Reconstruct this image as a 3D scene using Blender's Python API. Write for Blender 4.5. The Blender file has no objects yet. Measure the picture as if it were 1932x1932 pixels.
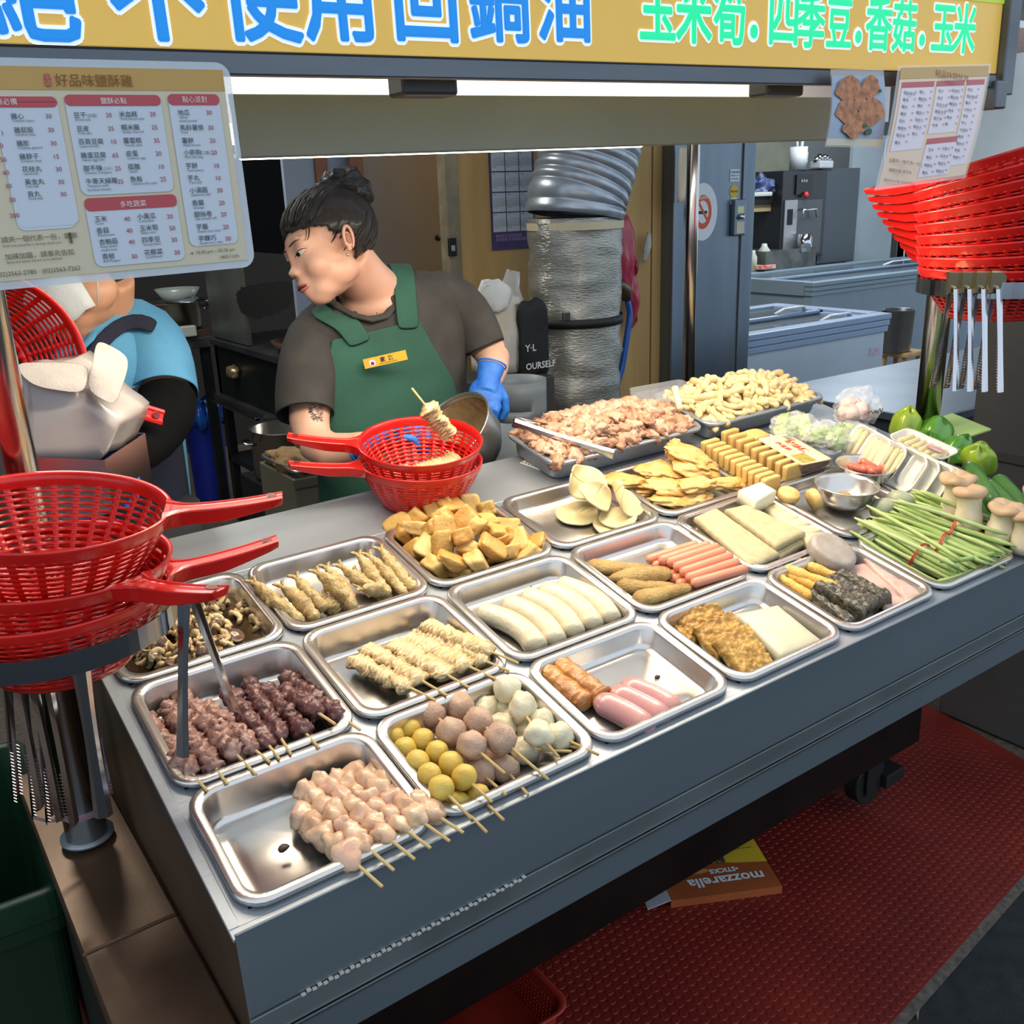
import bpy, bmesh, math, random
from math import radians, sin, cos, pi
from mathutils import Vector, Matrix, noise
sc = bpy.context.scene
COL = sc.collection
# ------------------------------------------------------------------ camera
YAW, PIT, ROL = radians(34.5252), radians(18.0797), radians(-2.01672)
CP = Vector((-0.44227, -0.98301, 1.45617))
FPX = 1823.585
FW = Vector((sin(YAW)*cos(PIT), cos(YAW)*cos(PIT), -sin(PIT)))
_r = FW.cross(Vector((0, 0, 1))).normalized(); _u = _r.cross(FW)
RT = _r*cos(ROL) + _u*sin(ROL); UP = -_r*sin(ROL) + _u*cos(ROL)
cam = bpy.data.cameras.new('camera'); cam.sensor_width = 36; cam.lens = FPX/1932*36
cam.clip_start = .02; cam.clip_end = 60
co = bpy.data.objects.new('camera', cam); COL.objects.link(co)
M = Matrix((RT, UP, -FW)).transposed().to_4x4(); M.translation = CP; co.matrix_world = M
sc.camera = co
# ------------------------------------------------------------------ light
vs = sc.view_settings; vs.view_transform = 'Standard'; vs.look = 'None'; vs.gamma = 1; vs.use_curve_mapping = False
vs.exposure = 0.0
sc.cycles.use_denoising = True
sc.cycles.max_bounces = 7; sc.cycles.transparent_max_bounces = 12
sc.cycles.diffuse_bounces = 3; sc.cycles.glossy_bounces = 4; sc.cycles.transmission_bounces = 4
sc.cycles.caustics_reflective = False; sc.cycles.caustics_refractive = False
sc.cycles.sample_clamp_indirect = 4
w = bpy.data.worlds.new('daylight'); sc.world = w; w.use_nodes = True
bg = w.node_tree.nodes['Background']; bg.inputs[0].default_value = (.66, .78, .92, 1); bg.inputs[1].default_value = 1.4

def area(name, loc, target, sx, sy, power, col):
    l = bpy.data.lights.new(name, 'AREA'); l.shape = 'RECTANGLE'; l.size = sx; l.size_y = sy
    l.energy = power; l.color = col
    o = bpy.data.objects.new(name, l); COL.objects.link(o); o.location = loc
    z = (Vector(loc)-Vector(target)).normalized(); x = Vector((1, 0, 0)); x = (x-z*x.dot(z)).normalized(); y = z.cross(x)   # long side along X
    o.rotation_euler = Matrix((x, y, z)).transposed().to_euler()
    return o
# ------------------------------------------------------------------ frames
AT, BT = radians(1.20176), radians(12.27876)
O0 = Vector((0, 0, .84))
EX = Vector((cos(AT), 0, sin(AT))); EY = Vector((0, cos(BT), sin(BT)))
EN = EX.cross(EY).normalized(); EYO = EN.cross(EX); ZC = EX.cross(Vector((0, 1, 0)))
MT = Matrix((EX, EYO, EN)).transposed().to_4x4(); MT.translation = O0
MC = Matrix((EX, (0, 1, 0), ZC)).transposed().to_4x4(); MC.translation = O0
def _ray(px, py): return FW + RT*((px-966)/FPX) - UP*((py-966)/FPX)
def _pl(px, py, p0, n):
    d = _ray(px, py); return CP + d*((Vector(p0)-CP).dot(n)/d.dot(n))
def AX(px, py, x): return _pl(px, py, (x, 0, 0), Vector((1, 0, 0)))
def AY(px, py, y): return _pl(px, py, (0, y, 0), Vector((0, 1, 0)))
def AZ(px, py, z): return _pl(px, py, (0, 0, z), Vector((0, 0, 1)))
def TP(px, py, h=0.): return _pl(px, py, O0+EN*h, EN)
MTI = MT.inverted(); MCI = MC.inverted()
def TL(px, py, h=0.): return MTI @ TP(px, py, h)          # tray-frame coordinates (u, v, h)
def CY(px, py, y): return MCI @ AY(px, py, y)              # cart-frame coordinates
# ------------------------------------------------------------------ materials
def lin(c, ds=.12):
    r = []; g = .3*c[0]+.59*c[1]+.11*c[2]; c = [v*(1-ds)+g*ds for v in c[:3]]
    for v in c[:3]:
        v /= 255.; r.append(v/12.92 if v <= .04045 else ((v+.055)/1.055)**2.4)
    return (*r, 1)
_m = {}
FOODB = 2.6
def mat(name, col, col2=None, nscale=30., rough=.5, metal=0., bump=0., bscale=80., sss=0., emit=0., trans=0., alpha=1., coat=0., stretch=None, contrast=(.35, .65), ior=1.45):
    if name in _m: return _m[name]
    m = bpy.data.materials.new(name); m.use_nodes = True; nt = m.node_tree; N = nt.nodes; L = nt.links
    b = N['Principled BSDF']; b.inputs['Base Color'].default_value = lin(col)
    b.inputs['Roughness'].default_value = rough; b.inputs['Metallic'].default_value = metal
    b.inputs['IOR'].default_value = ior
    if coat: b.inputs['Coat Weight'].default_value = coat; b.inputs['Coat Roughness'].default_value = .15
    if sss:
        b.inputs['Subsurface Weight'].default_value = sss; b.inputs['Subsurface Scale'].default_value = .0028
        b.inputs['Subsurface Radius'].default_value = (1, .5, .3)
    if emit: b.inputs['Emission Color'].default_value = lin(col, 0); b.inputs['Emission Strength'].default_value = emit
    if trans: b.inputs['Transmission Weight'].default_value = trans
    if alpha < 1: b.inputs['Alpha'].default_value = alpha
    if col2 or bump:
        tc = N.new('ShaderNodeTexCoord'); mp = N.new('ShaderNodeMapping'); L.new(tc.outputs['Object'], mp.inputs[0])
        if stretch: mp.inputs['Scale'].default_value = stretch
    if col2:
        n = N.new('ShaderNodeTexNoise'); n.inputs['Scale'].default_value = nscale; n.inputs['Detail'].default_value = 4
        L.new(mp.outputs[0], n.inputs['Vector'])
        r = N.new('ShaderNodeValToRGB'); r.color_ramp.elements[0].position = contrast[0]; r.color_ramp.elements[1].position = contrast[1]
        r.color_ramp.elements[0].color = lin(col); r.color_ramp.elements[1].color = lin(col2)
        L.new(n.outputs['Fac'], r.inputs[0]); L.new(r.outputs[0], b.inputs['Base Color'])
        if emit: L.new(r.outputs[0], b.inputs['Emission Color'])
    if bump:
        n = N.new('ShaderNodeTexNoise'); n.inputs['Scale'].default_value = bscale*(FOODB if bscale >= 45 else 1); n.inputs['Detail'].default_value = 3
        L.new(mp.outputs[0], n.inputs['Vector'])
        bp = N.new('ShaderNodeBump'); bp.inputs['Strength'].default_value = bump; bp.inputs['Distance'].default_value = .003 if bscale >= 45 else .002
        L.new(n.outputs['Fac'], bp.inputs['Height']); L.new(bp.outputs[0], b.inputs['Normal'])
    _m[name] = m; return m
STEEL = mat('tray_steel', (216, 211, 204), (200, 195, 188), 6, rough=.27, metal=.92, bump=.06, bscale=40)
BRUSH = mat('brushed_steel', (166, 174, 182), (150, 158, 166), 9, rough=.42, metal=.6, bump=.1, bscale=90, stretch=(.15, 1, 1))
DSTEEL = mat('dull_cart_steel', (128, 140, 148), (106, 120, 128), 5, rough=.34, metal=.6, bump=.05, bscale=60, stretch=(.1, 1, 1))
BROWNST = mat('side_steel_reflection_tint', (132, 106, 84), (108, 86, 68), 7, rough=.36, metal=.75, bump=.05, bscale=60)  # brown reflected tint put into the steel's base colour
CHROME = mat('chrome', (205, 205, 208), rough=.12, metal=1)
RED = mat('red_plastic', (226, 22, 14), (205, 14, 10), 12, rough=.3, bump=.03, bscale=50, coat=.3)
BLACK = mat('black_void', (10, 10, 11), rough=.6)
BAMBOO = mat('bamboo', (222, 184, 112), (198, 158, 88), 60, rough=.55, stretch=(.2, 1, 1))
# ------------------------------------------------------------------ mesh tools
class MB:
    def __init__(s): s.v = []; s.f = []
    def add(s, v, f):
        k = len(s.v); s.v += [tuple(q) for q in v]; s.f += [tuple(i+k for i in q) for q in f]; return s
    def box(s, x0, y0, z0, x1, y1, z1):
        v = [(x, y, z) for z in (z0, z1) for y in (y0, y1) for x in (x0, x1)]
        return s.add(v, [(0, 2, 3, 1), (4, 5, 7, 6), (0, 1, 5, 4), (2, 6, 7, 3), (0, 4, 6, 2), (1, 3, 7, 5)])
    def hexa(s, b, t):                       # 4 bottom points and 4 top points, both counter-clockwise from above
        return s.add(list(b)+list(t), [(3, 2, 1, 0), (4, 5, 6, 7)] + [(i, (i+1) % 4, 4+(i+1) % 4, 4+i) for i in range(4)])
    def loft(s, rings, cap0=True, cap1=True, closed=True):
        n = len(rings[0]); k = len(s.v)
        for r in rings: s.v += [tuple(q) for q in r]
        for i in range(len(rings)-1):
            for j in range(n if closed else n-1):
                a = k+i*n+j; b_ = k+i*n+(j+1) % n; s.f.append((a, b_, b_+n, a+n))
        if cap0: s.f.append(tuple(k+j for j in reversed(range(n))))
        if cap1: s.f.append(tuple(k+(len(rings)-1)*n+j for j in range(n)))
        return s
    def tube(s, pts, r, n=8, cap=True, flat=1., up=None):
        pts = [Vector(p) for p in pts]; rr = r if isinstance(r, (list, tuple)) else [r]*len(pts); rings = []
        ref = Vector(up) if up else None
        for i, p in enumerate(pts):
            d = (pts[min(i+1, len(pts)-1)]-pts[max(i-1, 0)]).normalized()
            if ref is None: ref = Vector((0, 0, 1)) if abs(d.z) < .9 else Vector((1, 0, 0))
            a = d.cross(ref).normalized(); b_ = a.cross(d).normalized()
            if not up: ref = b_
            rings.append([p+a*cos(2*pi*j/n)*rr[i]+b_*sin(2*pi*j/n)*rr[i]*flat for j in range(n)])
        return s.loft(rings, cap, cap)
    def lathe(s, prof, n=24, c=(0, 0, 0), cap0=False, cap1=False):
        c = Vector(c)
        return s.loft([[c+Vector((r*cos(2*pi*j/n), r*sin(2*pi*j/n), z)) for j in range(n)] for r, z in prof], cap0, cap1)
    def grid(s, P):                          # P[i][j] points
        k = len(s.v); a = len(P); b_ = len(P[0])
        for r in P: s.v += [tuple(q) for q in r]
        for i in range(a-1):
            for j in range(b_-1): s.f.append((k+i*b_+j, k+i*b_+j+1, k+(i+1)*b_+j+1, k+(i+1)*b_+j))
        return s
    def mesh(s, name, m=None, smooth=True, M=None):
        me = bpy.data.meshes.new(name); me.from_pydata(s.v, [], s.f)
        if M is not None: me.transform(M)
        if m: me.materials.append(m)
        bm = bmesh.new(); bm.from_mesh(me); bmesh.ops.recalc_face_normals(bm, faces=bm.faces); bm.to_mesh(me); bm.free()
        for p in me.polygons: p.use_smooth = smooth
        return me
def link(name, me, parent=None, M=None):
    o = bpy.data.objects.new(name, me); COL.objects.link(o)
    if parent: o.parent = parent
    if M is not None: o.matrix_local = M
    return o
def tag(o, label, cat, group=None):
    o['label'] = label; o['category'] = cat
    if group: o['group'] = group
    return o
def thing(name, label, cat, group=None, M=None):
    o = bpy.data.objects.new(name, None); COL.objects.link(o); o.empty_display_size = .02
    if M is not None: o.matrix_world = M
    return tag(o, label, cat, group)
def one(name, mb, m, label, cat, group=None, M=None, smooth=False, bev=0, sub=0, solid=0):
    o = link(name, mb.mesh(name, m, smooth) if isinstance(mb, MB) else mb, None, M); mods(o, bev, sub, solid); return tag(o, label, cat, group)
def part(name, mb, m, parent, M=None, smooth=False, bev=0, sub=0, solid=0, label=None):
    o = link(name, mb.mesh(name, m, smooth) if isinstance(mb, MB) else mb, parent, M); mods(o, bev, sub, solid)
    if label: o['label'] = label
    return o
def struct(name, mb, m, smooth=False, parent=None, bev=0, M=None):
    o = link(name, mb.mesh(name, m, smooth), parent, M); mods(o, bev, 0, 0)
    if not parent: o['kind'] = 'structure'
    return o
def mods(o, bev=0, sub=0, solid=0):
    if solid:
        q = o.modifiers.new('s', 'SOLIDIFY'); q.thickness = solid; q.offset = 0
    if bev:
        q = o.modifiers.new('b', 'BEVEL'); q.width = bev; q.segments = 2; q.limit_method = 'ANGLE'
        q.harden_normals = False
    if sub:
        q = o.modifiers.new('u', 'SUBSURF'); q.levels = sub; q.render_levels = sub
def T(x, y, z): return Matrix.Translation((x, y, z))
def RZ(a): return Matrix.Rotation(a, 4, 'Z')
def RX(a): return Matrix.Rotation(a, 4, 'X')
def RY(a): return Matrix.Rotation(a, 4, 'Y')
def frame(p, xdir, up=(0, 0, 1)):            # matrix at p whose X runs along xdir and Z is near up
    x = Vector(xdir).normalized(); y = Vector(up).cross(x).normalized(); z = x.cross(y)
    Mx = Matrix((x, y, z)).transposed().to_4x4(); Mx.translation = p; return Mx
def blob(name, m, seed, sx, sy, sz, amp=.25, freq=1.6, sub=3, sharp=0., flat=None):
    bm = bmesh.new(); bmesh.ops.create_icosphere(bm, subdivisions=sub, radius=1)
    off = Vector((seed*7.31, seed*3.17, seed*1.93))
    for v in bm.verts:
        p = v.co.copy(); n = noise.noise(p*freq+off)*amp + noise.noise(p*freq*2.7+off)*amp*.4
        if sharp: n += abs(noise.noise(p*freq*2+off*2))*sharp
        q = p*(1+n)
        if flat is not None: q.z = max(q.z, -flat)
        v.co = (q.x*sx, q.y*sy, q.z*sz)
    me = bpy.data.meshes.new(name); bm.to_mesh(me); bm.free(); me.materials.append(m)
    for p in me.polygons: p.use_smooth = True
    return me
def text(name, body, m, size, M, parent=None, bold=0., align='LEFT', ext=0., shear=0., xs=1.):
    c = bpy.data.curves.new(name, 'FONT'); c.body = body; c.size = size; c.offset = bold; c.align_x = align; c.extrude = ext; c.shear = shear
    c.resolution_u = 2
    o = bpy.data.objects.new(name, c)
    me = bpy.data.meshes.new_from_object(o)
    bpy.data.objects.remove(o); bpy.data.curves.remove(c)
    me.name = name; me.materials.clear(); me.materials.append(m)
    if xs != 1.: me.transform(Matrix.Diagonal((xs, 1, 1, 1)))
    return link(name, me, parent, M)
def place_labels(items, noun, where):
    # rows from the front of the heap to its back, then left to right in each row
    pos = []
    for o in items:
        q = o.matrix_world.translation-CP; z = q.dot(FW); pos.append((-q.dot(UP)/z, q.dot(RT)/z, o))
    pos.sort(key=lambda t: -t[0]); n = len(pos); nr = max(2, round(math.sqrt(n)*.8)); rows_ = [pos[i*n//nr:(i+1)*n//nr] for i in range(nr)]
    for k, r in enumerate(rows_):
        r.sort(key=lambda t: t[1]); nm = 'front' if k == 0 else 'rear' if k == nr-1 else ordinal(k)
        for j, (_, _, o) in enumerate(r):
            w_ = 'leftmost' if j == 0 else 'rightmost' if j == len(r)-1 else ordinal(j)+' from the left'
            o['label'] = '%s, %s in the %s row of %s' % (noun, w_, nm, where)
def ordinal(i): return ['first', 'second', 'third', 'fourth', 'fifth', 'sixth', 'seventh', 'eighth', 'ninth', 'tenth', 'eleventh', 'twelfth', 'thirteenth', 'fourteenth', 'fifteenth', 'sixteenth', 'seventeenth', 'eighteenth', 'nineteenth', 'twentieth'][i]
# ================================================================== cart
def rrect(w, d, r, z, n=6, cx=0, cy=0):
    out = []
    for k, (sx, sy) in enumerate(((1, 1), (-1, 1), (-1, -1), (1, -1))):
        for j in range(n+1):
            a = pi/2*k + pi/2*j/n
            out.append(Vector((cx+sx*(w/2-r)+r*cos(a), cy+sy*(d/2-r)+r*sin(a), z)))
    return out
def tray_mesh(name, w_, d_, dep, m=None, r=.032, rim=.011):
    b = MB()
    b.loft([rrect(w_, d_, r, -.005), rrect(w_, d_, r, 0), rrect(w_-.003, d_-.003, r-.001, .0014), rrect(w_-2*rim, d_-2*rim, r-rim*.6, .0014),
            rrect(w_-2*rim-.004, d_-2*rim-.004, r-rim*.7, -.002), rrect(w_-2*rim-.012, d_-2*rim-.012, r-rim*.8, -dep+.007),
            rrect(w_-2*rim-.018, d_-2*rim-.018, r-rim-.001, -dep+.002), rrect(w_-2*rim-.028, d_-2*rim-.028, r-rim-.004, -dep),
            rrect(w_-2*rim-.052, d_-2*rim-.052, .014, -dep), rrect(w_-2*rim-.056, d_-2*rim-.056, .012, -dep+.0012)], False, True)
    return b.mesh(name, m or STEEL, True)
UL = [-.231, 0, .235, .474, .716, .954, 1.195, 1.43]
VL = [-.188, 0, .213, .411]
cart = thing('display_cart', 'long stainless steel food display cart with slanted top on casters', 'cart', M=MC)
Mt = MCI @ MT                                   # tray frame inside cart frame
b = MB(); H = -.0085
b.box(-.246, -.203, H-.004, 1.46, -.190, H)     # front strip of the deck
b.box(-.246, -.19, H-.004, -.2335, .56, H)
b.box(-.2335, .4145, H-.004, 1.46, .56, H)
b.box(1.432, -.19, H-.004, 1.46, .4145, H)
part('deck', b, BRUSH, cart, Mt, bev=.001)
b = MB()
for u in UL[1:-1]: b.box(u-.013, -.19, H-.006, u+.013, .4145, H-.001)
for v in VL[1:-1]: b.box(-.2335, v-.013, H-.006, 1.432, v+.013, H-.0012)
b.box(-.236, -.2, H-.0058, 1.432, -.176, H-.0006); b.box(-.236, -.19, H-.0056, -.2195, .4145, H-.0004); b.box(-.2335, .401, H-.0056, 1.432, .4145, H-.0004)
part('tray_support', b, BRUSH, cart, Mt)
zf = -.0505
def ztop(y): return y*math.tan(BT)-.0125
b = MB()
b.box(-.244, -.199, -.148, 1.458, -.196, zf+.006)
part('front_panel', b, DSTEEL, cart, bev=.001)
b = MB(); b.box(-.244, -.2, -.178, 1.458, -.194, -.1505)
part('lower_rail', b, mat('rail_steel', (116, 124, 124), (100, 108, 108), 8, rough=.4, metal=.5), cart, bev=.001)
b = MB(); b.box(-.244, -.2035, -.1815, 1.458, -.194, -.179)
part('rail_edge', b, CHROME, cart)
b = MB(); b.box(-.244, -.2, -.224, 1.458, -.194, -.182)
part('front_flange', b, DSTEEL, cart)
b = MB()                                         # zigzag weld along the seam
z0 = -.1495
for i in range(46):
    x = -.19+i*.0062; b.box(x, -.2025, z0-.001+(.0018 if i % 2 else 0), x+.0045, -.199, z0+.0008+(.0018 if i % 2 else 0))
part('perforated_strip', b, mat('grey_weld', (190, 185, 172), rough=.5), cart)
b = MB(); t0, t1 = ztop(-.196), ztop(.55)
b.hexa([(-.244, -.196, -.28), (-.241, -.196, -.28), (-.241, .55, -.28), (-.244, .55, -.28)], [(-.244, -.196, t0), (-.241, -.196, t0), (-.241, .55, t1), (-.244, .55, t1)])
part('side_panel', b, BROWNST, cart)
b = MB(); b.hexa([(1.455, -.196, -.224), (1.458, -.196, -.224), (1.458, .55, -.224), (1.455, .55, -.224)], [(1.455, -.196, t0), (1.458, -.196, t0), (1.458, .55, t1), (1.455, .55, t1)])
part('side_panel', b, DSTEEL, cart)
b = MB(); b.box(-.24, .55, -.3, 1.455, .553, t1); part('back_panel', b, DSTEEL, cart)
b = MB(); b.box(-.24, -.194, -.228, 1.455, .55, -.224); part('bottom_plate', b, BLACK, cart)
b = MB(); b.box(-.20, .15, -.70, 1.495, .54, -.228)
part('lower_cabinet', b, mat('dark_cabinet', (52, 46, 42), (40, 36, 33), 6, rough=.42, metal=.85), cart, bev=.004)
DK = mat('black_rubber', (22, 22, 23), rough=.6)
for (x, y) in ((1.36, .2), (1.36, .48), (0, .2), (0, .48)):
    c = part('caster', MB().box(x-.045, y-.03, -.72, x+.045, y+.03, -.70), DK, cart, bev=.004)
    b = MB(); b.add([(q.x+x, q.y+y, q.z-.775) for q in [Vector((.058*cos(a), s_, .058*sin(a))) for s_ in (-.018, .018) for a in [2*pi*k/20 for k in range(20)]]],
          [tuple(range(20)), tuple(range(39, 19, -1))]+[(i, (i+1) % 20, 20+(i+1) % 20, 20+i) for i in range(20)])
    part('wheel', b, DK, c, bev=.004)
    b = MB().box(x-.03, y-.028, -.80, x+.03, y-.022, -.71); b.box(x-.03, y+.022, -.80, x+.03, y+.028, -.71)
    b.box(x+.02, y-.045, -.79, x+.09, y+.01, -.755)
    part('fork', b, DK, c, bev=.004)
# side shelf at the left end
shelf_z = .655-.84
sh = thing('side_shelf', 'low brownish stainless shelf plate at the left end of the cart', 'shelf', M=MC)
b = MB(); b.box(-.356, -.5, shelf_z-.02, -.247, .045, shelf_z); part('shelf_plate', b, BROWNST, sh, bev=.003)
b = MB(); b.box(-.356, .047, shelf_z-.02, -.247, .5, shelf_z); part('shelf_plate', b, BROWNST, sh, bev=.003)
b = MB(); b.box(-.35, -.5, -.835, -.34, .5, shelf_z-.02); part('apron', b, mat('dark_apron', (30, 27, 25), rough=.5), sh)
# ------------------------------------------------------------------ trays
random.seed(3)
tray_info = {  # (col,row): (depth, label)
 (0, 0): (.045, 'deep stainless tray of pale raw chicken skewers at front left corner'),
 (1, 0): (.045, 'stainless tray of yellow, pink and white ball skewers at front'),
 (2, 0): (.030, 'shallow stainless tray with two fried rolls and three pink sausages'),
 (3, 0): (.030, 'stainless tray holding fried fish cakes beside a white radish cake'),
 (4, 0): (.030, 'stainless tray with seaweed block, yellow sticks and folded pink ham'),
 (5, 0): (.034, 'stainless tray under the bundled green beans at front right'),
 (0, 1): (.045, 'stainless tray of brown gizzard skewers at the left edge'),
 (1, 1): (.045, 'stainless tray of pleated beige chicken skin skewers'),
 (2, 1): (.032, 'stainless tray of five white curved rice rolls'),
 (3, 1): (.028, 'stainless tray of orange hot dogs and breaded nuggets'),
 (4, 1): (.024, 'stainless tray under stacked grey fish cake slabs'),
 (5, 1): (.020, 'stainless tray beneath the two steel bowls'),
 (0, 2): (.032, 'wet stainless tray of sliced brown mushrooms beside red colanders'),
 (1, 2): (.030, 'stainless tray of battered small fish at the back left'),
 (2, 2): (.032, 'stainless tray heaped with golden fried tofu pieces'),
 (3, 2): (.024, 'shallow stainless tray of pale floury dough shells'),
 (4, 2): (.034, 'stainless tray of golden battered chicken fillets at back'),
 (5, 2): (.030, 'stainless tray of yellow tofu slices at the back'),
 (6, 1): (.030, 'stainless tray under the king oyster mushrooms at far right'),
}
for (c_, r_), (dep, lab) in tray_info.items():
    w_ = UL[c_+1]-UL[c_]-.005; d_ = VL[r_+1]-VL[r_]-.005
    me = tray_mesh('tray', w_, d_, dep)
    o = link('serving_tray', me, None, MT @ T((UL[c_]+UL[c_+1])/2, (VL[r_]+VL[r_+1])/2, 0) @ RZ(random.uniform(-.008, .008)))
    mods(o, solid=.0009); tag(o, lab, 'tray', 'stainless trays on the cart')
# juice puddles on tray floors
# ------------------------------------------------------------------ sign and lamp hood
YS = -.10
sign = thing('shop_sign', 'long backlit yellow sign board with blue and green lettering over the cart', 'sign', M=MC)
zl = CY(450, 105, YS).z; zr = CY(1500, 128, YS).z; zs = (zl+zr)/2
xr = CY(1880, 145, YS).x
YEL = mat('sign_yellow', (236, 186, 74), (228, 176, 66), 1.2, rough=.35, emit=.28)
b = MB(); b.box(-1.2, YS, zs, xr, YS+.03, zs+.42); part('sign_panel', b, YEL, sign, bev=.003)
ALU = mat('grey_aluminium', (112, 118, 124), (92, 98, 106), 12, rough=.42, metal=.8, stretch=(.1, 1, 1))
zb = CY(800, 150, YS).z
b = MB(); b.box(-1.2, YS-.006, zb, xr-.01, YS+.004, zs+.001); part('bottom_frame', b, ALU, sign, bev=.002)
b = MB(); b.box(-1.2, YS-.0062, zs-.0006, xr-.01, YS-.005, zs+.0012); part('frame_line', b, BLACK, sign)
b = MB(); b.box(xr, YS-.012, zb-.01, xr+.03, YS+.05, zs+.42); part('end_bracket', b, ALU, sign, bev=.002)
b = MB(); b.box(xr-.02, YS-.014, zb-.03, xr+.012, YS+.02, zb+.01); part('hinge', b, ALU, sign, bev=.003)
BLUE = mat('sign_blue', (0, 142, 236), rough=.35, emit=.35); WHITE = mat('sign_white', (232, 240, 246), rough=.35, emit=.5)
GREEN = mat('sign_green', (6, 232, 152), rough=.35, emit=.5)
FACE = RX(pi/2)
def glyph(ch, m, size, rad, d, cond, M, nm):
    o = text(nm, ch, m, size, M, None, align='CENTER', xs=cond); src = o.data; V = [v.co.copy() for v in src.vertices]; F = [tuple(p.vertices) for p in src.polygons]; bpy.data.objects.remove(o)
    b = MB()
    for k in range(14):
        a = 2*pi*k/14; b.add([(v.x+rad*size*cos(a)*.9, v.y+rad*size*sin(a)*1.1, d+k*.00002) for v in V], F)
    b.add([(v.x, v.y, d+.0004) for v in V], F)
    me = bpy.data.meshes.new(nm); me.from_pydata(b.v, [], b.f); me.materials.append(m); return link(nm, me, sign, M)
def sign_char(ch, px, wpx, pyb, m, cond=1., off=.05):
    p = CY(px, pyb, YS-.001); w_ = (CY(px+wpx/2, pyb, YS).x-CY(px-wpx/2, pyb, YS).x); s = w_/cond
    Mx = T(p.x, YS-.0006, p.z+s*.12) @ FACE
    glyph(ch, WHITE, s*.94, off*1.25, .0006, cond, Mx, 'letter_outline'); glyph(ch, m, s*.94, off*.5, .0016, cond, Mx, 'letter')
for ch, px, wpx in (('絕', 65, 215), ('不', 310, 195), ('使', 500, 165), ('用', 650, 150), ('回', 808, 140), ('鍋', 945, 125), ('油', 1066, 115)):
    sign_char(ch, px, wpx, 84, BLUE)
for ch, px, wpx in (('玉', 1240, 76), ('米', 1308, 74), ('筍', 1376, 68), ('四', 1476, 66), ('季', 1527, 58), ('豆', 1580, 54), ('香', 1654, 54), ('菇', 1702, 50), ('玉', 1775, 48), ('米', 1815, 46)):
    sign_char(ch, px, wpx, 84+(px-1243)*.035, GREEN, .86, .045)
for px, py in ((1420, 60), (1617, 70), (1737, 76)):
    p = CY(px, py, YS); q = []
    for rr, mm, d in ((.0105, WHITE, .0012), (.0068, GREEN, .0024)):
        b = MB(); b.add([(p.x+rr*cos(a), YS-d, p.z+rr*sin(a)*1.15) for a in [2*pi*k/16 for k in range(16)]], [tuple(range(16))]); part('dot', b, mm, sign)
# yellow-green top band of the sign
b = MB(); b.box(CY(1640, 5, YS).x, YS-.0015, CY(1880, 6, YS).z, xr-.001, YS, zs+.42); part('green_band', b, mat('sign_lime', (190, 214, 60), rough=.4, emit=.3), sign)
# lamp hood
YH = .12
hood = thing('lamp_hood', 'grey metal lamp hood hanging below the yellow sign', 'hood', M=MC)
ht = CY(800, 179, YH).z; hb = CY(800, 286, YH).z; hx0, hx1 = CY(440, 240, YH).x, CY(1640, 230, YH).x
HG = mat('hood_grey', (152, 172, 164), (144, 164, 156), 4, rough=.5, bump=.04, bscale=400)
b = MB(); b.box(hx0, YH, hb, hx1, YH+.004, ht); part('front_panel', b, HG, hood, bev=.001)
b = MB(); b.box(hx0, YH+.004, hb-.001, hx1, YH+.02, hb+.004); part('bottom_lip', b, HG, hood)
CEIL = mat('white_reflector', (240, 242, 244), (232, 234, 238), 4, rough=.3, bump=.1, bscale=4)
b = MB(); b.box(-1.15, YS+.032, ht+.085, xr+.5, .60, ht+.095); part('reflector', b, CEIL, hood)
b = MB(); b.box(-1.15, .43, ht-.02, xr+.5, .435, ht+.085); part('rear_panel', b, CEIL, hood)
for px0, px1 in ((748, 852), (1433, 1502)):
    x0, x1 = CY(px0, 165, YS+.05).x, CY(px1, 165, YS+.05).x
    b = MB(); b.box(x0, YS+.036, CY(px0, 183, YS+.05).z, x1, YS+.07, zb+.03); part('lamp_bracket', b, mat('bracket_grey', (84, 90, 92), rough=.45, metal=.5), hood, bev=.004)
TUBE = mat('lit_tube', (255, 240, 208), rough=.4, emit=9.)
zt = CY(800, 288, .17).z
for k, (xa, xb) in enumerate(((hx0+.02, CY(1205, 275, .17).x),)):
    b = MB(); b.tube([(xa, .165, zt+.004), (xb, .165, zt+.004)], .0062, 12); part('lamp_tube', b, TUBE, hood, smooth=True)
for (xa, xb) in ((-.15, .55), (.58, 1.2)):
    b = MB(); b.tube([(xa, .30, ht-.03), (xb, .30, ht-.03)], .013, 12); part('lamp_tube', b, mat('lit_tube2', (255, 244, 222), rough=.4, emit=10.), hood, smooth=True)
p = MC @ Vector((.56, .16, zt-.004)); q = MC @ Vector((.48, 0.05, -.2))
area('front_tube_light', p, q, 1.36, .03, 7, (1, .83, .62))
p = MC @ Vector((.60, .34, ht-.06)); q = MC @ Vector((.60, .30, 0))
area('rear_tube_light', p, q, 1.36, .08, 8.5, (1, .87, .69))
q = MC @ Vector((.1, .26, ht-.012)); area('gap_fill', q, q+Vector((0, .14, .06)), 2.1, .02, 1.6, (.95, .97, 1))  # extra fill added to whiten the panel seen through the gap
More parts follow.
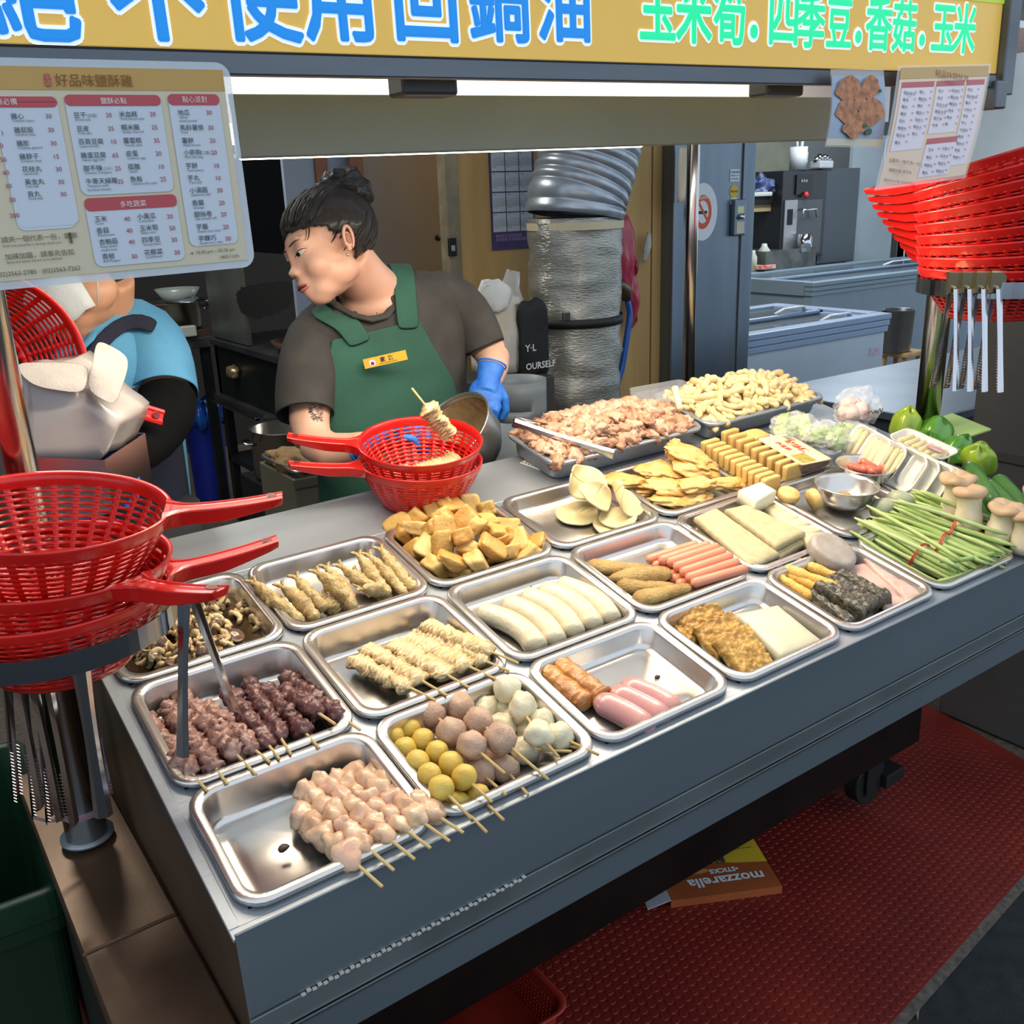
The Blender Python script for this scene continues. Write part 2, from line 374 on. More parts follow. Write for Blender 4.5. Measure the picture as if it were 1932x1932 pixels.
# poles
POLE = mat('pole_steel', (190, 184, 176), rough=.18, metal=1)
def pole(label, a, bt, r):
    a, bt = Vector(a), Vector(bt); b = MB(); b.tube([a, bt], r, 24); return one('support_pole', b, POLE, label, 'pole', 'cart canopy poles', smooth=True)
PL = AZ(165, 1576, .655)
lp = thing('support_pole', 'thick chrome pole standing on the side shelf at left', 'pole', M=T(*PL))
b = MB(); b.tube([(0, 0, 0), (0, 0, 1.6)], .0265, 28); part('pole', b, POLE, lp, smooth=True)
b = MB(); b.tube([(0, 0, 0), (0, 0, .004)], .034, 28); part('collar', b, BRUSH, lp, smooth=True)
b = MB(); b.lathe([(.028, .04), (.0285, .045), (.028, .05)], 24); b.tube([(-.02, -.018, .045), (-.045, -.022, .055), (-.06, -.018, .065)], .002, 6); part('tie_string', b, mat('pale_string', (150, 120, 130), rough=.6), lp)
PR = TP(1746, 822); PR = Vector((PR.x, PR.y, 0))
PRz = TP(1746, 822).z
b = MB(); b.tube([(PR.x, PR.y, PRz-.01), (PR.x, PR.y, 2.2)], .026, 28)
one('support_pole', b, POLE, 'bare steel pole rising behind the bell peppers at right', 'pole', smooth=True)
p = AY(1298, 735, .75)
b = MB(); b.tube([(p.x, .75, .6), (p.x, .75, 2.2)], .0155, 20)
one('support_pole', b, POLE, 'thin steel pole in front of the steel column', 'pole', smooth=True)
# ================================================================== ground, street
fl = MB().add([(-6, -.185, 0), (8, 1.55, 0), (8, 9, 0), (-6, 9, 0)], [(0, 1, 2, 3)])
def slope_y(x): return -.32+.1155*x          # street edge of the rubber mat
b = MB().add([(-8, slope_y(-8)-.02, -.006), (9, slope_y(9)-.02, -.006), (9, 9, -.006), (-8, 9, -.006)], [(0, 1, 2, 3)])
struct('floor', b, mat('shop_floor', (104, 94, 84), (74, 66, 60), 90, rough=.55, bump=.2, bscale=200))
b = MB().add([(-9, -14, -.012), (12, -14, -.012), (12, slope_y(12), -.012), (-9, slope_y(-9), -.012)], [(0, 1, 2, 3)])
o = struct('ground', b, mat('asphalt', (34, 38, 40), (22, 24, 25), 25, rough=.8, bump=.5, bscale=120))
mt = thing('rubber_mat', 'dark red studded rubber floor mat under and in front of the cart', 'mat')
RM = mat('mat_red', (134, 34, 24), (112, 26, 20), 3, rough=.42, bump=.05, bscale=30)
b = MB(); x0, x1, y1 = -1.2, 1.98, .95
b.hexa([(x0, slope_y(x0), -.006), (1.86, slope_y(1.86), -.006), (2.08, y1, -.006), (x0, y1, -.006)], [(x0, slope_y(x0), 0), (1.86, slope_y(1.86), 0), (2.08, y1, 0), (x0, y1, 0)])
part('mat_sheet', b, RM, mt)
b = MB(); pt = .0215
for j in range(70):
    for i in range(110):
        x = -.2+i*pt+(pt/2 if j % 2 else 0); y = slope_y(x)+.012+j*pt*.87
        if x > 1.84 + .17*max(0, y) or y > .93 or (x < .15 and y > .2): continue
        b.loft([[(x+r*cos(a), y+r*sin(a), z) for a in [2*pi*k/8 for k in range(8)]] for r, z in ((.0085, 0), (.0075, .0014))], False, True)
o = part('studs', b, RM, mt, smooth=False); o['kind'] = 'stuff'
# drain edging tiles at the right
TILE = mat('pale_tile', (150, 146, 134), (136, 132, 120), 10, rough=.4)
ft = thing('tile_edging', 'row of pale square floor tiles beyond the red mat', 'tiles')
p = AZ(1760, 1290, 0); q = AZ(1932, 1395, 0)
d = (Vector(q)-Vector(p)); d.z = 0; L = d.length; d.normalize(); nrm = Vector((-d.y, d.x, 0)); nrm = nrm if nrm.x > 0 else -nrm
me = MB().box(0, 0, 0, .098, .098, .006).mesh('tile', TILE, False)
for i in range(-3, 6):
    for j in range(3):
        c = Vector(p)+d*(i*.105)+nrm*(.004+j*.105); Mx = Matrix((d, nrm, (0, 0, 1))).transposed().to_4x4(); Mx.translation = c + Vector((0, 0, -.005))
        link('tile', me, ft, Mx)
b = MB(); c = Vector(p)+nrm*.33; e = c+d*.8-d*.4
Mx = Matrix((d, nrm, (0, 0, 1))).transposed().to_4x4(); Mx.translation = c
one('gutter', MB().box(-.5, 0, 0, .9, .5, .09), mat('dark_stone', (22, 22, 20), rough=.7), 'dark raised stone block behind the pale tiles at right', 'step', M=Mx, bev=.01)
# ------------------------------------------------------------------ shop shell
YW = 1.8
wx0, wx1 = AY(862, 400, YW).x, AY(1252, 500, YW).x
OCH = mat('ochre_board', (196, 156, 92), (178, 138, 76), 3, rough=.6, bump=.03, bscale=30, stretch=(4, 1, .5))
struct('wall_back', MB().box(wx0, YW, 0, wx1-.01, YW+.04, 2.7), OCH)
struct('trim_1', MB().box(wx0-.05, YW-.02, 0, wx0, YW+.03, 2.7), mat('aged_frame', (150, 136, 104), (120, 108, 84), 12, rough=.5), bev=.004)
struct('gap_strip', MB().box(wx1-.01, YW-.03, 0, wx1+.03, YW+.03, 2.7), BLACK)  # black strip standing in for the shaded gap beside the column
xs = AY(1228, 500, YW).x
struct('trim_3', MB().box(xs-.001, YW-.004, 0, xs+.003, YW, 2.7), mat('board_seam', (130, 96, 50), rough=.7))
struct('ceiling', MB().box(-4, .7, 2.7, 9, 9, 2.75), mat('ceiling_paint', (150, 146, 138), rough=.8))
WW = mat('white_wall', (196, 198, 192), (186, 188, 184), 2, rough=.7, bump=.03, bscale=30)
struct('wall_rear', MB().box(2.2, 5.0, 0, 10, 5.05, 2.7), mat('grey_wall', (168, 176, 178), (156, 164, 166), 2, rough=.7))
xw = AY(1700, 300, 4.4).x
struct('wall_right', MB().box(xw, 4.3, 0, 11, 4.36, 4.7), WW)
struct('trim_4', MB().box(xw-.02, 4.25, 0, xw, 4.36, 2.7), BLACK)
struct('wall_left', MB().box(-4, 5.0, 0, 2.2, 5.05, 2.7), mat('dark_wall', (30, 28, 27), rough=.8))
struct('wall_side', MB().box(-4.05, .8, 0, -4, 5, 2.7), mat('dark_wall', (30, 28, 27), rough=.8))
area('shop_fill', (2.6, 2.6, 2.65), (2.6, 2.6, 0), 1.6, .6, 60, (1, .97, .92))  # unseen fill added to brighten the shop interior
area('kitchen_fill', (0.1, 2.5, 2.62), (.4, 2.7, 0), 1.0, .4, 34, (1, .97, .9))  # added fill, no fixture: lifts the dark faces of the cooking bench
area('rear_shop_fill', (5.4, 3.2, 2.65), (5.4, 3.2, 0), 1.2, .3, 60, (.86, .94, 1))  # another unseen fill, added for the rear of the shop
# ------------------------------------------------------------------ steel column / tall fridge
COLM = mat('column_steel', (124, 138, 150), (104, 118, 132), 3, rough=.38, metal=.85, bump=.06, bscale=90, stretch=(2, 1, .2))
YC = 1.74
cx0, cx1 = AY(1264, 700, YC).x, AY(1405, 700, YC).x
cl = thing('steel_fridge', 'tall blue-grey stainless fridge column behind the cart', 'fridge')
part('body', MB().box(cx0, YC+.012, 0, cx1+.03, YC+.25, 2.4), COLM, cl, bev=.004)
xm = AY(1297, 600, YC).x; xm2 = AY(1385, 600, YC).x
part('door', MB().box(xm, YC-.012, .2, xm2, YC+.01, 2.4), COLM, cl, bev=.006)
part('side_panel', MB().box(cx0, YC-.004, .1, xm-.012, YC+.012, 2.4), COLM, cl, bev=.004)
part('side_panel', MB().box(xm2+.006, YC-.016, .1, cx1, YC+.012, 2.4), COLM, cl, bev=.004)
part('door_gasket', MB().box(xm2+.001, YC-.006, .2, xm2+.005, YC+.01, 2.4), mat('pale_gasket', (182, 176, 156), rough=.6), cl)
q = AY(1384, 412, YC)
lk = part('lock_plate', MB().box(q.x-.032, YC-.035, q.z-.065, q.x+.034, YC-.012, q.z+.07), COLM, cl, bev=.006)
b = MB().box(q.x-.018, YC-.0362, q.z+.02, q.x+.018, YC-.035, q.z+.045); part('label_sticker', b, mat('sticker_lime', (206, 214, 150), rough=.6), lk)
b = MB().box(q.x-.02, YC-.0362, q.z-.055, q.x+.022, YC-.035, q.z-.012); part('label_sticker', b, mat('sticker_cream', (196, 190, 168), rough=.6), lk)
b = MB(); b.tube([(q.x-.002, YC-.05, q.z+.006), (q.x-.002, YC-.034, q.z+.006)], .010, 16); part('keyhole', b, CHROME, lk, smooth=True)
# stickers and no-smoking sign on the fridge
def sticker(px, py, hw, hh, m, nm, lab, lines=None, mt_=None):
    p = AY(px, py, YC-.0125); t = thing(nm, lab, 'sticker', M=T(p.x, p.y-.0006, p.z))
    part('sheet', MB().box(-hw, -.0006, -hh, hw, 0, hh), m, t)
    if lines:
        for k, (s, sz, zz) in enumerate(lines): text('lettering', s, mt_, sz, T(0, -.0012, zz) @ FACE, t, align='CENTER', bold=sz*.01)
    return t
INK = mat('ink_grey', (50, 54, 62), rough=.6); INKB = mat('ink_blue', (60, 84, 130), rough=.6)
sticker(1386, 331, .026, .022, mat('label_white', (206, 212, 216), rough=.5), 'label_sticker', 'small white printed label on the fridge above the yellow seal', [('工廠登記證號', .0085, .009), ('A0023-1167', .0085, -.003), ('FOOD-8821', .0085, -.015)], INKB)
t = thing('round_sticker', 'round yellow seal sticker on the fridge', 'sticker', M=T(*(AY(1385, 361, YC-.0135))))
b = MB(); b.add([(.024*cos(a), 0, .024*sin(a)) for a in [2*pi*k/24 for k in range(24)]], [tuple(range(24))]); part('disc', b, mat('seal_yellow', (206, 170, 30), rough=.5), t)
text('lettering', '2015-03', INK, .012, T(0, -.0008, -.004) @ FACE, t, align='CENTER', bold=.0002)
sticker(1384, 379, .018, .012, mat('label_white', (206, 212, 216), rough=.5), 'label_sticker', 'tiny white label on the fridge just above the lock plate', [('檢驗合格', .009, 0), ('3F-27', .008, -.009)], INK)
p = AY(1326, 400, YC-.014)
ns = thing('no_smoking_sign', 'round white no smoking sign stuck on the fridge door', 'sign', M=T(*p))
def disc(r0, r1, y, zs_=1., n=40, a0=0, a1=2*pi):
    b = MB(); P = []
    for k in range(n+1):
        a = a0+(a1-a0)*k/n; P.append([(r0*cos(a), y, r0*sin(a)*zs_), (r1*cos(a), y, r1*sin(a)*zs_)])
    return b.grid(P)
part('plate', disc(0, .078, 0, 1.34), mat('plate_white', (208, 214, 218), rough=.4), ns)
RO = mat('ring_orange', (214, 76, 40), rough=.5)
part('ring', disc(.031, .046, -.0008, 1.34), RO, ns)
part('slash', MB().add([(-.030, -.0012, .036), (-.024, -.0012, .044), (.034, -.0012, -.034), (.028, -.0012, -.043)], [(0, 1, 2, 3)]), RO, ns)
part('cigarette', MB().box(-.024, -.001, -.007, .022, -.0006, .004), mat('ink_black', (30, 30, 32), rough=.6), ns)
text('lettering', '禁止吸菸', mat('letter_cream', (240, 214, 190), rough=.6), .012, T(0, -.0014, .047) @ FACE, ns, align='CENTER', bold=.0003)
q = AY(1290, 325, YC-.05)
b = MB(); P = []
for i in range(9):
    P.append([(q.x+.045*(j/4-.5)+.008*(i/8)*-1, YC-.05+.006*sin(j*1.1+i*.4), q.z+.085-.19*i/8) for j in range(5)])
one('hanging_paper', b.grid(P), mat('cream_paper', (214, 196, 168), rough=.7), 'curled cream sheet of paper taped on the fridge beside the thin pole', 'paper', smooth=True, solid=.0006)
# ================================================================== food
def sblob(name, m, seed, sx, sy, sz, k=4., amp=.08, freq=1.5, sub=4, wedge=0., shear=0., fine=.0, flat_bottom=False, ffreq=6., bend=0.):
    bm = bmesh.new(); bmesh.ops.create_icosphere(bm, subdivisions=sub, radius=1)
    off = Vector((seed*5.31, seed*2.17, seed*1.53))
    for v in bm.verts:
        p = v.co.copy(); s_ = (abs(p.x)**k+abs(p.y)**k+abs(p.z)**k)**(1/k); q = p/s_
        n = noise.noise(q*freq+off)*amp
        if fine: n += noise.noise(q*ffreq+off)*fine
        q = q*(1+n)
        if wedge: q.z *= 1-wedge*(q.x*.5+.5)
        if shear: q.x += shear*q.z
        if bend: q.z += bend*(1-q.x*q.x)
        if flat_bottom and q.z < -.8: q.z = -.8
        v.co = (q.x*sx, q.y*sy, q.z*sz)
    me = bpy.data.meshes.new(name); bm.to_mesh(me); bm.free(); me.materials.append(m)
    for p in me.polygons: p.use_smooth = True
    return me
def dogmesh(name, m, L, r, seed=0, bend=0., amp=.0, n=14, flat=1., freq=3., taper=.0, seg=22, tip=.8, bumps=0., bfreq=120):
    pts = []; rr = []
    for i in range(seg+1):
        t = i/seg; x = (t-.5)*L; e = min(t, 1-t)*L
        e0 = r*tip; q = 1. if e > e0 else math.sqrt(max(0.02, 1-(1-e/e0)**2))
        pts.append(Vector((x, bend*(1-(2*t-1)**2), 0))); rr.append(r*q*(1+amp*noise.noise(Vector((t*freq, seed*3.3, .5))))*(1-taper*t))
    b = MB(); b.tube(pts, rr, n, True, flat, up=(0, 0, 1))
    me = b.mesh(name, m, True)
    if bumps:
        for v in me.vertices:
            d = noise.noise(v.co*bfreq+Vector((seed*7, 0, 0)))*bumps; v.co += Vector((0, v.co.y*.0, 0)) + Vector(v.normal)*d
    return me
CHK = [mat('raw_chicken_'+'abc'[i], c, c2, 40, rough=.28, bump=.25, bscale=120, sss=.25, coat=.3) for i, (c, c2) in enumerate((((226, 184, 146), (208, 158, 116)), ((232, 192, 152), (214, 160, 132)), ((220, 178, 130), (226, 188, 150))))]
GZL = mat('gizzard_light', (176, 132, 116), (140, 96, 84), 60, rough=.32, bump=.5, bscale=120, sss=.15, coat=.25)
GZD = mat('gizzard_dark', (124, 78, 72), (88, 50, 48), 60, rough=.28, bump=.5, bscale=120, sss=.12, coat=.3)
chk_v = [blob('chicken_piece', CHK[i % 3], i+1, .0165, .0145, .0125, .42, 1.3, 3) for i in range(9)]
giz_v = [blob('gizzard_piece', GZL, i+21, .0115, .0135, .0115, .7, 1.9, 3, sharp=.35) for i in range(6)]
giz_d = [blob('gizzard_piece', GZD, i+41, .0115, .0115, .0105, .55, 1.9, 3, sharp=.3) for i in range(6)]
stick_me = {}
def stick(L, r=.0019):
    k = round(L, 3)
    if k not in stick_me:
        b = MB(); b.tube([(0, 0, 0), (L-.008, 0, 0), (L, 0, 0)], [r, r, r*.3], 8); stick_me[k] = b.mesh('stick', BAMBOO, True)
    return stick_me[k]
def sk_axis(tip, back, front, ht, hb, hf):
    A = TP(*tip, ht); B = TP(*back, hb); F = TP(*front, hf); d = (B-A); L = d.length; tf = max(0, (F-A).dot(d)/(L))
    return A, d.normalized(), L, tf
def skewer(nm, label, group, tip, back, front, ht, hb, hf, variants, step, pname, jit=.15, rnd=None):
    A, d, L, tf = sk_axis(tip, back, front, ht, hb, hf)
    t = thing(nm, label, 'skewer', group, frame(A, d, EN))
    part('stick', stick(L+.004), None, t)
    n = max(2, round((L-tf)/step)); st = (L-tf)/n
    for i in range(n):
        x = tf+st*(i+.5); R = Matrix.Rotation(random.uniform(0, 6.28), 4, 'X') @ Matrix.Rotation(random.uniform(-.5, .5), 4, 'Z')
        s = random.uniform(1-jit, 1+jit)*st/step
        part(pname, random.choice(variants), None, t, T(x, random.uniform(-.0015, .0015), random.uniform(-.001, .001)) @ R @ Matrix.Scale(s, 4))
    return t
random.seed(11)
CS = [((721, 1673), (562, 1532), (668, 1628)), ((743, 1642), (566, 1487), (705, 1606)), ((782, 1621), (596, 1470), (744, 1588)),
      ((812, 1600), (628, 1462), (770, 1572)), ((848, 1587), (663, 1456), (800, 1558)), ((874, 1571), (698, 1456), (828, 1548))]
ch_lab = ['raw pale chicken skewer nearest the empty part of the front left tray', 'second raw chicken skewer from the left in the front left tray',
          'third raw chicken skewer from the left in the front left tray', 'third raw chicken skewer from the right in the front left tray',
          'second raw chicken skewer from the right in the front left tray', 'raw chicken skewer closest to the yellow fish balls']
for i, (a, c, f) in enumerate(CS):
    skewer('chicken_skewer', ch_lab[i], 'raw chicken skewers', a, c, f, .006+.001*i, -.026, -.006, chk_v, .0215, 'chicken_piece', .14)
GS = [((391, 1492), (272, 1358), (365, 1466), 0), ((429, 1479), (318, 1335), (408, 1457), 0), ((483, 1461), (339, 1316), (447, 1428), 0), ((509, 1438), (385, 1336), (482, 1421), 0),
      ((527, 1432), (430, 1306), (508, 1413), 1), ((549, 1423), (467, 1292), (533, 1399), 1), ((602, 1411), (497, 1296), (578, 1385), 1), ((632, 1366), (532, 1300), (596, 1348), 1), ((679, 1377), (534, 1276), (648, 1357), 1)]
gz_lab = ['pale brown gizzard skewer against the left side of its tray', 'second gizzard skewer from the left, pale brown', 'third gizzard skewer from the left, just left of the open tongs tip', 'pale gizzard skewer touching the dark gizzard skewers',
          'dark gizzard skewer beside the tongs tip', 'second dark gizzard skewer from the left', 'dark gizzard skewer lying under its neighbour in the gizzard tray', 'short dark gizzard skewer with the stick crossing above the tray rim', 'dark gizzard skewer at the right side of its tray']
for i, (a, c, f, dk) in enumerate(GS):
    up = .008 if i in (7,) else 0
    skewer('gizzard_skewer', gz_lab[i], 'gizzard skewers', a, c, f, .005+up, -.030+up, -.008+up, giz_d if dk else giz_v, .0155, 'gizzard_piece', .12)
# pleated chicken skin
SKIN = mat('chicken_skin', (224, 196, 142), (206, 172, 112), 50, rough=.32, bump=.35, bscale=110, sss=.2, coat=.3)
def skinmesh(L, w_, h_, seed):
    n = 16; m_ = int(L/.0011); rings = []
    for i in range(m_+1):
        x = L*i/m_; e = min(1, min(x, L-x)/.006+.25); r = []
        for j in range(n):
            a = 2*pi*j/n; nn = noise.noise(Vector((x*70, cos(a)*1.2+seed*3, sin(a)*1.2)))
            rid = abs(sin(x*430+nn*4.5+seed+cos(a)*2.0)); s_ = e*(.56+.52*rid+.45*nn)
            r.append(Vector((x+.004*nn, cos(a)*w_*s_, sin(a)*h_*s_)))
        rings.append(r)
    return MB().loft(rings).mesh('pleated_skin', SKIN, True)
KS = [((821, 1321), (665, 1245), (783, 1300), .011), ((843, 1312), (690, 1222), (803, 1289), .0115), ((884, 1297), (738, 1212), (855, 1279), .014), ((935, 1281), (765, 1202), (893, 1262), .0145), ((960, 1266), (784, 1192), (931, 1250), .011), ((978, 1251), (798, 1176), (938, 1231), .011)]
sk_lab = ['pleated chicken skin skewer at the left, over the bare tray floor', 'second pleated chicken skin skewer from the left, twisted', 'third pleated chicken skin skewer from the left, broad and flat', 'broad chicken skin skewer third from the right', 'second chicken skin skewer from the right, half covered', 'topmost chicken skin skewer by the white rice rolls']
for i, (a, c, f, w_) in enumerate(KS):
    A, d, L, tf = sk_axis(a, c, f, .005+(.006 if i == 5 else 0), -.030+(.012 if i == 5 else 0), -.01+(.008 if i == 5 else 0))
    t = thing('skin_skewer', sk_lab[i], 'skewer', 'chicken skin skewers', frame(A, d, EN)); part('stick', stick(L+.004), None, t)
    part('pleated_skin', skinmesh(L-tf, w_*1.3, .0088, i+1), None, t, T(tf, 0, 0))
YW_, BR_, WB_ = mat('fish_ball_yellow', (222, 186, 74), (206, 166, 56), 30, rough=.45, bump=.3, bscale=90, sss=.15), mat('pork_ball', (196, 160, 132), (178, 140, 112), 50, rough=.5, bump=.5, bscale=120, sss=.15), mat('squid_ball', (226, 216, 180), (210, 198, 160), 40, rough=.42, bump=.3, bscale=90, sss=.2)
yv = [blob('fish_ball', YW_, i+61, .0148, .0148, .0148, .07, 1.6, 3) for i in range(3)]
bv = [blob('pork_ball', BR_, i+71, .0195, .0185, .0185, .14, 1.8, 3) for i in range(3)]
wv = [blob('squid_ball', WB_, i+81, .0195, .018, .018, .3, 1.5, 3) for i in range(4)]
def ballskewer(nm, label, group, tip, centres, h, ht, variants, pname, stick_tip=None):
    P0 = TP(*centres[0], h[0]); P1 = TP(*centres[-1], h[1]); tipw = TP(*tip, ht)
    d = (P1-P0); d.normalize(); L = (P1-P0).length
    t = thing(nm, label, 'skewer', group, frame(P0, d, EN)); inv = t.matrix_world.inverted()
    tl_ = frame(P0, d, EN).inverted() @ tipw
    b = MB(); b.tube([(-.012, 0, 0), (L, 0, 0), tl_], .0019, 8); part('stick', b, BAMBOO, t, smooth=True)
    for k, c_ in enumerate(centres):
        hh = h[0]+(h[1]-h[0])*k/max(1, len(centres)-1)
        p = frame(P0, d, EN).inverted() @ TP(*c_, hh)
        part(pname, random.choice(variants), None, t, T(p.x, p.y, p.z) @ Matrix.Rotation(random.uniform(0, 6), 4, 'X') @ Matrix.Rotation(random.uniform(-.4, .4), 4, 'Z') @ Matrix.Scale(random.uniform(.96, 1.05), 4))
    return t
def c5(*q): return [(680+x*.2588, 1220+y*.2588) for x, y in q]
ballskewer('fish_ball_skewer', 'skewer of five yellow balls at the left side of its tray', 'yellow ball skewers', (890, 1545), c5((240, 660), (326, 748), (415, 845), (502, 935), (590, 1030)), (-.022, .012), .012, yv, 'fish_ball')
ballskewer('fish_ball_skewer', 'skewer of yellow balls beside the pink pork balls', 'yellow ball skewers', (928, 1513), c5((360, 595), (455, 682), (560, 768), (660, 852), (756, 950)), (-.020, .010), .011, yv, 'fish_ball')
ballskewer('fish_ball_skewer', 'lower yellow ball skewer, mostly under the left one', 'yellow ball skewers', (918, 1570), c5((480, 1010), (600, 1080), (715, 1148)), (-.030, -.016), .004, yv, 'fish_ball')
ballskewer('fish_ball_skewer', 'lower yellow ball skewer with one ball showing at the tray front', 'yellow ball skewers', (950, 1547), c5((640, 900), (750, 990), (862, 1090)), (-.030, -.014), .004, yv, 'fish_ball')
ballskewer('pork_ball_skewer', 'upper skewer of pinkish brown balls beside the yellow balls', 'pork ball skewers', (952, 1459), c5((525, 490), (662, 622), (815, 722)), (-.014, .012), .02, bv, 'pork_ball')
ballskewer('pork_ball_skewer', 'upper skewer of pinkish brown balls beside the white balls', 'pork ball skewers', (1035, 1471), c5((725, 440), (862, 545), (1020, 672)), (-.014, .014), .005, bv, 'pork_ball')
ballskewer('pork_ball_skewer', 'lower pinkish ball skewer partly hidden at the tray middle', 'pork ball skewers', (954, 1499), c5((640, 740), (760, 830), (870, 915)), (-.028, -.02), .003, bv, 'pork_ball')
ballskewer('pork_ball_skewer', 'lower pinkish ball skewer ending over bare steel', 'pork ball skewers', (996, 1499), c5((820, 690), (950, 790), (1055, 895)), (-.028, -.024), .002, bv, 'pork_ball')
ballskewer('squid_ball_skewer', 'upper skewer of lumpy white balls', 'white ball skewers', (1054, 1428), c5((1075, 315), (1180, 440), (1300, 640)), (.0, .008), .008, wv, 'squid_ball')
ballskewer('squid_ball_skewer', 'skewer of white balls at the right side of its tray', 'white ball skewers', (1129, 1424), c5((1195, 500), (1310, 560), (1450, 655)), (-.014, -.008), .004, wv, 'squid_ball')
ballskewer('squid_ball_skewer', 'lower white ball skewer buried beneath the other ball skewers', 'white ball skewers', (1078, 1418), c5((920, 450), (1040, 590), (1200, 745)), (-.026, -.026), -.004, wv, 'squid_ball')
ballskewer('squid_ball_skewer', 'lower white ball skewer behind, only its rear balls showing', 'white ball skewers', (1090, 1412), c5((1040, 440), (1130, 540), (1240, 640)), (-.026, -.028), -.01, wv, 'squid_ball')
def item(nm, me, label, cat, group, pa, pb, h, hb=None, roll=0., up=None, s=None):
    A = TP(*pa, h); B = TP(*pb, h if hb is None else hb)
    Mx = frame((A+B)/2, B-A, up or EN) @ RX(roll)
    if s: Mx = Mx @ Matrix.Diagonal((*s, 1))
    o = link(nm, me, None, Mx); return tag(o, label, cat, group)
# tray C: fried rolls, sausages, crumbs
def c2(x, y): return (980+x*.2277, 1150+y*.2277)
FRY = mat('fried_skin_orange', (196, 128, 44), (164, 92, 24), 40, rough=.35, bump=.7, bscale=60, coat=.3, sss=.1)
SAUS = mat('pink_sausage', (206, 142, 134), (190, 124, 118), 12, rough=.28, bump=.12, bscale=50, coat=.35, sss=.2)
m1 = dogmesh('fried_roll', FRY, .1, .0165, 1, 0, .18, 16, .8, 9, 0, 40, .45, .0022, 150)
m2 = dogmesh('fried_roll', FRY, .1, .0165, 2, 0, .18, 16, .8, 9, 0, 40, .45, .0022, 150)
item('fried_roll', m1, 'crinkly golden fried roll nearest the white ball skewers', 'fried roll', 'fried rolls beside the sausages', c2(215, 520), c2(520, 755), -.016)
item('fried_roll', m2, 'crinkly golden fried roll between the other roll and the bare tray', 'fried roll', 'fried rolls beside the sausages', c2(360, 475), c2(640, 690), -.012)
for i, (a, c_) in enumerate(((c2(690, 790), c2(1020, 975)), (c2(810, 725), c2(1155, 900)), (c2(890, 655), c2(1265, 840)))):
    me = dogmesh('sausage', SAUS, .093, .0195, i+5, .006, .08, 18, .85, 2, 0, 30, 1.1)
    item('sausage', me, ['plump pink sausage nearest the tray front', 'middle plump pink sausage of the three', 'rear plump pink sausage of the three'][i], 'sausage', 'pink sausages', a, c_, -.012)
# row 2, tray 3: rice rolls
def c1(x, y): return (820+x*.2277, 1040+y*.2277)
RICE = mat('rice_roll_white', (212, 200, 166), (196, 182, 146), 26, rough=.36, bump=.35, bscale=70, sss=.2, coat=.2)
for i, (a, c_) in enumerate(((c1(375, 520), c1(820, 800)), (c1(600, 460), c1(960, 735)), (c1(755, 395), c1(1115, 665)), (c1(905, 345), c1(1270, 605)), (c1(1050, 300), c1(1420, 555)))):
    me = dogmesh('rice_roll', RICE, .125, .0185, i+1, .020, .05, 18, .85, 2, 0, 30, .55)
    item('rice_roll', me, ['white curved rice roll nearest the chicken skin skewers', 'second white rice roll from the left', 'middle white rice roll of five', 'second white rice roll from the right', 'white rice roll nearest the breaded nuggets'][i], 'rice roll', 'white rice rolls', a, c_, -.012)
# hot dogs and nuggets
def c3(x, y): return (1060+x*.207, 960+y*.207)
HOT = mat('hot_dog_orange', (230, 142, 106), (218, 128, 92), 14, rough=.35, sss=.2, coat=.2)
hd = dogmesh('hot_dog', HOT, .118, .0088, 3, 0, .03, 12, 1, 2, 0, 24, .8)
tops = [((800, 462), (1215, 330)), ((890, 478), (1350, 325)), ((985, 488), (1405, 352)), ((1050, 528), (1460, 390)), ((1120, 572), (1515, 440)), ((1172, 625), (1580, 492)), ((1228, 672), (1645, 555))]
for i, (a, c_) in enumerate(tops):
    item('hot_dog', hd, ['rearmost orange hot dog of the upper layer', 'second orange hot dog from the rear in the upper layer', 'third orange hot dog from the rear in the upper layer', 'middle orange hot dog of the upper layer', 'third orange hot dog from the front in the upper layer', 'second orange hot dog from the front in the upper layer', 'frontmost orange hot dog of the upper layer, small hole in it'][i], 'hot dog', 'orange hot dogs', c3(*a), c3(*c_), .004 if i else -.006)
for i, (a, c_) in enumerate((((860, 520), (1280, 400)), ((925, 560), (1340, 430)), ((965, 615), (1400, 470)), ((1030, 640), (1450, 520)), ((1095, 680), (1500, 570)), ((1170, 720), (1590, 620)))):
    item('hot_dog', hd, ordinal(i)+' orange hot dog from the rear in the lower layer, only its left end showing', 'hot dog', 'lower orange hot dogs', c3(*a), c3(*c_), -.012)
NUG = mat('breaded_nugget', (188, 152, 84), (160, 122, 58), 50, rough=.6, bump=.8, bscale=130)
for i, (a, c_, h) in enumerate((((330, 530), (720, 570), -.008), ((470, 630), (960, 590), -.002), ((575, 700), (1000, 740), -.012), ((675, 835), (1155, 720), -.002))):
    me = dogmesh('nugget', NUG, .108, .0155, i+11, 0, .55, 14, .75, 2.2, .15, 30, 1.2, .0016, 170)
    item('nugget', me, ['breaded nugget at the back left of the hot dog tray', 'breaded nugget touching the hot dogs', 'short breaded nugget between two others', 'breaded nugget at the tray front below the hot dogs'][i], 'nugget', 'breaded nuggets', c3(*a), c3(*c_), h)
